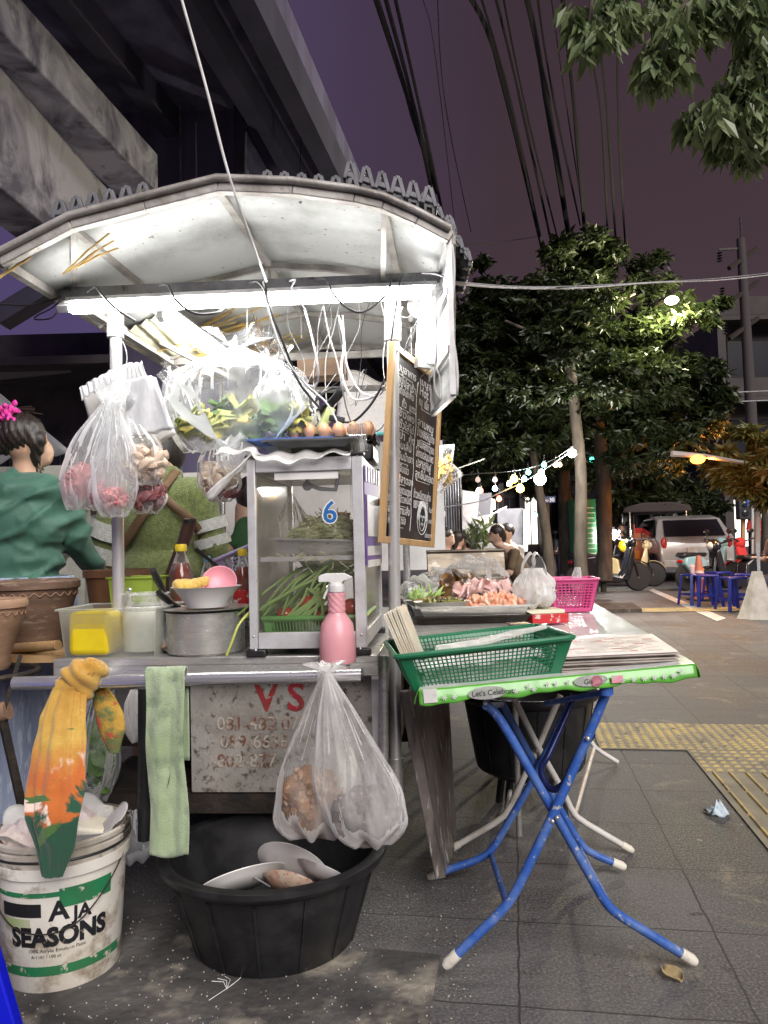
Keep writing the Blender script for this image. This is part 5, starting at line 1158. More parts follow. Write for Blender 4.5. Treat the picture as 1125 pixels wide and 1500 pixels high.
hx = [(-.052, .032), (-.052, .05), (-.045, .054), (-.03, .058), (.025, .058), (.05, .046), (.045, .04), (.022, .034), (.014, .018), (-.012, .018), (-.02, .032)]
mb.prism([(x, y) for x, y in hx], -.012, .012, Matrix.Translation(top) @ Matrix.Rotation(PI / 2, 4, 'X')); hd = mb.build('head', whiteplastic, t, bevel=.002)
mb = MB(); mb.tube([top + V((-.018, 0, .034)), top + V((-.022, 0, .015)), top + V((-.034, 0, -.006)), top + V((-.038, 0, -.018))], [.006, .005, .004, .004], 8); mb.build('trigger', whiteplastic, t)

# ------------------------------------------------------------------ towels over the rail
def towel(name, label, x0, x1, Y, ztop, zbot, m, skew=0, seed=0, back_=.25, wav=.012, narrow=0, ncol=3):
    zt_ = ztop
    def fn(u, v):
        # v: 0 back bottom ... .2 top ... 1 front bottom
        w_ = x0 + (x1 - x0) * u
        tt = (v - .22) / .78
        if v < .17: y = Y + .021; z = zt_ - .02 - back_ * (1 - v / .17)
        elif v < .27: a = PI * (v - .17) / .1; y = Y + .021 * math.cos(a); z = zt_ - .02 + .021 * math.sin(a)
        else: k = (v - .27) / .73; y = Y - .021 - .005 * k; z = zt_ - .02 - (zt_ - .02 - zbot) * k + .006 * math.sin(u * 7 + seed) * k
        k = max(0, (v - .27) / .73)
        cx = (x0 + x1) / 2
        w_ = cx + (w_ - cx) * (1 - narrow * math.sin(k * PI) * .5) + skew * k + .004 * math.sin(k * 9 + seed)
        y += wav * (.35 + .65 * k) * math.sin(u * ncol * PI + seed + 1.2 * k) * (.3 if v < .27 else 1) + .0025 * math.sin(u * 11 + k * 4) + .004 * noise.noise(V((u * 6, k * 9, seed)))
        return V((w_, y, z))
    mb = MB(); mb.grid(fn, 46, 90); return mb.build(name, m, solid=.005, smooth=80, label=label, cat='towel')
gt = mat('green_towel', (.29, .38, .21), (.4, .49, .31), 5, (.4, .6), rough=.95, bump=.5, bsc=330, sheen=.4, c3=(.13, .18, .11), fac3=(.52, .7), sc3=9)
ra, rb = at(20, 1001, 2.15), at(531, 989, 2.13)
xa, xb = at(212, 990, 2.13), at(270, 990, 2.13)
tw = towel('green_towel', 'worn light green towel hanging straight over the push rail', xa.x, xb.x, 2.14, at(240, 979, 2.13).z, at(247, 1253, 2.12).z, gt, .012, 1, .24, .008, .08)
# tear in it
mb = MB(); mb.prism([(0, 0), (.004, .02), (.01, .045), (.006, .02)], 0, .002, frame(at(245, 1155, 2.105), (1, 0, 0), (0, 0, 1))); mb.build('tear', black, tw); 
fl_ = nt_new('floral_towel'); m, t_, o_ = fl_
def floral():
    t = t_; vec = coord(t); p = N(t, 'BsdfPrincipled'); p.inputs['Roughness'].default_value = .95; p.inputs['Sheen Weight'].default_value = .4
    sx = N(t, 'SeparateXYZ'); t.links.new(vec, sx.inputs[0])
    n, _ = noise_fac(t, vec, 9, .3, .7, 4, .6, .6)
    c = mixc(t, n, (.44, .22, .03), (.55, .36, .07))
    nr, _ = noise_fac(t, vec, 8, .5, .6, 5, .6, 1)
    def band(z0, z1, fac, col, c):
        r = N(t, 'MapRange'); r.inputs['From Min'].default_value = z0; r.inputs['From Max'].default_value = z1
        ad = N(t, 'Math', operation='MULTIPLY_ADD'); ad.inputs[1].default_value = .14; t.links.new(fac, ad.inputs[0]); t.links.new(sx.outputs['Z'], ad.inputs[2])
        t.links.new(ad.outputs[0], r.inputs['Value']); return mixc(t, r.outputs[0], c, col)
    o1, r1 = noise_fac(t, vec, 5, .3, .7, 5, .6, 1.5)
    c = band(.46, .36, o1, (.46, .12, .02), c)
    nr2 = N(t, 'Math', operation='MULTIPLY'); t.links.new(nr, nr2.inputs[0])
    w_, _ = noise_fac(t, vec, 7, .58, .63, 4, .5, 1.0); 
    k = N(t, 'MapRange'); k.inputs['From Min'].default_value = .42; k.inputs['From Max'].default_value = .3; t.links.new(sx.outputs['Z'], k.inputs['Value']); mm = N(t, 'Math', operation='MULTIPLY'); t.links.new(k.outputs[0], mm.inputs[0]); t.links.new(w_, mm.inputs[1])
    c = mixc(t, mm.outputs[0], c, (.75, .6, .5))
    c = band(.31, .295, o1, (.012, .07, .035), c)
    # green leaf streaks
    wv = N(t, 'TexWave'); wv.inputs['Scale'].default_value = 2.2; wv.inputs['Distortion'].default_value = 3; wv.inputs['Detail'].default_value = 2; t.links.new(vec, wv.inputs['Vector'])
    k2 = N(t, 'MapRange'); k2.inputs['From Min'].default_value = .93; k2.inputs['From Max'].default_value = .96; t.links.new(wv.outputs['Fac'], k2.inputs['Value'])
    g_, _ = noise_fac(t, vec, 6, .6, .63, 3, .5, 2.0); c = mixc(t, g_, c, (.06, .14, .03))
    t.links.new(c, p.inputs['Base Color'])
    n = N(t, 'TexNoise'); n.inputs['Scale'].default_value = 260; t.links.new(vec, n.inputs['Vector']); b = N(t, 'Bump'); b.inputs['Strength'].default_value = .6; b.inputs['Distance'].default_value = .003
    t.links.new(n.outputs['Fac'], b.inputs['Height']); t.links.new(b.outputs[0], p.inputs['Normal']); t.links.new(p.outputs[0], o_.inputs[0])
floral()
Yt = 2.1
def ft(u, v):
    cl = [(118, 985, 17), (100, 1010, 22), (92, 1050, 28), (88, 1100, 33), (83, 1150, 38), (76, 1200, 34), (80, 1240, 26), (76, 1284, 14)]
    f_ = v * (len(cl) - 1); i = min(int(f_), len(cl) - 2); k = f_ - i; a, b = cl[i], cl[i + 1]
    x = a[0] + (b[0] - a[0]) * k; y = a[1] + (b[1] - a[1]) * k; h = a[2] + (b[2] - a[2]) * k
    th = 2 * PI * u; rr = 1 + .12 * math.sin(4 * th + v * 3) + .1 * math.sin(9 * th - v * 4)
    Y_ = Yt - .17 * max(0, min(1, (v - .15) / .55)); p = at(x + h * math.cos(th) * rr, y, Y_); p.y = Y_ + L(h, Y_) * .4 * math.sin(th) * rr + .006 * noise.noise(V((u * 9, v * 14, 0))); return p
ftw = thing('floral_towel', 'orange, yellow and green floral towel knotted on the rail over the bucket', 'towel', at(80, 1284, Yt))
mb = MB(); mb.grid(ft, 60, 60, cu=True); fb = mb.build('hanging_end', m, ftw, smooth=80)
fuse('knot', [('c', at(100, 1000, 2.12), .03, at(122, 983, 2.13), .036), ('c', at(122, 981, 2.12), .036, at(143, 986, 2.14), .03), ('c', at(115, 990, 2.1), .03, at(130, 1010, 2.12), .024), ('c', at(130, 985, 2.16), .03, at(145, 1000, 2.18), .02), ('c', at(108, 985, 2.11), .03, at(116, 1012, 2.12), .02)], m, ftw, voxel=.006, disp=lambda p: .006 * math.sin(p.x * 130 + p.z * 110) + .003 * noise.noise(p * 30))
def ft2(u, v):
    cl = [(138, 1000, 12), (150, 1020, 16), (160, 1045, 20), (166, 1070, 19), (168, 1102, 8)]
    f_ = v * (len(cl) - 1); i = min(int(f_), len(cl) - 2); k = f_ - i; a, b = cl[i], cl[i + 1]
    x = a[0] + (b[0] - a[0]) * k; y = a[1] + (b[1] - a[1]) * k; h = a[2] + (b[2] - a[2]) * k; th = 2 * PI * u
    p = at(x + h * math.cos(th) * (1 + .12 * math.sin(3 * th + 5 * v)), y, 2.19); p.y = 2.19 + L(h, 2.19) * .5 * math.sin(th); return p
mb = MB(); mb.grid(ft2, 40, 30, cu=True); mb.build('short_end', mat('towel_back', (.14, .17, .06), (.5, .3, .05), 14, (.45, .55), rough=.95, bump=.5, bsc=260, c3=(.5, .1, .05), fac3=(.6, .63), sc3=18), ftw, smooth=80)

# ------------------------------------------------------------------ rubbish bags on the rail end
broth = mat('brown_food', (.3, .14, .05), (.14, .07, .03), 16, rough=.5, c3=(.5, .38, .25), fac3=(.56, .64), sc3=50)
slud = mat('grey_scraps', (.11, .09, .08), (.2, .17, .15), 30, rough=.5, c3=(.45, .42, .38), fac3=(.6, .68), sc3=80)
bagpx('waste_bag', 'clear bag of brown food waste hanging at the rail end', (476, 985), (462, 1222), 118, 2.06, .13, seed=31, neck=.08, k=13, amp=.08, full=.8, m=film('bag_film_trash', (.86, .84, .8), .1, .5, 12, (1, 1, .25), .25, .42, .68, .9), ruffle=.02,
      fill=[('brown_waste', broth, lambda b: (b.ell(at(458, 1168, 2.07), (.078, .05, .082), 24, jit=.35), lumps(b, at(458, 1166, 2.07), (.074, .048, .076), 160, .011, 2, shell=1)))])
bagpx('waste_bag', 'clear bag of dark scraps hanging in front at the rail end', (480, 985), (540, 1232), 122, 2.01, .13, seed=33, neck=.08, k=15, amp=.08, full=.85, m=film('bag_film_trash2', (.86, .85, .84), .16, .6, 12, (1, 1, .25), .25, .4, .66, .9), ruffle=.02,
      fill=[('dark_waste', slud, lambda b: (b.ell(at(534, 1192, 2.02), (.085, .05, .07), 24, jit=.4), lumps(b, at(534, 1190, 2.02), (.082, .048, .064), 160, .01, 3, shell=1)))])
mb = MB(); mb.tube(spline([at(470, 1006, 2.11), at(471, 984, 2.1), at(478, 976, 2.13), at(486, 984, 2.16), at(487, 1008, 2.16)], 6), .011, 8); mb.build('twisted_plastic', bagmilk, label='twisted plastic loop of the waste bags slung over the rail end', cat='plastic loop')
# bags seen in the dark left half under the worktop
bagpx('plastic_bag', 'tall clear bag of dark green leaves hanging under the worktop', (150, 1012), (140, 1172), 60, 2.5, .16, seed=41, neck=.5, m=bagclear, fill=[('green_leaves', cabd, lambda b: lumps(b, at(140, 1110, 2.5), (.05, .05, .13), 60, .03, 3, flatz=.3))])
bagpx('plastic_bag', 'empty white bag hanging between the two towels', (205, 1010), (204, 1085), 46, 2.45, .06, seed=43, neck=.6, m=bagmilk, ruffle=0)
bagpx('plastic_bag', 'limp clear bag on the ground behind the paint bucket', (200, 1180), (200, 1258), 60, 2.5, .16, seed=44, neck=.5, m=bagfilm, ruffle=0)

# ------------------------------------------------------------------ paint bucket
bkc = V((at(92, 1300, 2.2).x, 2.2, 0)); rb_, rt_ = .152, .176; hb = .385
t = thing('paint_bucket', 'dirty white paint bucket lettered SEASONS, used for rubbish', 'bucket', bkc)
bw_ = mat('bucket_white', (.76, .73, .66), (.62, .57, .47), 4, (.45, .65), rough=.45, bump=.1, c3=(.26, .2, .13), fac3=(.52, .68), sc3=12)
mb = MB(); mb.lathe([(0, 0), (rb_ - .004, 0), (rb_, .01), (rb_ + .019, hb * .8), (rb_ + .026, hb * .805), (rb_ + .03, hb * .93), (rb_ + .024, hb * .935)], bkc, 64)
mb.f = [f for f in mb.f if len(f) == 4 or True]
mb2 = MB(); mb2.vessel([(.001, .004), (rb_ - .006, .004), (rb_ + .015, hb * .8), (rt_ - .006, hb), ], bkc, 64)
mb3 = MB(); mb3.vessel([(0.0, 0), (rb_ - .004, 0), (rb_, .01), (rb_ + .019, hb * .78), (rb_ + .028, hb * .785), (rb_ + .03, hb * .86), (rb_ + .023, hb * .865)], bkc, 64); mb3.v += []; b_ = len(mb3.v); mb3.add([V(p) for p in mb2.v], mb2.f); mb3.build('wall', bw_, t)
mb = MB()
for z, r in ((hb * .875, rb_ + .029), (hb * .93, rb_ + .031), (hb * .985, rb_ + .031)): mb.vessel([(r - .008, z - .008), (r, z - .006), (r + .001, z + .006), (r - .008, z + .009)], bkc, 64)
rm = mb.build('rim', mat('rim_dirty', (.5, .46, .4), (.3, .26, .2), 9, rough=.5, c3=(.05, .04, .03), fac3=(.55, .62), sc3=7), t)
mb = MB(); mb.tube([bkc + V((math.cos(a) * (rb_ + .030), math.sin(a) * (rb_ + .030), hb * .905 + .002 * math.sin(a * 3))) for a in [2 * PI * i / 64 for i in range(64)]], .0035, 5, closed=True); mb.build('dirt_groove', black, t)
def brad(z): return rb_ + .019 * z / (hb * .78)
def wrapb(off, z0, a0):
    def f_(p): a = a0 + p.x / brad(z0); r = brad(z0 + p.y) + off; return V((bkc.x + math.sin(a) * r, bkc.y - math.cos(a) * r, z0 + p.y))
    return f_
def bandb(z0, z1, a0, a1, off, n=24): 
    mb = MB(); mb.grid(lambda u, v: wrapb(off, 0, 0)(V(((a0 + (a1 - a0) * u) * brad(0), z0 + (z1 - z0) * v, 0))), n, 4); return mb
gp = mat('bucket_green', (.02, .2, .08), (.03, .15, .06), 9, rough=.5, c3=(.5, .46, .38), fac3=(.57, .6), sc3=26); bp = mat('bucket_black', (.012, .012, .015), rough=.5, c2=(.4, .36, .3), sc=30, fac=(.62, .66))
for z0, z1, a0, a1, off, mm in ((.255, .268, -1.5, .85, .001, gp), (.05, .075, -1.5, 1.5, .001, gp), (.225, .275, .35, 1.2, .0014, gp)):
    bandb(z0, z1, a0, a1, off).build('green_band', mm, t)
bandb(.205, .24, -.62, .08, .0016).build('black_band', bp, t); bandb(.17, .2, -.6, -.1, .0012).build('pale_green_band', mat('bucket_lime', (.35, .45, .2), (.55, .5, .4), 20, rough=.5), t)
mb = MB(); mb.text('SEASONS', .066, Matrix(), bold=.05, wrap=wrapb(.002, .13, -.45), fit=.25); mb.build('lettering', bp, t)
mb = MB(); mb.text('100% Acrylic Emulsion Paint', .0125, Matrix(), wrap=wrapb(.002, .113, -.15)); mb.text('A-1101 / 100 cc', .0115, Matrix(), wrap=wrapb(.002, .098, -.1)); mb.text('A', .07, Matrix(), bold=.03, wrap=wrapb(.0018, .195, .2)); mb.text('JA', .05, Matrix(), bold=.03, wrap=wrapb(.0018, .188, .55)); mb.build('lettering', bp, t)
mb = MB(); pts = [wrapb(.008, 0, 0)(V((a * brad(0), z, 0))) for a, z in [(-1.5, .3), (-1.2, .27), (-.9, .235), (-.6, .2), (-.3, .175), (0, .165), (.3, .165), (.6, .18), (.9, .22), (1.2, .27), (1.45, .31)]]
mb.tube(spline(pts, 5), .002, 6); mb.build('wire_handle', blackmetal, t)
mb = MB(); mb.grid(lambda u, v: wrapb(.004, 0, 0)(V(((-.12 + .16 * u) * brad(0), .13 + .05 * v + .006 * math.sin(u * 9), 0))), 8, 8); 
# liner bag and rubbish in it
mb = MB(); mb.grid(lambda u, v: bkc + V((math.cos(2 * PI * u) * (rt_ - .008 - .1 * v) * (1 + .06 * math.sin(9 * 2 * PI * u)), math.sin(2 * PI * u) * (rt_ - .008 - .1 * v) * (1 + .06 * math.sin(7 * 2 * PI * u)), hb + .01 - .07 * v + .03 * math.sin(5 * 2 * PI * u) * (1 - v) * (1 if math.sin(2 * PI * u) > 0 else .3))), 80, 14, cu=True)
mb.build('liner_bag', bagmilk, label='white liner bag crumpled round the mouth of the paint bucket', cat='plastic bag', solid=.001)
foam = mat('foam', (.72, .68, .55), (.6, .55, .42), 12, rough=.6, bump=.2)
mb = MB(); mb.box(bkc + V((.07, .04, hb - .03)), (.11, .09, .04), rot=eul(.2, .3, .5)); mb.build('foam_box', foam, label='cream foam box lid among the rubbish in the bucket', cat='foam box', bevel=.008)
mb = MB(); mb.ell(bkc + V((-.08, -.03, hb - .02)), (.07, .06, .05), 20, jit=.5); mb.ell(bkc + V((.0, .06, hb - .03)), (.08, .06, .05), 20, jit=.6, seed=4); mb.build('crumpled_bag', mat('crumple_pinkish', (.72, .62, .6), (.6, .5, .45), 18, rough=.4, bump=1, bsc=40), label='crumpled pinkish white bag at the left of the bucket mouth', cat='plastic bag')
mb = MB(); mb.ell(bkc + V((0, 0, hb - .11)), (.14, .14, .07), 24, jit=.4); mb.build('rubbish', slud, label='dark wet rubbish filling the paint bucket', cat='rubbish')

# ------------------------------------------------------------------ big black tub with dishes
def tub(label, c, R0, R1, h, seams=14):
    t = thing('black_tub', label, 'tub', c, group='round black rubber tubs'); mb = MB(); w_ = .008
    mb.lathe([(0, 0), (R0 - .01, 0), (R0, .012), (R1 - .035, h - .045), (R1 - .028, h - .04), (R1 - .008, h - .03), (R1, h - .018), (R1, h - .004), (R1 - .012, h), (R1 - .034, h - .004), (R1 - .045, h - .03), (R0 - w_, .02), (0, .014)], c, 72); mb.build('body', black, t, smooth=30)
    mb = MB()
    for i in range(seams):
        a = 2 * PI * i / seams + .2; d = V((math.cos(a), math.sin(a), 0)); mb.bar(c + d * (R0 + .001) + V((0, 0, .015)), c + d * (R1 - .034) + V((0, 0, h - .05)), .008, .006, up=d)
    mb.build('seam', black, t); return t
tc_ = V((at(402, 1300, 2.32).x, 2.32, 0)); tub('large round black tub with white dishes in front of the stall', tc_, .235, .335, .272)
dish = mat('dish_white', (.86, .83, .8), (.74, .66, .6), 8, (.5, .7), rough=.3, coat=.4, c3=(.45, .25, .15), fac3=(.68, .72), sc3=60)
def plate(label, c, r, R_, m=dish, deep=.02, oval=1, extra=None):
    M = Matrix.Translation(c) @ R_.to_4x4(); mb = MB(); mb.lathe([(0, 0), (r * .6, .0), (r * .75, deep * .4), (r, deep), (r * 1.0, deep + .003), (r * .72, deep * .4 + .003), (r * .58, .004), (0, .004)], (0, 0, 0), 40, M, fy=oval); t = mb.build('plate', m, label=label, cat='plate', smooth=60)
    if extra: extra(M, t)
plate('white oval plate leaning at the left side of the black tub', tc_ + V((-.09, -.0, .15)), .13, eul(rad(-38), rad(-8), .3), oval=.75)
plate('scalloped dirty plate upright at the back of the black tub', tc_ + V((.04, .05, .17)), .115, eul(rad(-60), rad(14), -.2), oval=.8)
plate('plate crusted with red sauce in the middle of the black tub', tc_ + V((.05, -.06, .16)), .085, eul(rad(-50), rad(4), -.3), mat('dish_sauced', (.68, .55, .42), (.6, .3, .2), 40, (.4, .65), rough=.4, c3=(.35, .1, .05), fac3=(.58, .66), sc3=90), oval=.8)
plate('white plate tipped to the right edge of the black tub', tc_ + V((.15, -.01, .16)), .1, eul(rad(-35), rad(28), 0), oval=.8)
mb = MB(); mb.tube([tc_ + V((-.06, -.03, .19)), tc_ + V((.0, -.08, .18))], .0025, 6); mb.ell(tc_ + V((-.075, -.018, .195)), (.018, .012, .004), 10); mb.build('spoon', chrome, label='spoon lying over the white plates in the tub', cat='spoon')
# ------------------------------------------------------------------ leaning board, papers
t = thing('leaning_board', 'tall scuffed grey board leaning against the right end of the cart', 'board', at(640, 1270, 2.65))
sc_ = mat('scuffed_board', (.2, .17, .15), (.07, .06, .055), 6, (.4, .62), rough=.4, bump=.2, stretch=(3, 3, .5), c3=(.5, .48, .45), fac3=(.6, .68), sc3=14)
q_ = [at(592, 1012, 2.42), at(645, 1285, 2.5), at(665, 1235, 2.95), at(652, 1000, 2.95)]
mb = MB(); mb.plate(q_, .012); mb.build('face', sc_, t)
mb = MB(); mb.bar(q_[0], q_[1], .034, .02, up=V((0, 1, 0))); mb.build('edge_strip', sc_, t, bevel=.003)

# ------------------------------------------------------------------ folding tables
bluep = mat('blue_paint', (.03, .1, .38), (.1, .18, .42), 14, (.45, .65), rough=.4, bump=.05, c3=(.4, .4, .38), fac3=(.62, .68), sc3=55)
whitep = mat('white_tube', (.62, .6, .56), (.4, .36, .3), 8, (.45, .7), rough=.45, bump=.05, c3=(.12, .08, .06), fac3=(.66, .74), sc3=24)
footm = mat('foot_cap', (.68, .64, .55), (.4, .36, .3), 20, (.5, .7), rough=.6)
def legtube(t, pts, Y, r, m, foot=True):
    P = [at(x, y, Y if not isinstance(Y, tuple) else Y[0] + (Y[1] - Y[0]) * i / (len(pts) - 1)) for i, (x, y) in enumerate(pts)]
    P[0].z = max(P[0].z, r + .002)
    S_ = [P[0]]
    for i in range(1, len(P) - 1):
        a, b, c = P[i - 1], P[i], P[i + 1]; la, lc = min(.05, (b - a).length * .4), min(.05, (c - b).length * .4)
        p, q = b + (a - b).normalized() * la, b + (c - b).normalized() * lc
        S_ += [p, p.lerp(b, .5).lerp(b.lerp(q, .5), .3), (p + q) / 2 * .5 + b * .5, q.lerp(b, .5).lerp(p.lerp(b, .5), .3), q]
    S_.append(P[-1]); mb = MB(); mb.tube(S_, r, 14); lg = mb.build('leg', m, t)
    if foot:
        d = (P[0] - P[1]).normalized(); mb = MB(); mb.tube([P[0] - d * .038, P[0] - d * .002, P[0] + d * .01], [r * 1.18, r * 1.22, r * .8], 14); mb.build('foot', footm, lg)
    return lg
c1 = [at(614, 1026, 1.99), at(1019, 987, 2.03), None, None]
FL, FR = c1[0], c1[1]; BR = V((FR.x + .1, FR.y + .74, FR.z + .0)); BL = V((FL.x + .09, FL.y + .76, FL.z))
t1 = thing('folding_table', 'folding table with crossed blue tube legs and a green plastic cover', 'folding table', V(((FL.x + FR.x) / 2, 2.4, 0)))
mb = MB(); off = V((0, 0, .003)); mb.plate([FL + off, FR + off, BR + off, BL + off], .02); mb.build('table_top', whiteplastic, t1, bevel=.004)
gcov = mat('cover_green', (.12, .42, .05), (.09, .34, .04), 6, rough=.28, coat=.3, bump=.15, bsc=25)
wcov = mat('cover_white', (.78, .79, .76), (.6, .62, .58), 3, (.4, .65), rough=.25, coat=.3, bump=.12, bsc=12, c3=(.3, .2, .15), fac3=(.63, .7), sc3=5)
mb = MB(); up = V((0, 0, .026)); mb.grid(lambda u, v: FL.lerp(FR, u).lerp(BL.lerp(BR, u), v) + up + V((0, 0, .0015 * math.sin(u * 20) * math.sin(v * 9))), 30, 20); mb.build('cover', wcov, t1)
cov = MB()
def edge(u, v, a=FL, b=FR, out=V((0, -1, 0))):
    p = a.lerp(b, u); ang = v * PI * .5; return p + V((0, 0, .027)) * (1 if v < 1e-6 else 1) + out * (.012 * math.sin(ang) + .001 * math.sin(u * 60)) - V((0, 0, (.037 + .0035 * math.sin(u * 23) + .002 * math.sin(u * 57)) * v))
cov.grid(lambda u, v: edge(u, v), 80, 8); cov.grid(lambda u, v: edge(u, v, FR, BR, V((1, 0, 0))), 40, 8); cov.grid(lambda u, v: edge(u, v, FL, BL, V((-1, 0, 0))), 40, 8)
cv = cov.build('cover_edge', gcov, t1, solid=.0012, smooth=80)
ex = (FR - FL).normalized(); EM = lambda u, z: frame(FL.lerp(FR, u) + V((0, -.0165, z)), ex, (0, 0, 1))
mb = MB()
for u, w_, z in ((.24, .05, .006), (.61, .045, .012)): 
    Mx = EM(u, z); m3 = MB(); m3.lathe([(0, .0), (w_, .0)], (0, 0, 0), 30, Mx, fy=.33); m3.build('cover_print', whiteplastic, cv)
mb.box((.0, .012, .0), (.035, .035, .001), EM(.04, .0)); mb.build('cover_print', whiteplastic, cv)
mb = MB(); mb.text("Let's Celebrate", .019, EM(.185, .0) @ Matrix.Translation((0, 0, .0012)), bold=.01); mb.text('Gis', .018, EM(.585, .004) @ Matrix.Translation((0, 0, .0012))); mb.build('lettering', mat('ink', (.03, .05, .03), rough=.5), cv)
mb = MB(); q = random.Random(8)
for k in range(26):
    u = .06 + .92 * k / 26 + q.uniform(-.01, .01)
    if .17 < u < .31 or .55 < u < .67: continue
    Mx = EM(u, q.choice([.004, .014])) @ Matrix.Translation((0, 0, .001))
    for j in range(3): a = PI * j / 3; mb.box((0, 0, 0), (.014, .0022, .0006), Mx, rot=Matrix.Rotation(a, 3, 'Z'))
mb.build('snowflake_print', whiteplastic, cv)
mb = MB(); Mx = EM(.63, .009) @ Matrix.Translation((0, 0, .001)); mb.lathe([(.012, 0), (.016, 0)], (0, 0, 0), 24, Mx, fy=.9); mb.box((.055, 0, 0), (.03, .018, .0006), Mx); mb.build('pink_print', pk, cv)
legtube(t1, [(655, 1412), (748, 1322), (809, 1196), (861, 1080), (888, 1015)], 2.06, .0125, bluep)
legtube(t1, [(1015, 1407), (892, 1332), (866, 1286), (816, 1198), (731, 1050), (711, 1030)], 2.09, .0125, bluep)
legtube(t1, [(630, 1283), (716, 1254), (779, 1146), (841, 1018)], 2.64, .0125, bluep)
legtube(t1, [(912, 1269), (856, 1246), (800, 1150), (735, 1030)], 2.67, .0125, bluep)
mb = MB(); mb.tube([at(719, 1252, 2.64), at(743, 1327, 2.07)], .009, 10); mb.tube([at(849, 1243, 2.66), at(896, 1333, 2.09)], .009, 10); mb.build('stretcher', bluep, t1)
mb = MB(); mb.tube(spline([at(843, 1018, 2.35), at(806, 1100, 2.3), at(793, 1128, 2.26), at(806, 1155, 2.22), at(826, 1148, 2.18), at(845, 1110, 2.12), at(868, 1075, 2.08)], 5), .010, 10); mb.build('brace', mat('brace_navy', (.02, .03, .14), rough=.3, metal=.3), t1)
mb = MB()
for x, y, Y in ((816, 1198, 2.045), (888, 1012, 2.045), (861, 1082, 2.045), (711, 1030, 2.08), (809, 1203, 2.05)): mb.ell(at(x, y, Y), (.007, .007, .007), 10)
mb.build('rivet', chrome, t1)
mb = MB(); mb.tube([at(800, 1030, 2.3), at(888, 1014, 2.07)], .008, 8); mb.tube([at(711, 1035, 2.08), at(735, 1032, 2.6)], .009, 8); mb.tube([at(888, 1018, 2.07), at(860, 1010, 2.6)], .009, 8); mb.build('top_rail', bluep, t1)
mb = MB(); mb.tube([at(888, 1006, 2.03), at(888, 1018, 2.03)], .018, 14); mb.build('hinge', bluep, t1)

z2 = .748
T2 = [on(628, 992, z2), on(1003, 962, z2)]; FL2 = V((.19, 2.80, z2)); FR2 = V((.955, 2.80, .768)); BR2 = V((1.135, 4.2, .772)); BL2 = V((.36, 4.2, z2))
t2 = thing('folding_table', 'second folding table with white tube legs behind the blue-legged one', 'folding table', V((.57, 3.4, 0)))
mb = MB(); mb.plate([FL2, FR2, BR2, BL2], .024); mb.build('table_top', whiteplastic, t2, bevel=.004)
mb = MB(); mb.grid(lambda u, v: FL2.lerp(FR2, u).lerp(BL2.lerp(BR2, u), v) + V((0, 0, .027 + .001 * math.sin(u * 20) * math.sin(v * 19))), 30, 30); mb.build('cover', wcov, t2)
legtube(t2, [(660, 1244), (741, 1196), (766, 1141), (786, 1100), (821, 1018)], 2.87, .0115, whitep)
legtube(t2, [(924, 1249), (841, 1196), (826, 1161), (786, 1090), (753, 1023)], 2.85, .0115, whitep)
legtube(t2, [(752, 1122), (770, 1100), (800, 1050), (822, 1010)], 3.95, .0115, whitep, False)
legtube(t2, [(905, 1120), (870, 1095), (850, 1060), (822, 1010)], 3.95, .0115, whitep, False)
mb = MB(); mb.tube([at(741, 1196, 2.87), at(757, 1100, 3.95)], .009, 8); mb.tube([at(841, 1196, 2.86), at(870, 1096, 3.95)], .009, 8); mb.build('stretcher', whitep, t2)
mb = MB(); mb.ell(at(787, 1099, 2.85), (.008, .008, .008), 10); mb.build('rivet', chrome, t2)

# black tub on a stool beneath
uc = V((at(776, 1090, 3.3).x, 3.32, .19)); tub('black tub raised on a low stool under the tables', uc, .225, .305, .33)
t = thing('low_stool', 'low black stool carrying the tub under the tables', 'stool', V((uc.x, uc.y, 0)))
mb = MB(); mb.lathe([(0, .165), (.17, .165), (.18, .175), (.18, .186), (0, .188)], (uc.x, uc.y, 0), 36); mb.build('seat', black, t)
for a in range(4): d = V((math.cos(a * PI / 2 + .78), math.sin(a * PI / 2 + .78), 0)); mb = MB(); mb.bar(V((uc.x, uc.y, .17)) + d * .14, V((uc.x, uc.y, 0)) + d * .17, .022, .022, up=d); mb.build('leg', black, t)

# ------------------------------------------------------------------ green basket on the first table
gb = mat('basket_green', (.01, .13, .055), (.014, .16, .07), 6, rough=.35, rvar=.05)
za = FL.z + .032
B0 = at(604, 1016, 2.03); B1 = at(812, 993, 2.06); ctr = (B0 + B1) / 2; ctr.z += .002
ang = math.atan2(B1.y - B0.y, B1.x - B0.x); tilt = math.atan2(B1.z - B0.z, (B1 - B0).length)
GM = Matrix.Translation(ctr + V((0, .15, 0.0))) @ eul(rad(-1), -rad(4.2), ang).to_4x4()
gbk = basket('green_basket', 'large dark green mesh basket at the left front of the table', GM, .39, .28, .1, gb, 38, 26, 8, flare=.035, rim=.0075)
# menus standing in it
cream = mat('cream_card', (.62, .57, .47), (.5, .44, .34), 10, rough=.5, c3=(.3, .22, .15), fac3=(.66, .72), sc3=30)
for i in range(8):
    a, b = at(561 + i * 3.3, 901 - i * 1.6 + 2 * (i % 2), 2.14 + .014 * i), at(589 + i * 3.3, 964, 2.10 + .014 * i); bk = V((.022, .11, .0)); mb = MB()
    mb.plate([a, b, b + bk, a + bk + V((0, 0, .004))], .0012); mb.build('menu_card', cream, label='cream laminated card standing tilted in the left end of the green basket', cat='menu card', group='cards standing in the green basket')
mb = MB(); a, b = at(700, 942, 2.16), at(800, 918, 2.2); mb.tube([a, a.lerp(b, .5) + V((0, 0, .003)), b], [.011, .009, .006], 10); mb.tube([at(640, 952, 2.13), a], [.013, .011], 10); mb.build('plastic_roll', bagmilk, label='milky rolled plastic bag lying across the green basket', cat='plastic roll')
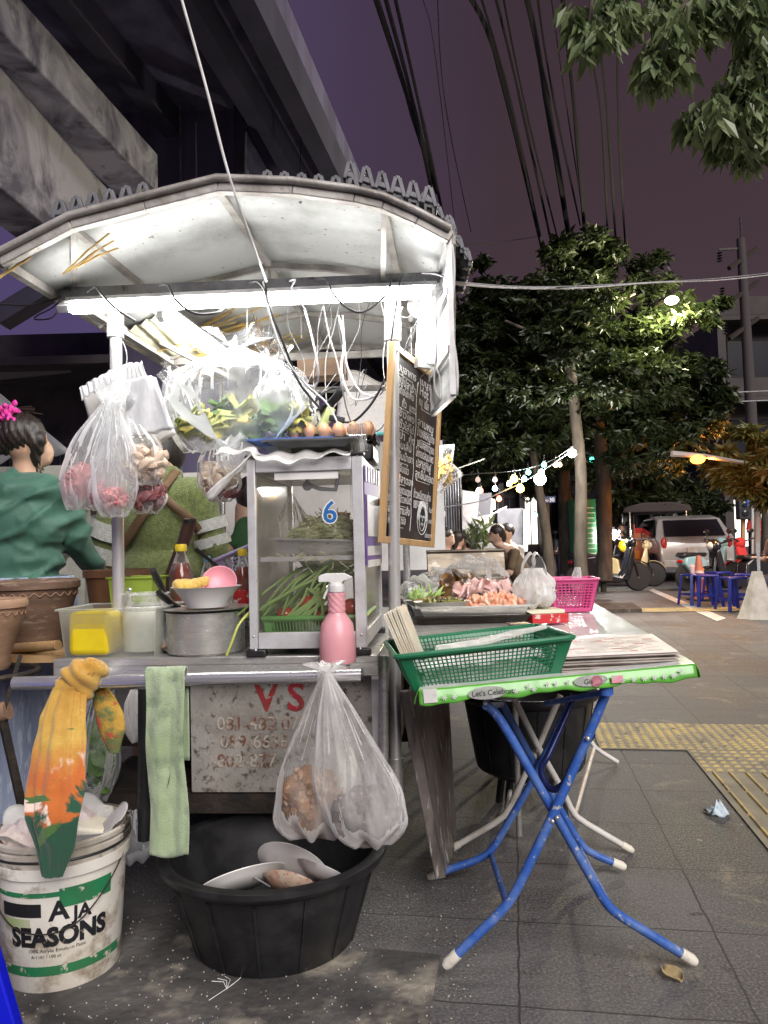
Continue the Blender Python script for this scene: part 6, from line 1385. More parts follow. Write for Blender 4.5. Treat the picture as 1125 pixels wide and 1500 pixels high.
mb = MB(); mb.grid(lambda u, v: GM @ V(((u - .5) * .36, (v - .5) * .22, .03 + .03 * noise.noise(V((u * 5, v * 4, 1))) + .02)), 30, 20); mb.build('wrapping_bags', bagmilk, solid=.002, label='heap of folded clear bags at the bottom of the green basket', cat='plastic bags')
q = random.Random(12)
for i in range(5):
    p = GM @ V((q.uniform(-.16, .16), q.uniform(-.09, .09), .045)); mb = MB(); mb.bar(p - V((.05, .01, 0)), p + V((.05, q.uniform(-.03, .03), .012)), .05, .006)
    mb.build('paper_packet', [cream, whiteplastic, gcov][i % 3], label=['cream packet lying at the bottom of the green basket, most to the left', 'white packet in the green basket beneath the roll', 'bright green packet in the dark green basket', 'small cream packet in the middle of the green basket', 'white packet at the back of the green basket'][i], cat='packet', bevel=.002)

# ------------------------------------------------------------------ stack of printed sheets
newsp = mat('news_paper', (.85, .76, .71), (.75, .66, .62), 8, rough=.6)
edgeb = mat('board_edges', (.26, .22, .19), (.5, .45, .4), 60, rough=.8, stretch=(.2, .2, 4))
N0, N1, N2, N3 = at(820, 988, 2.07), at(993, 980, 2.1), at(955, 936, 2.48), at(820, 950, 2.42)
base = N0.z
for i in range(9):
    j = V((q.uniform(-.007, .007), q.uniform(-.007, .007), .0058 * i)); dz = N1.z - N0.z
    P = [N0 + j, N1 + j, V((N2.x, N2.y, N1.z)) + j, V((N3.x, N3.y, N0.z)) + j]
    # order sheets so that the normal points up
    mb = MB(); mb.plate(P, .0038); lab = 'top printed sheet of the stack on the right front table' if i == 8 else 'dog-eared cardboard sheet within the stack on the right front table'
    sh_ = mb.build('cardboard_sheet', newsp if i == 8 else edgeb, label=lab, cat='sheet', group='stack of printed cardboard sheets')
P = [p + V((0, 0, .0042)) for p in P]
redp = mat('red_print', (.55, .12, .1), rough=.5); greyp = mat('grey_print', (.33, .3, .29), rough=.5)
for mm, n_, wr, nm in ((redp, 14, (.02, .05), 'red_print'), (greyp, 150, (.012, .05), 'grey_print')):
    mb = MB()
    for k in range(n_):
        u, v = q.uniform(.05, .85), round(q.uniform(.05, .95) * 14) / 14; w_ = q.uniform(*wr) / .35; h_ = .018 if mm is greyp else .035
        f_ = lambda a, b: P[0].lerp(P[1], min(a, .99)).lerp(P[3].lerp(P[2], min(a, .99)), min(b, .99)) + V((0, 0, .0003 if mm is greyp else .0006))
        mb.quad(f_(u, v), f_(u + w_, v), f_(u + w_, v + h_), f_(u, v + h_))
    mb.build(nm, mm, sh_)

# ------------------------------------------------------------------ cooked food trays on the side shelf
zS = .818
def flat(px, py, z=zS): return on(px, py, z)
TL, TR = flat(612, 911), flat(782, 905)
tw_ = (TR.x - TL.x) * .98; ty = (TL.y + TR.y) / 2
ty = 3.12; zF = .85; TL, TR = at(612, 905, ty), at(782, 900, ty); tw_ = (TR.x - TL.x) * .95
SM = Matrix.Translation(V(((TL.x + TR.x) / 2, ty + .16, zF))) @ Matrix.Rotation(rad(-2), 4, 'Z')
t = thing('steel_tray', 'wide dark steel tray lying under the heaped food on the side shelf', 'tray', V(((TL.x + TR.x) / 2, 3.5, zS))); mb = MB(); traybox(mb, ((TL.x + TR.x) / 2 - .01, 3.56, zS), .47, .84, .03, Matrix(), taper=.02, lip=.006); mb.build('tray', blackmetal, t, solid=.002)
mb = MB(); mb.box(((TL.x + TR.x) / 2 - .01, 3.6, zS + .028), (.46, .78, .004)); mb.build('liner', steel, t)
zS = zF
t = thing('serving_tray', 'long steel serving tray at the front of the side shelf', 'tray', SM @ V((0, 0, 0)))
mb = MB(); traybox(mb, (0, 0, 0), tw_, .3, .04, SM, taper=.02, lip=.014); mb.build('tray', steel, t, solid=.002, bevel=.004)
obowl = V((at(648, 890, ty + .1).x, ty + .12, zS + .012))
t = vess('oval_bowl', 'oval white bowl of dark pickles in the steel serving tray', 'bowl', obowl, [(.07, 0), (.085, .01), (.118, .04), (.122, .043)], mat('bowl_cream', (.75, .73, .66), rough=.3), .003, fy=.66)
pick = mat('pickle', (.05, .035, .015), (.2, .2, .05), 30, (.45, .55), rough=.35, c3=(.45, .42, .15), fac3=(.6, .66), sc3=90)
mb = MB(); mb.ell(obowl + V((0, 0, .035)), (.1, .066, .014), 20); lumps(mb, obowl + V((0, 0, .042)), (.092, .058, .014), 120, .0085, 5); mb.build('pickles', pick, label='dark chopped pickles heaped in the oval white bowl', cat='pickles', kind='stuff')
shr = mat('prawn_orange', (.72, .3, .17), (.8, .5, .35), 20, (.4, .6), rough=.35, c3=(.8, .6, .5), fac3=(.6, .7), sc3=70)
c = V((at(732, 890, ty).x, ty + .15, zS + .02)); mb = MB(); mb.ell(c, (.135, .08, .026), 20, jit=.3); lumps(mb, c + V((0, 0, .004)), (.13, .08, .05), 170, .0095, 4, el=2.6, top=True); mb.build('cooked_prawns', shr, label='heap of orange pink cooked prawns in the serving tray', cat='prawns', kind='stuff')
purpd = mat('dried_dark', (.06, .025, .03), (.2, .12, .1), 30, rough=.5)
tray2 = V((at(665, 880, 3.45).x, 3.42, zS + .01))
t = vess('plastic_dish', 'white dish of brown relish with green peppers behind the oval bowl', 'dish', V((at(636, 880, 3.5).x, 3.52, zS + .01)), [(.09, 0), (.13, .03), (.135, .032)], whiteplastic, .003, fy=.7)
grain = mat('relish', (.35, .2, .08), (.2, .1, .05), 60, rough=.6, c3=(.5, .4, .2), fac3=(.6, .65), sc3=120)
c = V((at(640, 880, 3.5).x, 3.5, zS + .035)); mb = MB(); mb.ell(c, (.11, .075, .016), 20); lumps(mb, c, (.105, .07, .018), 130, .006, 6, top=True); mb.build('relish', grain, label='brown grainy relish in the white dish behind the oval bowl', cat='relish', kind='stuff')
gpep = mat('green_pepper', (.3, .48, .1), (.42, .56, .2), 20, rough=.4)
for k in range(12):
    p = V((at(608 + 3 * k, 868, 3.55).x, 3.56 + .015 * (k % 3), zS + .05)); d = V((q.uniform(-.4, .4), q.uniform(-.5, .2), q.uniform(.15, .8))).normalized() * .075; mb = MB(); mb.tube([p - d * .4, p + d * .2, p + d * .8], [.008, .007, .002], 7)
    mb.build('green_pepper', gpep, label='pale green pepper in the bunch on the relish dish', cat='pepper', group='green peppers on the side shelf')
mus = mat('mussel', (.04, .022, .012), (.18, .09, .03), 18, (.45, .6), rough=.3, coat=.3)
c = V((at(675, 862, 3.75).x, 3.75, zS + .045)); mb = MB(); lumps(mb, c, (.13, .1, .1), 60, .032, 8, flatz=.55, top=True); mb.build('cooked_offal', mus, label='dark brown glossy cooked pieces heaped mid shelf', cat='cooked meat', kind='stuff')
sqd = mat('squid', (.68, .5, .48), (.6, .34, .3), 14, (.4, .6), rough=.35, c3=(.25, .1, .1), fac3=(.62, .7), sc3=50)
c = V((at(715, 872, 3.66).x, 3.64, zS + .025)); mb = MB(); lumps(mb, c, (.17, .12, .08), 80, .028, 11, flatz=.5, el=1.8, top=True); mb.build('cooked_squid', sqd, label='pinkish white squid pieces spread right of the dark meat', cat='squid', kind='stuff')
c = V((at(725, 880, 3.48).x, 3.48, zS + .03)); mb = MB(); strands(mb, c, (.15, .05, .025), 90, .05, .005, 14, top=True); mb.build('dried_seaweed', purpd, label='dark purple shreds between the squid and the prawns', cat='dried food', kind='stuff')
crab = mat('crab_leg', (.42, .17, .08), (.3, .11, .06), 20, rough=.4)
c = V((at(738, 858, 3.85).x, 3.85, zS + .03)); mb = MB(); strands(mb, c, (.12, .1, .05), 70, .09, .006, 16, top=True, curl=.6, flat=.3); mb.build('crab_legs', crab, label='reddish brown crab legs at the right back of the food', cat='crab legs', kind='stuff')
ynd = mat('yellow_food', (.72, .55, .25), (.7, .65, .5), 30, rough=.5)
for i, (x, y, w_, yy, lab, mm) in enumerate([(690, 838, 62, 3.85, 'clear bag of yellow noodles bulging at the back of the food', ynd), (640, 838, 44, 3.95, 'clear bag of mixed snacks at the back left of the food', sqd), (612, 850, 42, 3.6, 'clear bag over green peppers at the left end of the side shelf', gpep), (655, 826, 40, 4.05, 'clear bag with pale pieces behind the snack bag', ynd), (605, 832, 28, 4.0, 'small clear bag beside the post at the shelf back', whiteplastic), (715, 836, 50, 4.0, 'clear bag with bluish sheen at the back right of the food', sqd)]):
    c = at(x, y + 10, yy); r = L(w_, yy) * .58; t = thing('plastic_bag', lab, 'plastic bag', V((c.x, c.y, zS + .01)), group='clear food bags on the side shelf')
    cc = V((c.x, c.y, zS + .02 + r * .7)); mb = MB(); mb.ell(cc, (r, r * .9, r * .95), 28, jit=.45, seed=i); mb.build('film', bagclear, t)
    mb = MB(); lumps(mb, cc - V((0, 0, r * .3)), (r * .62, r * .5, r * .42), 40, .014, i + 3); mb.build('food', mm, t)
# steel grill box behind
g0, g1 = at(630, 880, 4.25), at(745, 875, 4.25); gx = (g0.x + g1.x) / 2; gw = g1.x - g0.x
t = thing('steel_grill_box', 'scorched steel box with a raised lid behind the food', 'steel box', V((gx, 4.35, .79)))
scor = mat('scorched_steel', (.2, .17, .13), (.08, .065, .05), 4, (.4, .65), rough=.38, metal=.8, stretch=(1, 1, 3), c3=(.3, .28, .24), fac3=(.58, .7), sc3=14)
mb = MB(); mb.box((gx, 4.4, .87), (gw, .25, .17)); mb.build('box', scor, t, bevel=.006)
mb = MB(); mb.box((gx, 4.38, 1.025), (gw * 1.02, .04, .14), rot=eul(rad(-12), 0, 0)); mb.tube([(gx - gw * .52, 4.37, 1.1), (gx + gw * .52, 4.37, 1.1)], .01, 8); mb.tube([(gx - gw * .52, 4.36, .96), (gx + gw * .52, 4.36, .96)], .01, 8); mb.build('lid', scor, t, bevel=.004)
for x in (gx - gw * .47, gx + gw * .47):
    for y in (4.36, 4.5): mb = MB(); mb.box((x, y, .4), (.025, .025, .8)); mb.build('leg', steel, t)
# white carrier bag with a noodle cup, on a red box
zt2 = .798
c = on(785, 912, zt2 + .0); c = V((c.x, 3.35, zt2)); rbx = mat('box_red', (.5, .02, .025), (.6, .5, .45), 30, (.6, .64), rough=.4)
t = thing('food_carton', 'red carton with a cream lid beneath the white carrier bag', 'carton', V((at(800, 900, 3.3).x, 3.3, zt2)))
cb = V((at(800, 900, 3.3).x - .0, 3.32, zt2)); MX = Matrix.Translation(cb) @ Matrix.Rotation(rad(8), 4, 'Z')
mb = MB(); mb.box((0, 0, .02), (.16, .13, .04), MX); mb.build('carton', rbx, t, bevel=.003); mb = MB(); mb.box((-.02, -.0, .049), (.17, .13, .016), MX); mb.build('lid', mat('carton_lid', (.68, .64, .48), rough=.5), t, bevel=.003)
c = cb + V((-.04, .02, .062)); t = thing('carrier_bag', 'white carrier bag with knotted handles holding a noodle cup', 'carrier bag', c)
top = at(786, 820, 3.32)
mb = MB(); bag_mesh(mb, V((c.x, c.y, c.z + .17)), c + V((0, 0, 0)), .2, .14, neck=.42, seed=51, k=7, amp=.08, full=.7, ruffle=0); mb.build('film', film('bag_white', (.9, .9, .9), .3, .8, 12, lo=.35, hi=.6), t)
for s in (-1, 1):
    mb = MB(); P = spline([c + V((s * .055, 0, .13)), c + V((s * .045, -.01, .19)), c + V((s * .012, -.012, .235)), c + V((-s * .005, -.01, .2)), c + V((s * .01, .02, .15))], 6)
    mb.grid(lambda u, v: P[min(int(u * (len(P) - 1)), len(P) - 1)] + V((0, (v - .5) * .04, (v - .5) * .012)), len(P), 5); mb.build('handle', bagmilk, t, solid=.001)
cup = vess('noodle_cup', 'clear cup of pale noodles inside the white carrier bag', 'cup', c + V((.02, 0, .005)), [(.05, 0), (.066, .08), (.069, .083)], bagclear)
mb = MB(); mb.lathe([(.0, .006), (.045, .006), (.058, .06), (.0, .062)], c + V((.02, 0, .005)), 24); strands(mb, c + V((.02, 0, .062)), (.05, .05, .014), 60, .05, .003, 3, top=True); mb.build('noodles', mat('noodle', (.7, .62, .5), (.55, .35, .2), 40, (.5, .6), rough=.5), cup)
# pink basket with bag and sachets
pb = mat('basket_pink', (.72, .1, .3), (.65, .08, .26), 8, rough=.35, tl=.2)
c = V((at(839, 903, 3.75).x, 3.8, .802)); PM = Matrix.Translation(c) @ Matrix.Rotation(rad(-3), 4, 'Z')
basket('pink_basket', 'small pink slotted basket on the second table', PM, .175, .16, .155, pb, 12, 11, 9, flare=.03, rim=.006, bw=.0045)
bag('plastic_bag', 'clear bag twisted upright in the pink basket', c + V((.045, 0, .21)), c + V((.03, 0, .1)), .05, .04, bagfilm, seed=61, neck=.5, ruffle=.0)
mb = MB(); mb.grid(lambda u, v: c + V(((u - .5) * .15, (v - .5) * .13, .145 + .02 * noise.noise(V((u * 7, v * 7, 3))))), 20, 16); mb.build('tissue_bags', bagmilk, solid=.002, label='white film crumpled across the top of the pink basket', cat='plastic film')

# ------------------------------------------------------------------ chalkboard
bl, brr = at(563, 646, 2.44), at(637, 680, 2.98)
TLc, BLc, TRc, BRc = at(572, 499, 2.44), at(557, 795, 2.44), at(628, 556, 2.95), at(633, 802, 2.95)
t = thing('chalkboard', 'wood framed chalkboard menu with white handwriting hanging on the post', 'chalkboard', BLc.lerp(BRc, .5))
bx_ = (BRc - BLc); bh = (TLc - BLc).length; bwid = bx_.length; 
BM = frame(BLc, bx_, TLc - BLc)
mb = MB(); mb.box((bwid / 2, bh / 2, -.004), (bwid - .02, bh - .02, .006), BM); bd = mb.build('slate', mat('slate', (.012, .012, .014), (.03, .03, .032), 8, rough=.6, c3=(.06, .06, .062), fac3=(.6, .8), sc3=12), t)
wf = mat('frame_wood', (.5, .32, .15), (.4, .24, .1), 18, rough=.5, stretch=(1, 1, .15)); mb = MB(); fw = .022
mb.box((fw / 2, bh / 2, 0), (fw, bh, .02), BM); mb.box((bwid - fw / 2, bh / 2, 0), (fw, bh, .02), BM)
mb.box((bwid / 2, fw / 2, 0), (bwid - 2 * fw, fw, .018), BM); mb.box((bwid / 2, bh - fw / 2, 0), (bwid - 2 * fw, fw, .018), BM); mb.build('frame', wf, t, bevel=.002)
chalk = mat('chalk', (.78, .78, .76), (.5, .5, .5), 60, rough=.9)
rows_l = ['เมนูอาหาร', 'ตำปูปลาร้า', 'ตำไทยไข่เค็ม', 'ตำ  ถั่ว  แตง', 'ตำข้าวโพด', 'ตำซั่วใส่ไข่', 'ตำป่า  กุ้ง', 'ยำวุ้นเส้น', 'ขนมจีนน้ำยา', 'หมูย่างจิ้มแจ่ว', 'ลาบปลาตอง', 'ก้อยไข่มดแดง', 'ซุปหน่อไม้ข้าวเหนียว', 'อาหารตามสั่ง', 'หมู ไก่ เนื้อ ทะเล']
rows_r = ['เมนูจุ่ม', 'Hot Pot', 'หมู  เนื้อ  ทะเล', '', 'ลาบหมู', 'น้ำตกคอหมูย่าง', 'แหนมคลุกข้าวทอด', 'ไก่ทอดสมุนไพร', 'ปลาดุกฟู', 'ลูกชิ้นทอด', '', 'ข้าวเหนียวหมูย่าง', '089-005-9358']
q = random.Random(6); dec = PI * 0
mb = MB(); TH = Matrix.Translation((0, 0, .0022))
for i, s in enumerate(rows_l):
    y = bh - .075 - i * (bh - .12) / 14.6; mb.text(s, .036, BM @ Matrix.Translation((.035 + q.uniform(0, .02), y, 0)) @ Matrix.Rotation(q.uniform(-.04, .02), 4, 'Z') @ TH, bold=.016, fit=q.uniform(.17, .235))
for i, s in enumerate(rows_r):
    if not s: continue
    y = bh - .07 - i * (bh - .13) / 14.0; sz = .05 if s == 'Hot Pot' else .04
    mb.text(s, sz if i > 0 else .034, BM @ Matrix.Translation((.29 + q.uniform(0, .015), y, 0)) @ Matrix.Rotation(q.uniform(-.03, .03), 4, 'Z') @ TH, bold=.016, fit=q.uniform(.15, .215))
for i in (0, 3, 5, 8, 10, 12, 13, 14): y = bh - .085 - i * (bh - .12) / 14.6; mb.box((.13, y, .0022), (q.uniform(.1, .18), .0018, .0005), BM)
for i in (2, 4, 5, 7, 9, 11): y = bh - .082 - i * (bh - .13) / 14.0; mb.box((.39, y, .0022), (q.uniform(.1, .17), .0018, .0005), BM)
P = [(.27, .0), (.275, .5), (.262, 1)]; mb.tube([BM @ V((.27 + .006 * math.sin(k * 2), .05 + (bh - .12) * k / 10, .0025)) for k in range(11)], .0012, 4)
# round hand-drawn face badge
fc = (.4, .105)
def ring(cx, cy, rx, ry, r=.0014, n=28, a0=0, a1=2 * PI): mb.tube([BM @ V((cx + rx * math.cos(a0 + (a1 - a0) * k / n), cy + ry * math.sin(a0 + (a1 - a0) * k / n), .003)) for k in range(n + 1)], r, 4)
ring(fc[0], fc[1], .058, .062); ring(fc[0], fc[1] - .002, .036, .046)
for k in range(16): a = PI * k / 15; ring(fc[0] + .042 * math.cos(a), fc[1] + .05 * math.sin(a), .009, .009, .0018, 8)
ring(fc[0] - .014, fc[1] + .004, .007, .003); ring(fc[0] + .014, fc[1] + .004, .007, .003); ring(fc[0], fc[1] - .024, .012, .004); mb.tube([BM @ V((fc[0], fc[1] + .002, .003)), BM @ V((fc[0] + .004, fc[1] - .012, .003))], .0013, 4)
mb.text('ส้มตำ', .024, BM @ Matrix.Translation((.475, .13, 0)) @ TH, bold=.01); mb.text('รสแซ่บ', .022, BM @ Matrix.Translation((.475, .09, 0)) @ TH, bold=.01); mb.text('อร่อยทุกวัน', .024, BM @ Matrix.Translation((.44, .035, 0)) @ TH, bold=.01)
mb.v = mb.v; mb.build('writing', chalk, bd)
mb = MB(); mb.tube([TLc.lerp(TRc, .5) + V((0, 0, .0)), at(602, 480, 2.6)], .0015, 5); mb.build('string', greycable, t)
# snack bags hanging behind it
crisp = mat('crisp', (.75, .5, .12), (.8, .62, .25), 25, rough=.5, tl=.2)
for i, (ps_, lab) in enumerate([([(628, 655), (666, 650), (662, 690), (636, 728)], 'upper pointed clear bag of yellow ring crisps beside the chalkboard'), ([(652, 668), (680, 695), (640, 728), (630, 700)], 'lower pointed clear bag of yellow ring crisps beside the chalkboard')]):
    P = [at(x, y, 3.15 + .05 * i) for x, y in ps_]; t = thing('snack_bag', lab, 'snack bag', P[2], group='snack bags hung beside the board')
    def pil(u, v, s): 
        k = (math.sin(PI * u) * math.sin(PI * v)) ** .5; return P[0].lerp(P[1], u).lerp(P[3].lerp(P[2], u), v) + V((0, s * .03 * k + .004 * math.sin(u * 9 + v * 13), 0))
    mb = MB(); mb.grid(lambda u, v: pil(u, v, -1), 14, 14); mb.grid(lambda u, v: pil(u, v, 1), 14, 14); mb.build('film', bagclear, t)
    cm = sum(P, V((0, 0, 0))) / 4; mb = MB()
    for k in range(16):
        f_ = pil(q.uniform(.2, .8), q.uniform(.2, .8), q.uniform(-.6, .6)); mb.tube([f_ + eul(q.uniform(0, 6), q.uniform(0, 6), 0) @ V((.016 * math.cos(a), .016 * math.sin(a), 0)) for a in [j * PI / 5 for j in range(10)]], .0055, 6, closed=True)
    mb.build('ring_crisps', crisp, t)
# litter on the ground
mb = MB(); c = on(985, 1433); mb.grid(lambda u, v: c + rotz(.5) @ V(((u - .5) * .055 * math.sin(PI * (.08 + .86 * v)), (v - .5) * .06, .004 + .012 * (u - .5) ** 2 * 4 + .006 * v)), 9, 9); mb.build('fallen_leaf', mat('leaf_dry', (.42, .33, .18), (.3, .22, .1), 40, rough=.6), label='dry beige leaf on the paving by the right table foot', cat='leaf', solid=.001)
mb = MB(); c = on(1054, 1196); mb.grid(lambda u, v: c + V(((u - .5) * .075 * (1 - .8 * v), .02 * (v - .5), .004 + .055 * v + .008 * math.sin(u * 8))), 8, 8); mb.grid(lambda u, v: c + V(((u - .5) * .09, .03 + (v - .5) * .06, .004 + .01 * math.sin(u * 9 + v * 4) + .01)), 8, 8); mb.build('paper_scrap', mat('scrap_blue', (.5, .58, .62), (.25, .4, .5), 50, (.55, .6), rough=.6), label='crumpled pale blue paper scrap on the tactile paving', cat='paper scrap', solid=.001)
for i, (x, y) in enumerate([(332, 1452)]):
    c = on(x, y); mb = MB()
    for k in range(5): d = V((q.uniform(-1, 1), q.uniform(-1, 1), 0)).normalized() * .06; mb.tube([c + V((0, 0, .006)), c + d * .5 + V((.01, .01, .008)), c + d + V((0, 0, .006))], .0012, 4)
    mb.build('papaya_shred', whiteplastic, label=['branched pale shred on the paving in front of the black tub', 'pale shreds on the paving between bucket and tub', 'pale shred on the paving left of the crack'][i], cat='food scrap')
# grit scattered over the old concrete
mb = MB(); q = random.Random(31)
for k in range(900):
    c = on(q.uniform(-60, 700), q.uniform(1250, 1560)); s_ = q.uniform(.0008, .003); mb.ell((c.x, c.y, .006), (s_, s_, s_ * .7), 6)
mb.build('gravel', mat('grit', (.3, .27, .22), (.6, .56, .5), 300, rough=.9), kind='stuff', label='fine pale grit scattered over the paving before the stall', cat='grit')
# blue chair corner at lower left, close to the camera
bch = thing('plastic_chair', 'blue plastic chair, only a leg showing at the lower left corner', 'chair', V((-1.08, 1.42, 0)))
bpl = mat('chair_blue', (.005, .01, .55), (.006, .012, .45), 4, rough=.35)
for xx, yy, dx, wd in ((-.83, 1.6, .13, .13), (-.9, 1.24, .06, .08), (-1.26, 1.24, -.06, .08), (-1.26, 1.6, -.06, .08)):
    mb = MB(); mb.plate([(xx - wd, yy, .43), (xx + .005, yy, .43), (xx + dx, yy, 0), (xx + dx - wd * .8, yy, 0)], -.03); mb.build('leg', bpl, bch, bevel=.004)
mb = MB(); mb.box((-1.08, 1.42, .44), (.46, .4, .035)); mb.build('seat', bpl, bch, bevel=.012)
mb = MB(); mb.box((-1.3, 1.42, .66), (.03, .38, .4)); mb.build('backrest', bpl, bch, bevel=.012)
# ------------------------------------------------------------------ people and stall in the middle distance
def small_person(label, px, py, Y, hr, shirt, face, lean=0, hairlen=0, seated=True, reach=None, skinm=skin, stand=1.62):
    """px,py: head centre"""
    g_ = gz(Y); h = at(px, py, Y); t = thing('person', label, 'person', V((h.x, Y, g_))); fx = V(face).normalized(); s = V((-fx.y, fx.x, 0)); r = hr
    sh = h - V((0, 0, r * 2.1)) - fx * (.04 + lean); hip = V((sh.x - fx.x * lean * 1.4, sh.y - fx.y * lean * 1.4, g_ + (.46 if seated else .88)))
    pr = [('e', h, (r * .82, r * .82, r * 1.08)), ('e', h + fx * r * .75 - V((0, 0, r * .12)), (r * .2, r * .2, r * .26)), ('e', h + fx * r * .45 - V((0, 0, r * .55)), (r * .5, r * .5, r * .45)), ('c', h - V((0, 0, r)), r * .5, sh + V((0, 0, .02)), r * .55),
          ('e', h + s * r * .8, (r * .14, r * .14, r * .25)), ('e', h - s * r * .8, (r * .14, r * .14, r * .25)), ('c', sh, .1, hip, .12)]
    pc_ = [('c', sh + s * .15, .06, sh - s * .15, .06), ('c', sh - V((0, 0, .08)), .13, hip + V((0, 0, .08)), .14)]
    for k in (-1, 1):
        el = sh + s * .2 * k - V((0, 0, .24)) + fx * .08; hd = el + fx * .22 + V((0, 0, .04)) - s * .06 * k if reach is None else el + V(reach) - s * .06 * k
        pr += [('c', sh + s * .17 * k, .045, el, .036), ('c', el, .035, hd, .022), ('e', hd + fx * .04, (.035, .03, .018))]
        pr += [('c', hd + fx * .04 + s * .012 * j, .008, hd + fx * .085 + s * .014 * j - V((0, 0, .01)), .006) for j in (-2, -1, 0, 1)] + [('c', hd + fx * .02 - s * .03 * k, .008, hd + fx * .05 - s * .045 * k, .006)]
        pc_ += [('c', sh + s * .165 * k, .062, sh.lerp(el, .7) + s * .19 * k * .3 + s * .0, .052)]
        if seated: kn = hip + fx * .42 + s * .1 * k; ft = V((kn.x, kn.y, g_ + .06)); pr += [('c', hip + s * .08 * k, .085, kn, .055), ('c', kn, .052, ft, .036), ('c', ft, .035, ft + fx * .13 - V((0, 0, .02)), .028)]
        else: kn = V((hip.x, hip.y, g_ + .46)) + s * .1 * k + fx * .04; ft = V((hip.x, hip.y, g_ + .07)) + s * .11 * k; pr += [('c', hip + s * .08 * k, .09, kn, .06), ('c', kn, .055, ft, .04), ('c', ft, .038, ft + fx * .14 - V((0, 0, .03)), .03)]
    fuse('body', pr, skinm, t, voxel=.016, it=2); fuse('shirt', pc_, shirt, t, voxel=.016, it=3, disp=lambda p: .006 * noise.noise(p * 14))
    tr = [('c', hip + V((0, 0, .02)), .13, hip - V((0, 0, .02)), .13)]
    for k in (-1, 1):
        kn = hip + fx * .42 + s * .1 * k if seated else V((hip.x, hip.y, g_ + .46)) + s * .1 * k + fx * .04; tr += [('c', hip + s * .08 * k, .1, kn, .07), ('c', kn, .07, V((kn.x, kn.y, g_ + .14)), .055)]
    fuse('trousers', tr, mat('trouser_dark', (.03, .03, .045), rough=.8), t, voxel=.02, it=2)
    hp = [('e', h - fx * r * .16 + V((0, 0, r * .26)), (r * .93, r * .93, r * .98))]
    if hairlen: hp += [('c', h - fx * r * .6, r * .6, h - fx * r * .75 - V((0, 0, hairlen)), r * .4)]
    fuse('hair', hp, hairm, t, voxel=.014, it=2)
    mb = MB()
    for k in (-1, 1): mb.ell(h + fx * r * .74 + s * r * .33 * k + V((0, 0, r * .12)), (r * .12, r * .12, r * .08), 8)
    mb.build('eye', hairm, t); return t
cl_w = mat('cloth_white', (.62, .6, .56), rough=.8); cl_b = mat('cloth_brown', (.13, .09, .05), rough=.8); cl_g = mat('cloth_grey', (.35, .32, .3), rough=.8); cl_d = mat('cloth_black', (.03, .03, .03), rough=.8); cl_r = mat('cloth_red', (.5, .03, .03), rough=.8)
small_person('short-haired man in white seated at the left of the street diners', 655, 787, 9.6, .105, cl_w, (.9, -.3, 0))
small_person('dark-haired diner in white seated behind the short-haired man', 671, 790, 10.2, .1, cl_w, (.7, .7, 0), hairlen=.1)
small_person('diner with long brown hair seated in the middle', 681, 789, 10.6, .1, cl_d, (-.7, .5, 0), hairlen=.2)
small_person('woman in brown leaning forward over the street table', 727, 783, 9.2, .105, cl_b, (-1, -.1, 0), lean=.14, hairlen=.06)
small_person('man in pale grey seated behind the woman in brown', 742, 780, 10.0, .105, cl_g, (-.8, -.6, 0), lean=.03)
t = thing('street_table', 'street dining table between the seated diners', 'table', V((at(700, 800, 9.9).x, 9.9, gz(10))))
tx = at(700, 800, 9.9).x
mb = MB(); mb.box((tx, 9.9, gz(10) + .72), (.8, .7, .025)); mb.build('table_top', steel, t)
for x, y in ((-.35, -.3), (.35, -.3), (-.35, .3), (.35, .3)): mb = MB(); mb.tube([(tx + x, 9.9 + y, gz(10)), (tx + x, 9.9 + y, gz(10) + .71)], .015, 8); mb.build('leg', steel, t)
# corrugated screen
cm = mat('corrugated', (.5, .5, .52), (.35, .35, .36), 3, rough=.4, metal=.5)
a, b = at(636, 790, 11.2), at(678, 790, 11.2); zt_ = at(655, 708, 11.2).z
mb = MB(); mb.grid(lambda u, v: V((a.x + (b.x - a.x) * u, 11.2 + .03 * math.sin(u * 2 * PI * 11), gz(11) + (zt_ + .2 * u - gz(11)) * v)), 140, 6); mb.build('corrugated_screen', cm, solid=.004, label='shiny corrugated metal screen behind the diners', cat='metal screen')
t = thing('notice', 'white notice with small red lines on the corrugated screen', 'notice', at(646, 750, 11.1)); mb = MB(); P = [at(637, 757, 11.12), at(652, 757, 11.12), at(652, 749, 11.12), at(637, 749, 11.12)]; mb.plate(P, .004); mb.build('card', whiteplastic, t)
mb = MB(); [mb.bar(at(639, 751 + 1.8 * k, 11.1), at(650, 751 + 1.8 * k, 11.1), .008, .004) for k in range(3)]; mb.build('lettering', mat('line_red', (.6, .05, .05), rough=.5), t)
# white and dark panels of the street stall, grey cabinet, counter, plant
def pnl(name, pts, Y, m, label, cat, th=.03): mb = MB(); mb.plate([at(x, y, Y) for x, y in pts], th); return mb.build(name, m, label=label, cat=cat)
pnl('white_banner', [(677, 800), (696, 797), (702, 722), (677, 718)], 11.0, mat('banner', (.4, .38, .38), (.28, .26, .26), 4, rough=.5), 'white plastic banner right of the corrugated screen', 'banner')
pnl('tilted_panel', [(697, 756), (718, 754), (720, 722), (700, 723)], 11.3, mat('panel_dark', (.09, .085, .1), rough=.5), 'dark square panel leaning above the white banner', 'panel')
pnl('pale_panel', [(693, 780), (716, 780), (716, 755), (697, 757)], 11.25, mat('panel_pink', (.5, .42, .4), rough=.5), 'pale pink panel under the dark square one', 'panel')
pnl('white_counter', [(694, 815), (730, 815), (730, 768), (698, 768)], 10.9, mat('counter_white', (.3, .3, .29), (.22, .22, .21), 3, rough=.5), 'white counter front behind the potted plant', 'counter', .3)
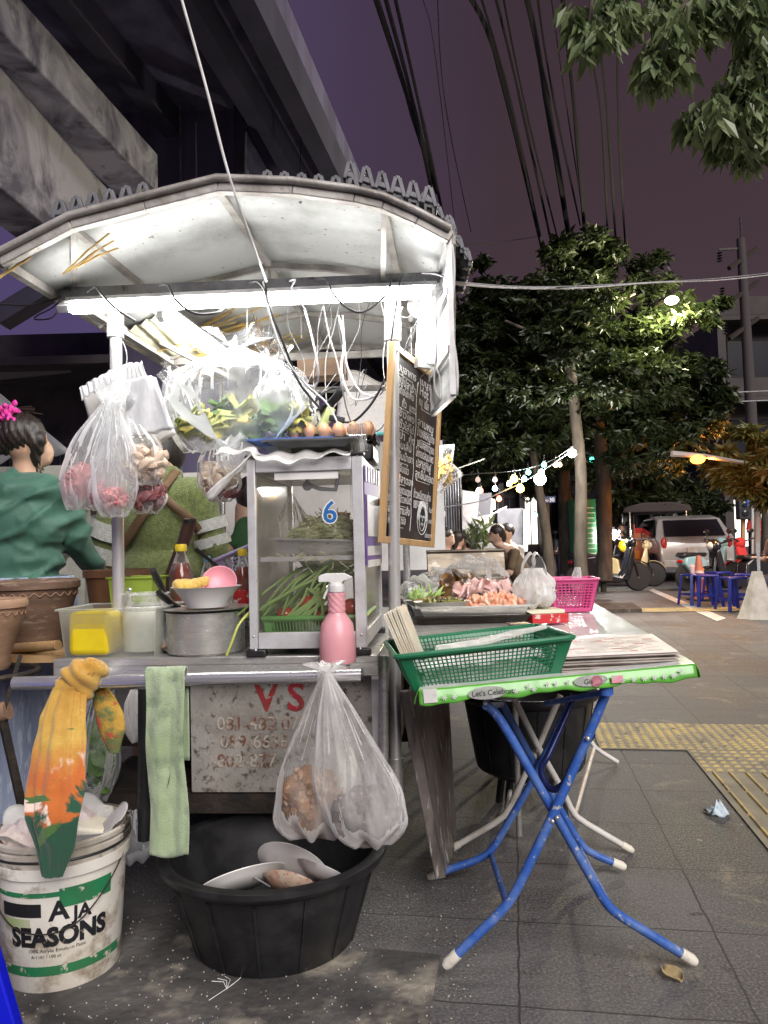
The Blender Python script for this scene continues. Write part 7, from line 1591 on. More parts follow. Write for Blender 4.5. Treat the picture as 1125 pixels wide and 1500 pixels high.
mb = MB(); a, b = at(729, 800, 11.6), at(768, 800, 11.6); mb.box(((a.x + b.x) / 2, 11.8, gz(11) + (at(745, 745, 11.6).z - gz(11)) / 2), (b.x - a.x, .5, at(745, 745, 11.6).z - gz(11))); cab_ = mb.build('grey_cabinet', mat('cab_grey', (.13, .13, .15), (.2, .2, .22), 5, rough=.5), label='tall grey cabinet behind the leaning woman', cat='cabinet', bevel=.01)
mb = MB(); mb.bar(at(769, 808, 11.5), at(770, 746, 11.5), .07, .07); mb.build('cabinet_post', alu, label='pale post at the right edge of the grey cabinet', cat='post')
mb = MB(); mb.bar(at(680, 775, 10.9), at(742, 742, 11.0), .02, .02); mb.bar(at(684, 730, 10.8), at(722, 775, 10.8), .012, .012); mb.build('thin_rods', steel, label='two thin crossing rods over the panels', cat='rod')
mb = MB(); lf = leaves('plant', [((at(704, 788, 10.2).x, 10.2, at(704, 788, 10.2).z), (.2, .1, .2), 90)], .18, .05, leafnear, None, droop=-.8, seed=4); tag(lf, 'small leafy plant standing before the white counter', 'plant')
# ------------------------------------------------------------------ string lights
bulbs = [(701, 719, 10, 'w'), (700, 703, 9.6, 'k'), (704, 719, 9.7, 'r'), (725, 703, 9.8, 'p'), (725, 716, 9.9, 'b'), (731, 731, 9.6, 'r'), (746, 709, 9.6, 'y1'), (753, 702, 9.9, 'Y'), (762, 716, 9.5, 'Y'), (768, 702, 9.8, 'b'), (774, 692, 10.0, 'g'), (797, 681, 10.3, 'g'), (814, 681, 10.4, 'y1'), (820, 681, 10.5, 'k2'), (784, 755, 11.5, 'g')]
colr = {'w': ((1, .8, .75), 6, 'dim white'), 'k': ((.8, .6, .5), .5, 'unlit pinkish'), 'k2': ((.9, .6, .3), 2, 'faint amber'), 'p': ((.9, .75, .8), .9, 'pale unlit'), 'r': ((1, .12, .06), 9, 'red'), 'b': ((.4, .8, 1), 11, 'pale blue'), 'y1': ((1, .75, .3), 14, 'warm yellow'), 'Y': ((1, .6, .08), 14, 'bright yellow'), 'g': ((.2, 1, .7), 8, 'green')}
where = ['near the white banner', 'highest at the left end', 'over the tilted panel', 'hanging dull at the middle of the upper string', 'under the dull one of the upper string', 'lowest of the lower string', 'left of the big yellow one', 'biggest of the upper string', 'lower of the two yellow ones', 'just below the big white lamps', 'on the upper string before the white lamps', 'smallest near the trunk', 'nearest to the trunk', 'beside the one nearest the trunk', 'alone beside the dark leaning trunk']
for i, (x, y, Y, k) in enumerate(bulbs):
    c, s, nm = colr[k]; p = at(x, y, Y); r = .034 if k != 'Y' else .05; t = thing('string_bulb', '%s bulb, %s' % (nm, where[i]), 'bulb', p, group='coloured string bulbs')
    mb = MB(); mb.lathe([(0, -r), (r * .8, -r * .6), (r, 0), (r * .8, r * .6), (r * .35, r * 1.2)], p, 14); mb.build('globe', emit('bulb_' + k, c, s), t)
    mb = MB(); mb.lathe([(r * .38, r * 1.1), (r * .42, r * 1.9), (r * .1, r * 2.1)], p, 10); mb.tube([p + V((0, 0, r * 2)), p + V((0, 0, r * 4))], .004, 5); mb.build('socket', darkcable, t)
wire('lower string of lights running up to the trunk', [(636, 745, 9.6), (700, 735, 9.6), (732, 722, 9.6), (770, 704, 9.8), (815, 676, 10.4), (840, 657, 11)], .008, greycable, 'light_string', 'strings of lights')
wire('upper string of lights running up to the trunk', [(640, 700, 9.5), (700, 694, 9.6), (750, 690, 9.8), (800, 678, 10.4), (842, 652, 11)], .006, darkcable, 'light_string', 'strings of lights')
wire('pale wire above the snack bags', [(660, 690, 8), (710, 672, 9)], .008, greycable, 'light_string', 'strings of lights')
def glowlamp(label, px, py, Y, r, c, s, e):
    p = at(px, py, Y); t = thing('lit_lamp', label, 'lamp', p); mb = MB(); mb.ell(p, (r, r, r), 16); mb.build('globe', emit('g%d%d' % (px, py), c, s), t); mb = MB(); mb.lathe([(r * .4, r * .8), (r * .45, r * 1.5), (r * .15, r * 1.8)], p, 12); mb.build('socket', darkcable, t)
    if e: lamp('light_' + str(px), p + V((0, -.12 - r, -.05)), e, c, .06)
    return t
glowlamp('dazzling white lamp fixed on the tree trunk', 838, 664, 10.9, .06, (1, .97, .9), 40, 45)
glowlamp('larger white lamp hanging below the string', 791, 702, 10.3, .08, (1, .98, .95), 30, 60)
glowlamp('white lamp just above the larger one', 793, 692, 10.2, .04, (1, .98, .95), 25, 0)
glowlamp('white spotlight shining at the right edge of the chalkboard', 634, 641, 3.2, .016, (1, .98, .95), 60, 1.5)

# ------------------------------------------------------------------ trees
def trunk(mb, pts, rs, seed=0):
    P = spline([at(*p) for p in pts], 5); n = len(P); R_ = []
    for i in range(n): f_ = i / (n - 1) * (len(rs) - 1); k = min(int(f_), len(rs) - 2); R_.append((rs[k] + (rs[k + 1] - rs[k]) * (f_ - k)) * (1 + .12 * noise.noise(V((i * .9, seed, 0)))))
    mb.tube(P, R_, 14)
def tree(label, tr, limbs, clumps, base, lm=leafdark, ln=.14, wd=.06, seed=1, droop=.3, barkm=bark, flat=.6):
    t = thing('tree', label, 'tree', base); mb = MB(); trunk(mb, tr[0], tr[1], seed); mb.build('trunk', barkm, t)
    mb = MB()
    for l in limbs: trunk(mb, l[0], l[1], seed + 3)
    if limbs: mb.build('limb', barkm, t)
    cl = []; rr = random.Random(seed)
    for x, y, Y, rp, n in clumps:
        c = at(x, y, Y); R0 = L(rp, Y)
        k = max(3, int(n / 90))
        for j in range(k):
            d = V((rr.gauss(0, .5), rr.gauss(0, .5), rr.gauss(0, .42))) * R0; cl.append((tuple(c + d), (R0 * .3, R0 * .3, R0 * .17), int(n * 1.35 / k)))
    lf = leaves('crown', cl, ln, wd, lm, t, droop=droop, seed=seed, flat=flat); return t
Ya = 11.5
A0 = at(850, 850, Ya); A0.z = gz(Ya)
tree('tree with pale bark and a lamp on its trunk, in front of the others', ([(852, 868, Ya), (850, 800, Ya), (851, 700, Ya), (846, 640, Ya), (838, 560, Ya), (830, 480, Ya)], [.125, .09, .085, .085, .08, .06]),
     [([(836, 540, Ya), (800, 500, Ya), (740, 470, Ya - .4)], [.06, .04, .02]), ([(838, 520, Ya), (870, 460, Ya), (930, 430, Ya)], [.06, .04, .02])],
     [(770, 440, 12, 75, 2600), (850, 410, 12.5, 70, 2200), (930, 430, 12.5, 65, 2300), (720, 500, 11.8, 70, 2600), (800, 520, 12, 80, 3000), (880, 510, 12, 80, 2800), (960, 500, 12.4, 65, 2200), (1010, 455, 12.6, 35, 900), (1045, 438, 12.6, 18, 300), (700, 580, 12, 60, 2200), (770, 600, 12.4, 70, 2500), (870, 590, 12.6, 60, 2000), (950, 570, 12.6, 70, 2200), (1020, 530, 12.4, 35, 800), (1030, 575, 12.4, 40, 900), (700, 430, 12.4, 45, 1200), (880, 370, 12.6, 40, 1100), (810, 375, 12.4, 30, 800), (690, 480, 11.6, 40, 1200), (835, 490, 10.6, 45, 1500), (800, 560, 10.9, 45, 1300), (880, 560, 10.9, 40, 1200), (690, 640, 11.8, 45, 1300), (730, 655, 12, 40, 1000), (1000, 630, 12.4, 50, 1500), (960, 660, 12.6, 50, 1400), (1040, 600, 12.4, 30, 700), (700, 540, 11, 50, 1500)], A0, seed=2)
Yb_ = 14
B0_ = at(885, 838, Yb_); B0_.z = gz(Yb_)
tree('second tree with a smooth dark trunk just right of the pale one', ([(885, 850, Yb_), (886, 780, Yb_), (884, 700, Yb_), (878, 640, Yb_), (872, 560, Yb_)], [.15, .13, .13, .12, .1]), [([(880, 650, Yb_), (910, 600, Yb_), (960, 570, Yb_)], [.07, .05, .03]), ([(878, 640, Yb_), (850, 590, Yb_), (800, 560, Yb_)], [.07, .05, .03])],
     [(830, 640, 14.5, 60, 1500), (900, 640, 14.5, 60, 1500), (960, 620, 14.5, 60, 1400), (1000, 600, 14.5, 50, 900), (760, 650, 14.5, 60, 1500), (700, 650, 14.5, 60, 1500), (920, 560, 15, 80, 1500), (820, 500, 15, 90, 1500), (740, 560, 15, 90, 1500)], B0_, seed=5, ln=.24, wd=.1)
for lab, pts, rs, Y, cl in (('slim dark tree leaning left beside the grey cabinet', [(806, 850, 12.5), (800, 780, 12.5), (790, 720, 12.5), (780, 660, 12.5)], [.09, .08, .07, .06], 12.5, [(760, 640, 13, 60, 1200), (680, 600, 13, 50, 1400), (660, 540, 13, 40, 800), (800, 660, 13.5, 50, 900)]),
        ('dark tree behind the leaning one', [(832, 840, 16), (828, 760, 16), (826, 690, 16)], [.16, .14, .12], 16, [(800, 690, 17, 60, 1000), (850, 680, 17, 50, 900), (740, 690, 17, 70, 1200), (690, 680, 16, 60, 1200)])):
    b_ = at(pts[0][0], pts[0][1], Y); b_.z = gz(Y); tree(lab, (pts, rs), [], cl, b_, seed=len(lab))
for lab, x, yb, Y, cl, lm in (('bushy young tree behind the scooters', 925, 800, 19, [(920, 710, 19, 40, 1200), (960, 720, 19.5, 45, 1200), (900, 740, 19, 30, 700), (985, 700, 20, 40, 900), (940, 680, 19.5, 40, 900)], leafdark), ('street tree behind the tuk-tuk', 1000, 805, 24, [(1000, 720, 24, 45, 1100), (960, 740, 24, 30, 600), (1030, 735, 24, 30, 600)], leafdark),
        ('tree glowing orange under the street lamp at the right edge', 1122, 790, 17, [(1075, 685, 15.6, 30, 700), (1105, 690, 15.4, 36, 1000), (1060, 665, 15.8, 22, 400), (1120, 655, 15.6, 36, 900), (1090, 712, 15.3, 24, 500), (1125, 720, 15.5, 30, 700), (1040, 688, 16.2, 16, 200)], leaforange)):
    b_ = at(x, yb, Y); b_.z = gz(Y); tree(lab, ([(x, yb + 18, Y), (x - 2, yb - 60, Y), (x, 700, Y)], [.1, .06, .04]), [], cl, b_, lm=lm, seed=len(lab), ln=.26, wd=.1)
# near boughs at the upper right
t = thing('tree', 'near leafy boughs drooping into the upper right corner', 'tree', V((3.6, 4.6, 0)))
mb = MB(); trunk(mb, [(1400, 1200, 5.2), (1390, 400, 5.2), (1330, 50, 5.1)], [.16, .12, .06]); mb.build('trunk', bark, t)
mb = MB()
for l in ([(1330, 60, 5.1), (1180, -20, 5), (1040, -40, 4.8), (870, -60, 4.6)], [(1320, 50, 5.1), (1180, 60, 4.9), (1100, 120, 4.8)], [(1040, -40, 4.8), (1000, 10, 4.7), (970, 50, 4.7)], [(870, -60, 4.6), (868, -10, 4.5), (862, 40, 4.5)]): trunk(mb, l, [.03, .015, .008])
mb.build('limb', bark, t)
cl = []; rr = random.Random(3)
def drop(poly, n, Y):
    for _ in range(n):
        k = rr.random() * (len(poly) - 1); i = int(k); a, b = poly[i], poly[i + 1]; x = a[0] + (b[0] - a[0]) * (k - i); y = a[1] + (b[1] - a[1]) * (k - i); cl.append((tuple(at(x + rr.gauss(0, 14), y + rr.gauss(0, 12), Y + rr.gauss(0, .15))), (.06, .07, .07), 14))
drop([(850, 10), (862, 40), (868, 60)], 16, 4.5); drop([(880, 0), (920, 20), (890, 40)], 22, 4.6); drop([(930, 0), (1000, 20), (990, 60), (960, 95), (945, 105)], 44, 4.6); drop([(1000, 30), (980, 90), (1000, 80)], 16, 4.6)
drop([(1125, 0), (1060, 20), (1010, 30)], 44, 4.7); drop([(1140, 60), (1100, 100), (1060, 150), (1030, 190)], 70, 4.8); drop([(1130, 120), (1110, 170), (1080, 190), (1065, 225)], 60, 4.8); drop([(1140, 180), (1120, 210)], 16, 4.8); drop([(1020, 180), (1010, 195)], 6, 4.8); drop([(1125, 0), (1100, 60), (1125, 120)], 30, 4.9); drop([(1000, 0), (1125, 10)], 20, 4.9)
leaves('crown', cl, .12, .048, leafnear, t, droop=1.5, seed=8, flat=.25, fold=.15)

# ------------------------------------------------------------------ buildings
bw1 = mat('building_wall', (.055, .046, .044), (.035, .029, .028), 1, rough=.85); win = mat('window_dark', (.02, .02, .025), rough=.15); winlit = emit('window_lit', (1, .93, .8), 1.1)
def building(label, x0, x1, Y, D, h, floors, bays, yb=0, lit=True, m=bw1):
    t = thing('building', label, 'building', V(((x0 + x1) / 2, Y + D / 2, yb))); mb = MB(); mb.box(((x0 + x1) / 2, Y + D / 2, yb + h / 2), (x1 - x0, D, h)); mb.build('wall', m, t)
    fh = h / floors; bwd = (x1 - x0) / bays
    for f_ in range(floors):
        z = yb + f_ * fh
        mb = MB(); mb.box(((x0 + x1) / 2, Y - .5, z + fh - .15), (x1 - x0 + .2, 1.0, .18)); mb.box(((x0 + x1) / 2, Y - .95, z + fh + .3), (x1 - x0 + .2, .1, .7)); 
        if f_ < floors - 1 or True: mb.build('balcony', m, t)
        for b in range(bays):
            cx = x0 + (b + .5) * bwd; 
            mb = MB(); mb.box((cx, Y - .02, z + fh * .45), (bwd * .62, .06, fh * .58)); mb.build('window', winlit if (lit and f_ == 0 and b % 2 == 0) else win, t)
            mb = MB(); mb.box((cx, Y - .06, z + fh * .45), (.06, .05, fh * .58)); mb.box((cx, Y - .06, z + fh * .75), (bwd * .66, .05, .06)); mb.build('window_frame', m, t)
            mb = MB(); mb.box((x0 + b * bwd, Y - .4, z + fh / 2), (.3, .9, fh)); mb.build('pier', m, t)
    return t
building('arched balcony building at the right edge beyond the pole', at(1052, 700, 30).x, at(1052, 700, 30).x + 12, 30, 8, 9.4, 3, 4, .2)
building('pale low building behind the tuk-tuk', at(880, 700, 34).x, at(1010, 700, 34).x, 34, 8, 5.2, 2, 4, .2)
building('wide pale building at the far end of the street', at(640, 700, 44).x, at(880, 700, 44).x, 44, 8, 4.6, 1, 8, .2)
for i, (x, y) in enumerate(((1085, 522), (1122, 498))):
    pass
# utility poles
t = thing('utility_pole', 'tall concrete utility pole with cross arms at the right', 'utility pole', V((at(1105, 780, 24).x, 24, .2)))
mb = MB(); mb.tube([V((at(1105, 780, 24).x, 24, .2)), at(1100, 600, 24), at(1085, 350, 24)], [.2, .17, .13], 12); mb.build('pole', mat('pole_concrete', (.05, .04, .04), rough=.9), t)
mb = MB(); mb.tube([at(1086, 350, 24), at(1085, 318, 24)], .04, 8)
for y0 in (375, 425, 478): mb.bar(at(1068, y0 + 18, 23.6), at(1110, y0 - 12, 24.4), .12, .12)
mb.bar(at(1053, 366, 24), at(1082, 364, 24), .06, .06); mb.build('cross_arm', blackmetal, t)
mb = MB()
for x, y in ((1054, 372), (1058, 424), (1063, 478)):
    for k in range(4): mb.lathe([(.03, 0), (.09, .03), (.03, .06)], at(x, y + 4 * k, 24), 10)
mb.build('insulator', black, t)
t = thing('utility_pole', 'dark utility pole half hidden in the tree top', 'utility pole', V((at(900, 790, 20).x, 20, .16)))
mb = MB(); mb.tube([V((at(900, 790, 20).x, 20, .16)), at(893, 360, 20)], [.18, .14], 10); mb.build('pole', blackmetal, t); mb = MB(); mb.bar(at(868, 372, 20), at(905, 366, 20), .1, .1); mb.tube([at(908, 355, 20), at(908, 378, 20)], .08, 8); mb.build('cross_arm', blackmetal, t)
for i, (y0, y1) in enumerate(((572, 572), (588, 586))): wire('thin lit wire crossing before the building, %s' % ('upper' if i == 0 else 'lower'), [(985, y0 + 14, 18), (1060, y1 + 4, 18), (1140, y1, 18)], .012, greycable)
# street lights
t = thing('street_lamp', 'small white street lamp glowing through the tree top', 'street lamp', V((at(886, 800, 15).x, 15.2, .1)))
p = at(984, 440, 11.4); mb = MB(); mb.ell(p, (.1, .1, .06), 14); mb.build('lens', emit('street_lens', (1, .92, .65), 14), t)
mb = MB(); mb.tube([V((at(886, 800, 15).x, 15.2, .1)), at(889, 480, 15.2), p + V((.0, .3, .1)), p + V((0, .1, .06))], [.06, .045, .04, .035, .03, .03], 8); mb.build('pole', blackmetal, t); lamp('street_light', p - V((0, .15, .15)), 300, (1, .93, .6), .1)
t = thing('street_lamp', 'orange street lamp on a long horizontal arm', 'street lamp', V((at(1130, 790, 14).x, 14.2, .1)))
p = at(1022, 673, 11.9); mb = MB(); mb.ell(p, (.11, .11, .07), 14); mb.build('lens', emit('orange_lens', (1, .3, .03), 5), t)
mb = MB(); mb.tube([V((at(1112, 790, 16).x, 16.2, .12)), at(1110, 700, 16.2), at(1095, 679, 15.6), p + V((.1, .05, .06)), p + V((-.4, .0, .1))], [.07, .06, .04, .035, .05], 8); mb.build('arm', mat('arm_grey', (.3, .26, .24), rough=.5), t); lamp('orange_light', p + V((.5, .6, -.15)), 80, (1, .33, .05), .1)

# ------------------------------------------------------------------ signs
t = thing('street_sign', 'dark blue street name sign ending in 30', 'street sign', V((at(802, 800, 13).x, 13, gz(13)))); mb = MB(); P = [at(791, 738, 13), at(813, 736, 13), at(813, 727, 13), at(791, 728, 13)]; mb.plate(P, .03); mb.build('plate', mat('sign_navy', (.01, .02, .09), rough=.4), t)
mb = MB(); mb.text('ซอย', .07, frame(P[0] + V((.02, -.035, .03)), (1, 0, 0), (0, 0, 1))); mb.text('30', .09, frame(at(804, 735, 13) + V((.0, -.035, 0)), (1, 0, 0), (0, 0, 1)), bold=.02); mb.build('lettering', chalk, t)
mb = MB(); mb.tube([V((at(802, 800, 13).x, 13.05, gz(13))), at(802, 728, 13.05)], .03, 8); mb.build('pole', blackmetal, t)
t = thing('crossing_sign', 'square blue pedestrian crossing sign with a white triangle', 'traffic sign', V((at(1102, 800, 18).x, 18, .13)))
P = [at(1094, 741, 18), at(1109, 741, 18), at(1109, 727, 18), at(1094, 727, 18)]; mb = MB(); mb.plate(P, .02); mb.build('plate', mat('sign_blue', (.02, .15, .55), rough=.4), t); s_ = V((0, -.03, 0)); mb = MB(); mb.add([at(1097, 739.5, 18) + s_, at(1106, 739.5, 18) + s_, at(1101.5, 729.5, 18) + s_], [(0, 1, 2)]); mb.build('triangle', whiteplastic, t)
s_ = V((0, -.035, 0)); mb = MB(); mb.bar(at(1101.6, 733, 18) + s_, at(1101.4, 736, 18) + s_, .03, .004, up=V((0, 1, 0))); mb.bar(at(1101.4, 736, 18) + s_, at(1100, 738.8, 18) + s_, .02, .004, up=V((0, 1, 0))); mb.bar(at(1101.4, 736, 18) + s_, at(1103, 738.8, 18) + s_, .02, .004, up=V((0, 1, 0))); mb.ell(at(1101.6, 732.2, 18) + s_, (.025, .004, .025), 8); mb.build('walker', black, t)
mb = MB(); mb.tube([V((at(1102, 800, 18).x, 18.05, .13)), at(1102, 727, 18.05)], .035, 8); mb.build('pole', alu, t)
t = thing('traffic_light', 'traffic light with a red lens beside the crossing sign', 'traffic light', V((at(1089, 800, 19).x, 19, .14))); mb = MB(); mb.box(at(1088, 739, 19), (.3, .2, .75)); mb.build('case', black, t, bevel=.02)
mb = MB(); mb.tube([V((at(1089, 800, 19).x, 19.12, .14)), at(1089, 727, 19.12)], .06, 8); mb.build('pole', mat('pole_orange', (.5, .3, .15), rough=.6), t)
for k, (mm, dz) in enumerate(((emit('lens_red', (1, .05, .03), .8), .22), (win, 0), (win, -.22))): mb = MB(); mb.ell(at(1088, 739, 19) + V((0, -.1, dz)), (.09, .03, .09), 12); mb.build('lens', mm, t)
glowlamp('green traffic lamp glowing between the two trunks', 868, 674, 17, .07, (.05, 1, .6), 8, 0)
# green wrapped pillar with white lines of text
gpn = mat('pillar_green', (.03, .2, .07), (.02, .14, .05), 3, rough=.5); t = thing('advert_pillar', 'green wrapped pillar lettered with white lines between the trunks', 'pillar', V((at(855, 800, 15.5).x, 15.6, gz(15.5))))
a, b = at(837, 800, 15.5), at(876, 800, 15.5); hz = at(855, 732, 15.5).z - gz(15.5); cxp = (a.x + b.x) / 2; mb = MB(); mb.lathe([((b.x - a.x) / 2, 0), ((b.x - a.x) / 2, hz), (0, hz)], (cxp, 15.6, gz(15.5)), 28); mb.build('wrap', gpn, t)
mb = MB(); q = random.Random(3); rp = (b.x - a.x) / 2 + .004
for k in range(11): mb.lathe([(rp, hz * (.9 - .055 * k)), (rp, hz * (.9 - .055 * k) + .022)], (cxp, 15.6, gz(15.5)), 12, a0=-PI / 2 + .1, a1=-PI / 2 + q.uniform(.7, 1.1))
mb.build('lettering', mat('pale_green', (.4, .55, .4), rough=.5), t)

# ------------------------------------------------------------------ scooters
tyre = mat('tyre', (.012, .012, .013), rough=.7)
def scooter(label, loc, rz, body, sc=1.0, seatm=black, lit=False, group='parked scooters'):
    t = thing('scooter', label, 'scooter', loc, rz, group=group); M = Matrix.Diagonal((sc, sc, sc, 1)); mbk = lambda: MB()
    for x in (-.62, .62):
        mb = MB(); Mw = M @ Matrix.Translation((x, 0, .28)) @ Matrix.Rotation(PI / 2, 4, 'X'); mb.lathe([(.21, -.045), (.26, -.04), (.285, 0), (.26, .04), (.21, .045)], (0, 0, 0), 28, Mw); w_ = mb.build('wheel', tyre, t, local=True)
        mb = MB(); mb.lathe([(.17, -.02), (.21, -.03), (.21, .03), (.17, .02)], (0, 0, 0), 28, Mw); mb.lathe([(0, -.05), (.05, -.04), (.05, .04), (0, .05)], (0, 0, 0), 12, Mw)
        for k in range(5): a = 2 * PI * k / 5; mb.bar((0, 0, 0), (.19 * math.cos(a), .19 * math.sin(a), 0), .03, .02, M=Mw, up=V((0, 0, 1)))
        mb.build('rim', chrome, w_, local=True)
    mb = MB(); mb.v = []
    P = [(-.75, .55), (-.7, .68), (-.3, .72), (-.12, .62), (-.1, .38), (.22, .3), (.32, .42), (.45, .88), (.52, .9), (.52, .6), (.4, .22), (-.2, .18), (-.5, .3)]
    mb.prism(P, -.13, .13, M @ Matrix.Rotation(PI / 2, 4, 'X')); mb.build('body', body, t, local=True, bevel=.035 * sc, bseg=3)
    mb = MB(); mb.prism([(-.78, .69), (-.74, .78), (-.45, .78), (-.3, .75), (-.08, .77), (-.1, .68)], -.12, .12, M @ Matrix.Rotation(PI / 2, 4, 'X')); mb.build('seat', seatm, t, local=True, bevel=.03 * sc)
    mb = MB(); mb.grid(lambda u, v: V((.62 + .31 * math.cos(PI * (.12 + .75 * u)), (v - .5) * .13, .28 + .31 * math.sin(PI * (.12 + .75 * u)))), 14, 4, M); mb.build('mudguard', body, t, local=True, solid=.01)
    mb = MB(); mb.tube([(.62, .06, .28), (.5, .05, .75), (.44, 0, .98)], .022, 8, M); mb.tube([(.62, -.06, .28), (.5, -.05, .75)], .022, 8, M); mb.tube([(.4, -.34, 1.04), (.44, -.15, 1.0), (.46, 0, .97), (.44, .15, 1.0), (.4, .34, 1.04)], .015, 8, M); mb.tube([(-.1, -.17, .25), (-.75, -.2, .33)], .05, 10, M); mb.build('handlebar', black, t, local=True)
    mb = MB(); mb.ell((.5, 0, .95), (.1, .15, .12), 16, M); mb.build('headlight_cowl', body, t, local=True)
    mb = MB(); mb.ell((.57, 0, .95), (.05, .08, .07), 12, M); mb.build('headlight', emit('headlamp', (1, .98, .9), 60) if lit else whiteplastic, t, local=True)
    for s in (-1, 1): mb = MB(); mb.ell((.4, .27 * s, 1.2), (.012, .07, .045), 10, M); mb.tube([(.42, .25 * s, 1.02), (.4, .27 * s, 1.17)], .007, 6, M); mb.build('mirror', black, t, local=True)
    mb = MB(); mb.ell((-.77, 0, .6), (.03, .08, .04), 10, M); mb.build('tail_light', mat('tail_red', (.5, .01, .01), rough=.3), t, local=True); return t
def gp_(px, py, Y): p = at(px, py, Y); return V((p.x, Y, gz(Y)))
blk = mat('scooter_black', (.015, .015, .018), rough=.2, coat=.6); cream_s = mat('scooter_cream', (.55, .45, .25), (.5, .4, .2), 4, rough=.25, coat=.5)
scooter('black scooter parked behind the second trunk', gp_(890, 830, 15.2), rad(8), blk, 1.0)
t = scooter('cream scooter with a yellow helmet parked right of the trunk', gp_(915, 828, 16.5), rad(-20), cream_s, .92)
hp_ = gp_(917, 800, 16.2) + V((0, 0, .88)); mb = MB(); mb.ell(hp_, (.16, .14, .15), 18); mb.build('helmet', mat('helmet_yellow', (.75, .5, .02), rough=.25, coat=.5), label='yellow helmet sitting on the cream scooter', cat='helmet')
scooter('dark scooter parked deeper left of the green pillar', gp_(828, 830, 18), rad(70), blk)
scooter('dark scooter nearly hidden behind the pale trunk', gp_(872, 830, 17.5), rad(20), blk)
glowlamp('glaring white headlamp beside the cream scooter', 898, 783, 15.6, .1, (1, .98, .95), 40, 10)
blue_s = mat('scooter_teal', (.25, .45, .48), rough=.25, coat=.5)
scooter('pale teal scooter parked in front of the silver car', gp_(1035, 850, 15.2), rad(28), blue_s, .95)
scooter('black scooter parked behind the blue stools at the right', gp_(1080, 850, 13.2), rad(200), blk, .95)
scooter('red scooter with green lamp glow at the right edge', gp_(1118, 830, 14.6), rad(120), cl_r, .95)
small_person('rider in red seated at the far right on the road', 1107, 752, 20, .11, cl_r, (-.6, -.8, 0), seated=False)
small_person('passer-by in dark clothes behind the cream scooter', 909, 773, 19, .11, cl_d, (.2, -1, 0), seated=False)
small_person('passer-by in a brown top behind the tuk-tuk front', 921, 771, 19.5, .11, cl_b, (-.2, -1, 0), seated=False)
small_person('dark figure standing between the leaning trunk and the pillar', 825, 778, 16.5, .11, cl_d, (0, -1, 0), seated=False)
# ------------------------------------------------------------------ tuk-tuk
tk = gp_(965, 838, 18.5); t = thing('tuk_tuk', 'orange tuk-tuk with a dark fringed canopy parked on the road', 'tuk-tuk', tk, rad(-6)); TM_ = Matrix.Translation(tk) @ Matrix.Rotation(rad(-6), 4, 'Z')
org_ = mat('tuk_orange', (.55, .2, .1), (.5, .17, .09), 4, rough=.3, coat=.4, c3=(.4, .35, .3), fac3=(.62, .68), sc3=16)
mb = MB(); mb.box((.05, 0, .75), (1.3, .12, .75), TM_); mb.box((.05, .5, .4), (1.3, 1.1, .12), TM_); mb.box((.68, .5, .65), (.06, 1.0, .5), TM_); mb.build('rear_body', org_, t, bevel=.03)
mb = MB(); mb.box((.05, -.08, .4), (1.36, .06, .08), TM_); mb.box((.05, -.09, .98), (1.3, .04, .04), TM_); mb.build('bumper', chrome, t, bevel=.01)
mb = MB(); mb.prism([(-.8, 0), (.85, 0), (.8, .14), (.4, .24), (-.3, .24), (-.75, .14)], 0, 2.1, TM_ @ Matrix.Translation((0, 2.1, 1.62)) @ Matrix.Rotation(PI / 2, 4, 'X')); mb.build('canopy', mat('canopy_dark', (.03, .022, .02), rough=.7), t, bevel=.03)
mb = MB()
for x in (-.62, .7):
    for y in (.02, .9, 1.8): mb.tube([TM_ @ V((x, y, .5)), TM_ @ V((x, y, 1.64))], .022, 8)
mb.build('canopy_post', chrome, t)
mb = MB(); mb.box((.05, .6, .75), (1.1, .5, .2), TM_); mb.box((.05, .3, 1.0), (1.1, .12, .5), TM_); mb.build('seat', cl_r, t, bevel=.04)
for x in (-.58, .66):
    mb = MB(); mb.lathe([(.16, -.07), (.26, -.07), (.28, 0), (.26, .07), (.16, .07)], (0, 0, 0), 24, TM_ @ Matrix.Translation((x, .2, .28)) @ Matrix.Rotation(PI / 2, 4, 'Y')); w_ = mb.build('wheel', tyre, t)
    mb = MB(); mb.lathe([(0, -.05), (.16, -.05), (.16, .05), (0, .05)], (0, 0, 0), 20, TM_ @ Matrix.Translation((x, .2, .28)) @ Matrix.Rotation(PI / 2, 4, 'Y')); mb.build('rim', chrome, w_)
for x in (-.5, .6): mb = MB(); mb.box((x, -.075, .6), (.12, .04, .2), TM_); mb.build('tail_light', mat('lamp_orange', (.8, .3, .05), rough=.3), t, bevel=.01)
mb = MB(); mb.box((.35, -.075, .46), (.34, .03, .15), TM_); mb.build('number_plate', mat('plate_yellow', (.7, .45, .1), rough=.4), t); mb = MB(); mb.box((-.55, -.04, 1.1), (.04, .1, .5), TM_); mb.box((.45, 1.9, .7), (.4, .3, .7), TM_); mb.build('front_cowl', org_, t, bevel=.04)
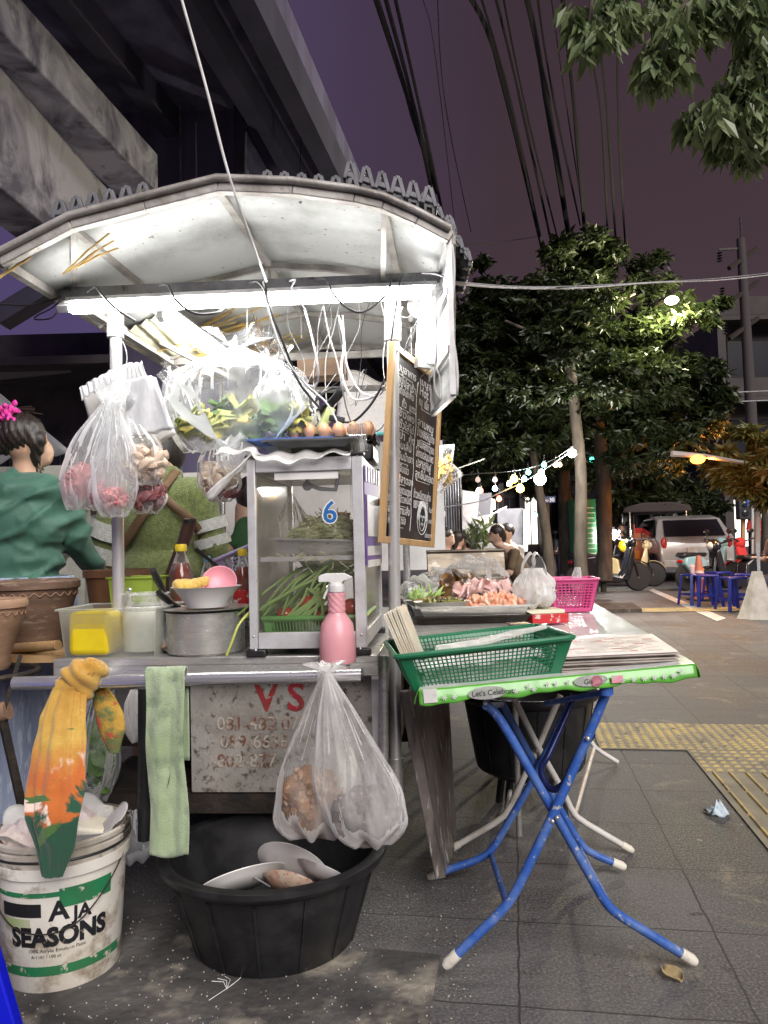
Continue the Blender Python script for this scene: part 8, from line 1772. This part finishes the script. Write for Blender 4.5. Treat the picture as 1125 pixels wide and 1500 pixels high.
# ------------------------------------------------------------------ silver car seen from behind and left
cp = gp_(1020, 838, 17.2); t = thing('parked_car', 'silver hatchback parked with its rear towards the camera', 'car', cp, rad(-6)); CMx = Matrix.Translation(cp) @ Matrix.Rotation(rad(-6), 4, 'Z')
silver = mat('car_silver', (.68, .67, .64), (.6, .59, .56), 3, rough=.25, metal=.4, coat=.7); HW = .84
side = [(-.12, .34), (-.16, .62), (-.1, .92), (.0, 1.0), (.42, 1.44), (.9, 1.52), (1.8, 1.5), (2.5, 1.2), (2.75, 1.0), (3.6, .84), (3.78, .6), (3.75, .32)]
low = [(-.12, .34), (3.75, .32)]
def carx(y, z): return HW * (1 - .2 * max(0, (z - .95) / .55)) * (1 - .06 * max(0, (.1 - y)) * 4)
mb = MB(); n = len(side); vs = []
for s in (-1, 1):
    for y, z in side: vs.append(V((s * carx(y, z), y, z)))
fs = [(i, i + 1, n + i + 1, n + i) for i in range(n - 1)] + [tuple(reversed(range(n))), tuple(range(n, 2 * n)), (0, n, 2 * n - 1, n - 1)]
mb.add(vs, fs, CMx); mb.build('body', silver, t, bevel=.05, bseg=3)
cg = mat('car_glass', (.015, .015, .018), rough=.05, coat=1)
def cq(pts, nm, m, th=.012): mb = MB(); mb.plate([CMx @ V(p) for p in pts], th); mb.build(nm, m, t)
o_ = -.022
cq([(-.66, .02 + o_, 1.03), (.66, .02 + o_, 1.03), (.6, .38 + o_, 1.4), (-.6, .38 + o_, 1.4)], 'rear_window', cg)
for s in (-1, 1):
    a = [(s * (HW + .006), .25, 1.02), (s * (HW * .82 + .02), .62, 1.43), (s * (HW * .82 + .02), 1.75, 1.43), (s * (HW + .0), 2.55, 1.02)]
    cq(a if s < 0 else a[::-1], 'side_window', cg)
    for y in (.62, 3.1):
        mb = MB(); Mw = CMx @ Matrix.Translation((s * (HW - .08), y, .31)) @ Matrix.Rotation(PI / 2, 4, 'Y'); mb.lathe([(.19, -.11), (.29, -.11), (.31, -.05), (.31, .05), (.29, .11), (.19, .11)], (0, 0, 0), 28, Mw); w_ = mb.build('tyre', tyre, t)
        mb = MB(); mb.lathe([(0, -.1), (.19, -.105), (.19, .105), (0, .1)], (0, 0, 0), 20, Mw); mb.build('rim', chrome, w_)
        mb = MB(); mb.lathe([(.31, s * .085), (.37, s * .088), (.37, s * .06), (.31, s * .06)], (0, 0, 0), 28, Mw); mb.build('wheel_arch', black, t)
    mb = MB(); mb.ell(CMx @ V((s * .7, -.1, .88)), (.07, .05, .14), 14); mb.build('tail_light', mat('tail_dim', (.5, .03, .02), rough=.2, coat=.6), t)
    mb = MB(); mb.ell(CMx @ V((s * (HW + .1), 2.25, 1.0)), (.1, .07, .07), 12); mb.build('mirror', silver, t)
mb = MB(); mb.box((0, -.17, .72), (.42, .02, .13), CMx); mb.build('number_plate', whiteplastic, t); mb = MB(); mb.box((0, -.17, .42), (1.5, .06, .16), CMx); mb.build('bumper', silver, t, bevel=.03)
mb = MB(); mb.box((-HW - .003, 1.15, .75), (.006, .012, .7), CMx); mb.box((-HW - .003, 1.0, .86), (.012, .14, .025), CMx); mb.build('door_handle', black, t)
# row of distant vehicles' lights
# ------------------------------------------------------------------ blue stools
bst = mat('stool_blue', (.01, .02, .2), (.008, .015, .15), 5, rough=.35)
def stool(label, p, rz, s=1.0):
    t = thing('blue_stool', label, 'stool', p, rz, group='blue plastic stools'); h = .47 * s; w_ = .13 * s; mb = MB(); mb.box((0, 0, h - .02), (.29 * s, .29 * s, .035)); mb.build('seat', bst, t, local=True, bevel=.015)
    for x, y in ((-1, -1), (1, -1), (-1, 1), (1, 1)): mb = MB(); mb.bar((x * w_, y * w_, h - .02), (x * w_ * 1.35, y * w_ * 1.35, 0), .045, .035); mb.build('leg', bst, t, local=True)
    mb = MB(); z = .16 * s; k = 1.22
    for a, b in (((-1, -1), (1, -1)), ((1, -1), (1, 1)), ((1, 1), (-1, 1)), ((-1, 1), (-1, -1))): mb.bar((a[0] * w_ * k, a[1] * w_ * k, z), (b[0] * w_ * k, b[1] * w_ * k, z), .03, .02)
    mb.build('rung', bst, t, local=True); return t
for px, Y, rz, lab in ((1018, 12.2, .2, 'blue plastic stool at the left end of the row, a cup on it'), (1035, 11.9, -.1, 'second blue plastic stool of the row'), (1053, 12.6, .3, 'blue plastic stool set back in the middle of the row'), (1074, 11.2, .15, 'nearest blue plastic stool of the row'), (1092, 11.9, -.3, 'blue plastic stool at the right end of the row')): stool(lab, gp_(px, 860, Y), rz, 1.05)
t = thing('stool_cup', 'white cup with a pink lid standing on the leftmost blue stool', 'cup', gp_(1014, 830, 12.2) + V((0, 0, .495))); mb = MB(); mb.lathe([(.03, 0), (.04, .1), (.045, .1), (.04, .13), (0, .14)], gp_(1014, 830, 12.2) + V((0, 0, .495)), 16); mb.build('cup', mat('cup_pink', (.7, .45, .42), rough=.4), t)
c = gp_(1025, 860, 12.9); t = thing('traffic_cone', 'worn orange traffic cone behind the stools', 'traffic cone', c); mb = MB(); mb.lathe([(.14, .02), (.11, .15), (.06, .6), (.035, .75)], c, 20); mb.build('cone', mat('cone_orange', (.42, .13, .06), (.3, .12, .08), 8, rough=.6), t); mb = MB(); mb.box(c + V((0, 0, .015)), (.34, .34, .03)); mb.build('base', black, t)
mb = MB(); mb.vessel([(.088, .35), (.072, .5)], c, 20); mb.build('band', mat('cone_band', (.5, .4, .36), rough=.5), t)
# white weighted umbrella base and person at the right edge
c = gp_(1112, 900, 10.2); t = thing('concrete_base', 'whitish tapering concrete base at the right edge', 'concrete base', c); mb = MB(); mb.grid(lambda u, v: c + V((math.cos(2 * PI * u) * (.26 - .2 * v ** .8) * (1 + .1 * math.sin(5 * 2 * PI * u + v)), math.sin(2 * PI * u) * (.24 - .18 * v) * (1 + .08 * math.sin(4 * 2 * PI * u)), .62 * v)), 36, 16, cu=True); mb.build('cloth', mat('sack_white', (.5, .46, .4), (.35, .31, .27), 6, rough=.9, bump=.4), t)
mb = MB(); mb.tube([c + V((.02, 0, .5)), c + V((.03, 0, 1.0))], .02, 8); mb.build('pole', greycable, t)
dots = mat('dotted_brown', (.12, .055, .04), (.1, .05, .035), 8, rough=.8, c3=(.6, .5, .45), fac3=(.64, .66), sc3=26)
small_person('person in a dotted brown shirt cut by the right edge', 1138, 770, 10.6, .11, dots, (-.9, -.3, 0))
# low kerb and gravelly planter under the trees
mb = MB(); a = gp_(835, 860, 11.4); mb.prism([(0, 0), (1.0, -.15), (1.2, .9), (.1, 1.0)], 0, .06, Matrix.Translation(V((a.x, a.y, gz(11))))); mb.build('tree_pit', bark, label='low earth pit round the foot of the pale-barked tree', cat='tree pit')
S.view_settings.view_transform = 'Standard'; S.view_settings.look = 'None'; S.view_settings.gamma = 1; S.view_settings.exposure = EXPO
S.cycles.use_denoising = True; S.cycles.max_bounces = 8; S.cycles.transparent_max_bounces = 24; S.cycles.caustics_reflective = False; S.cycles.caustics_refractive = False
S.cycles.sample_clamp_indirect = 6
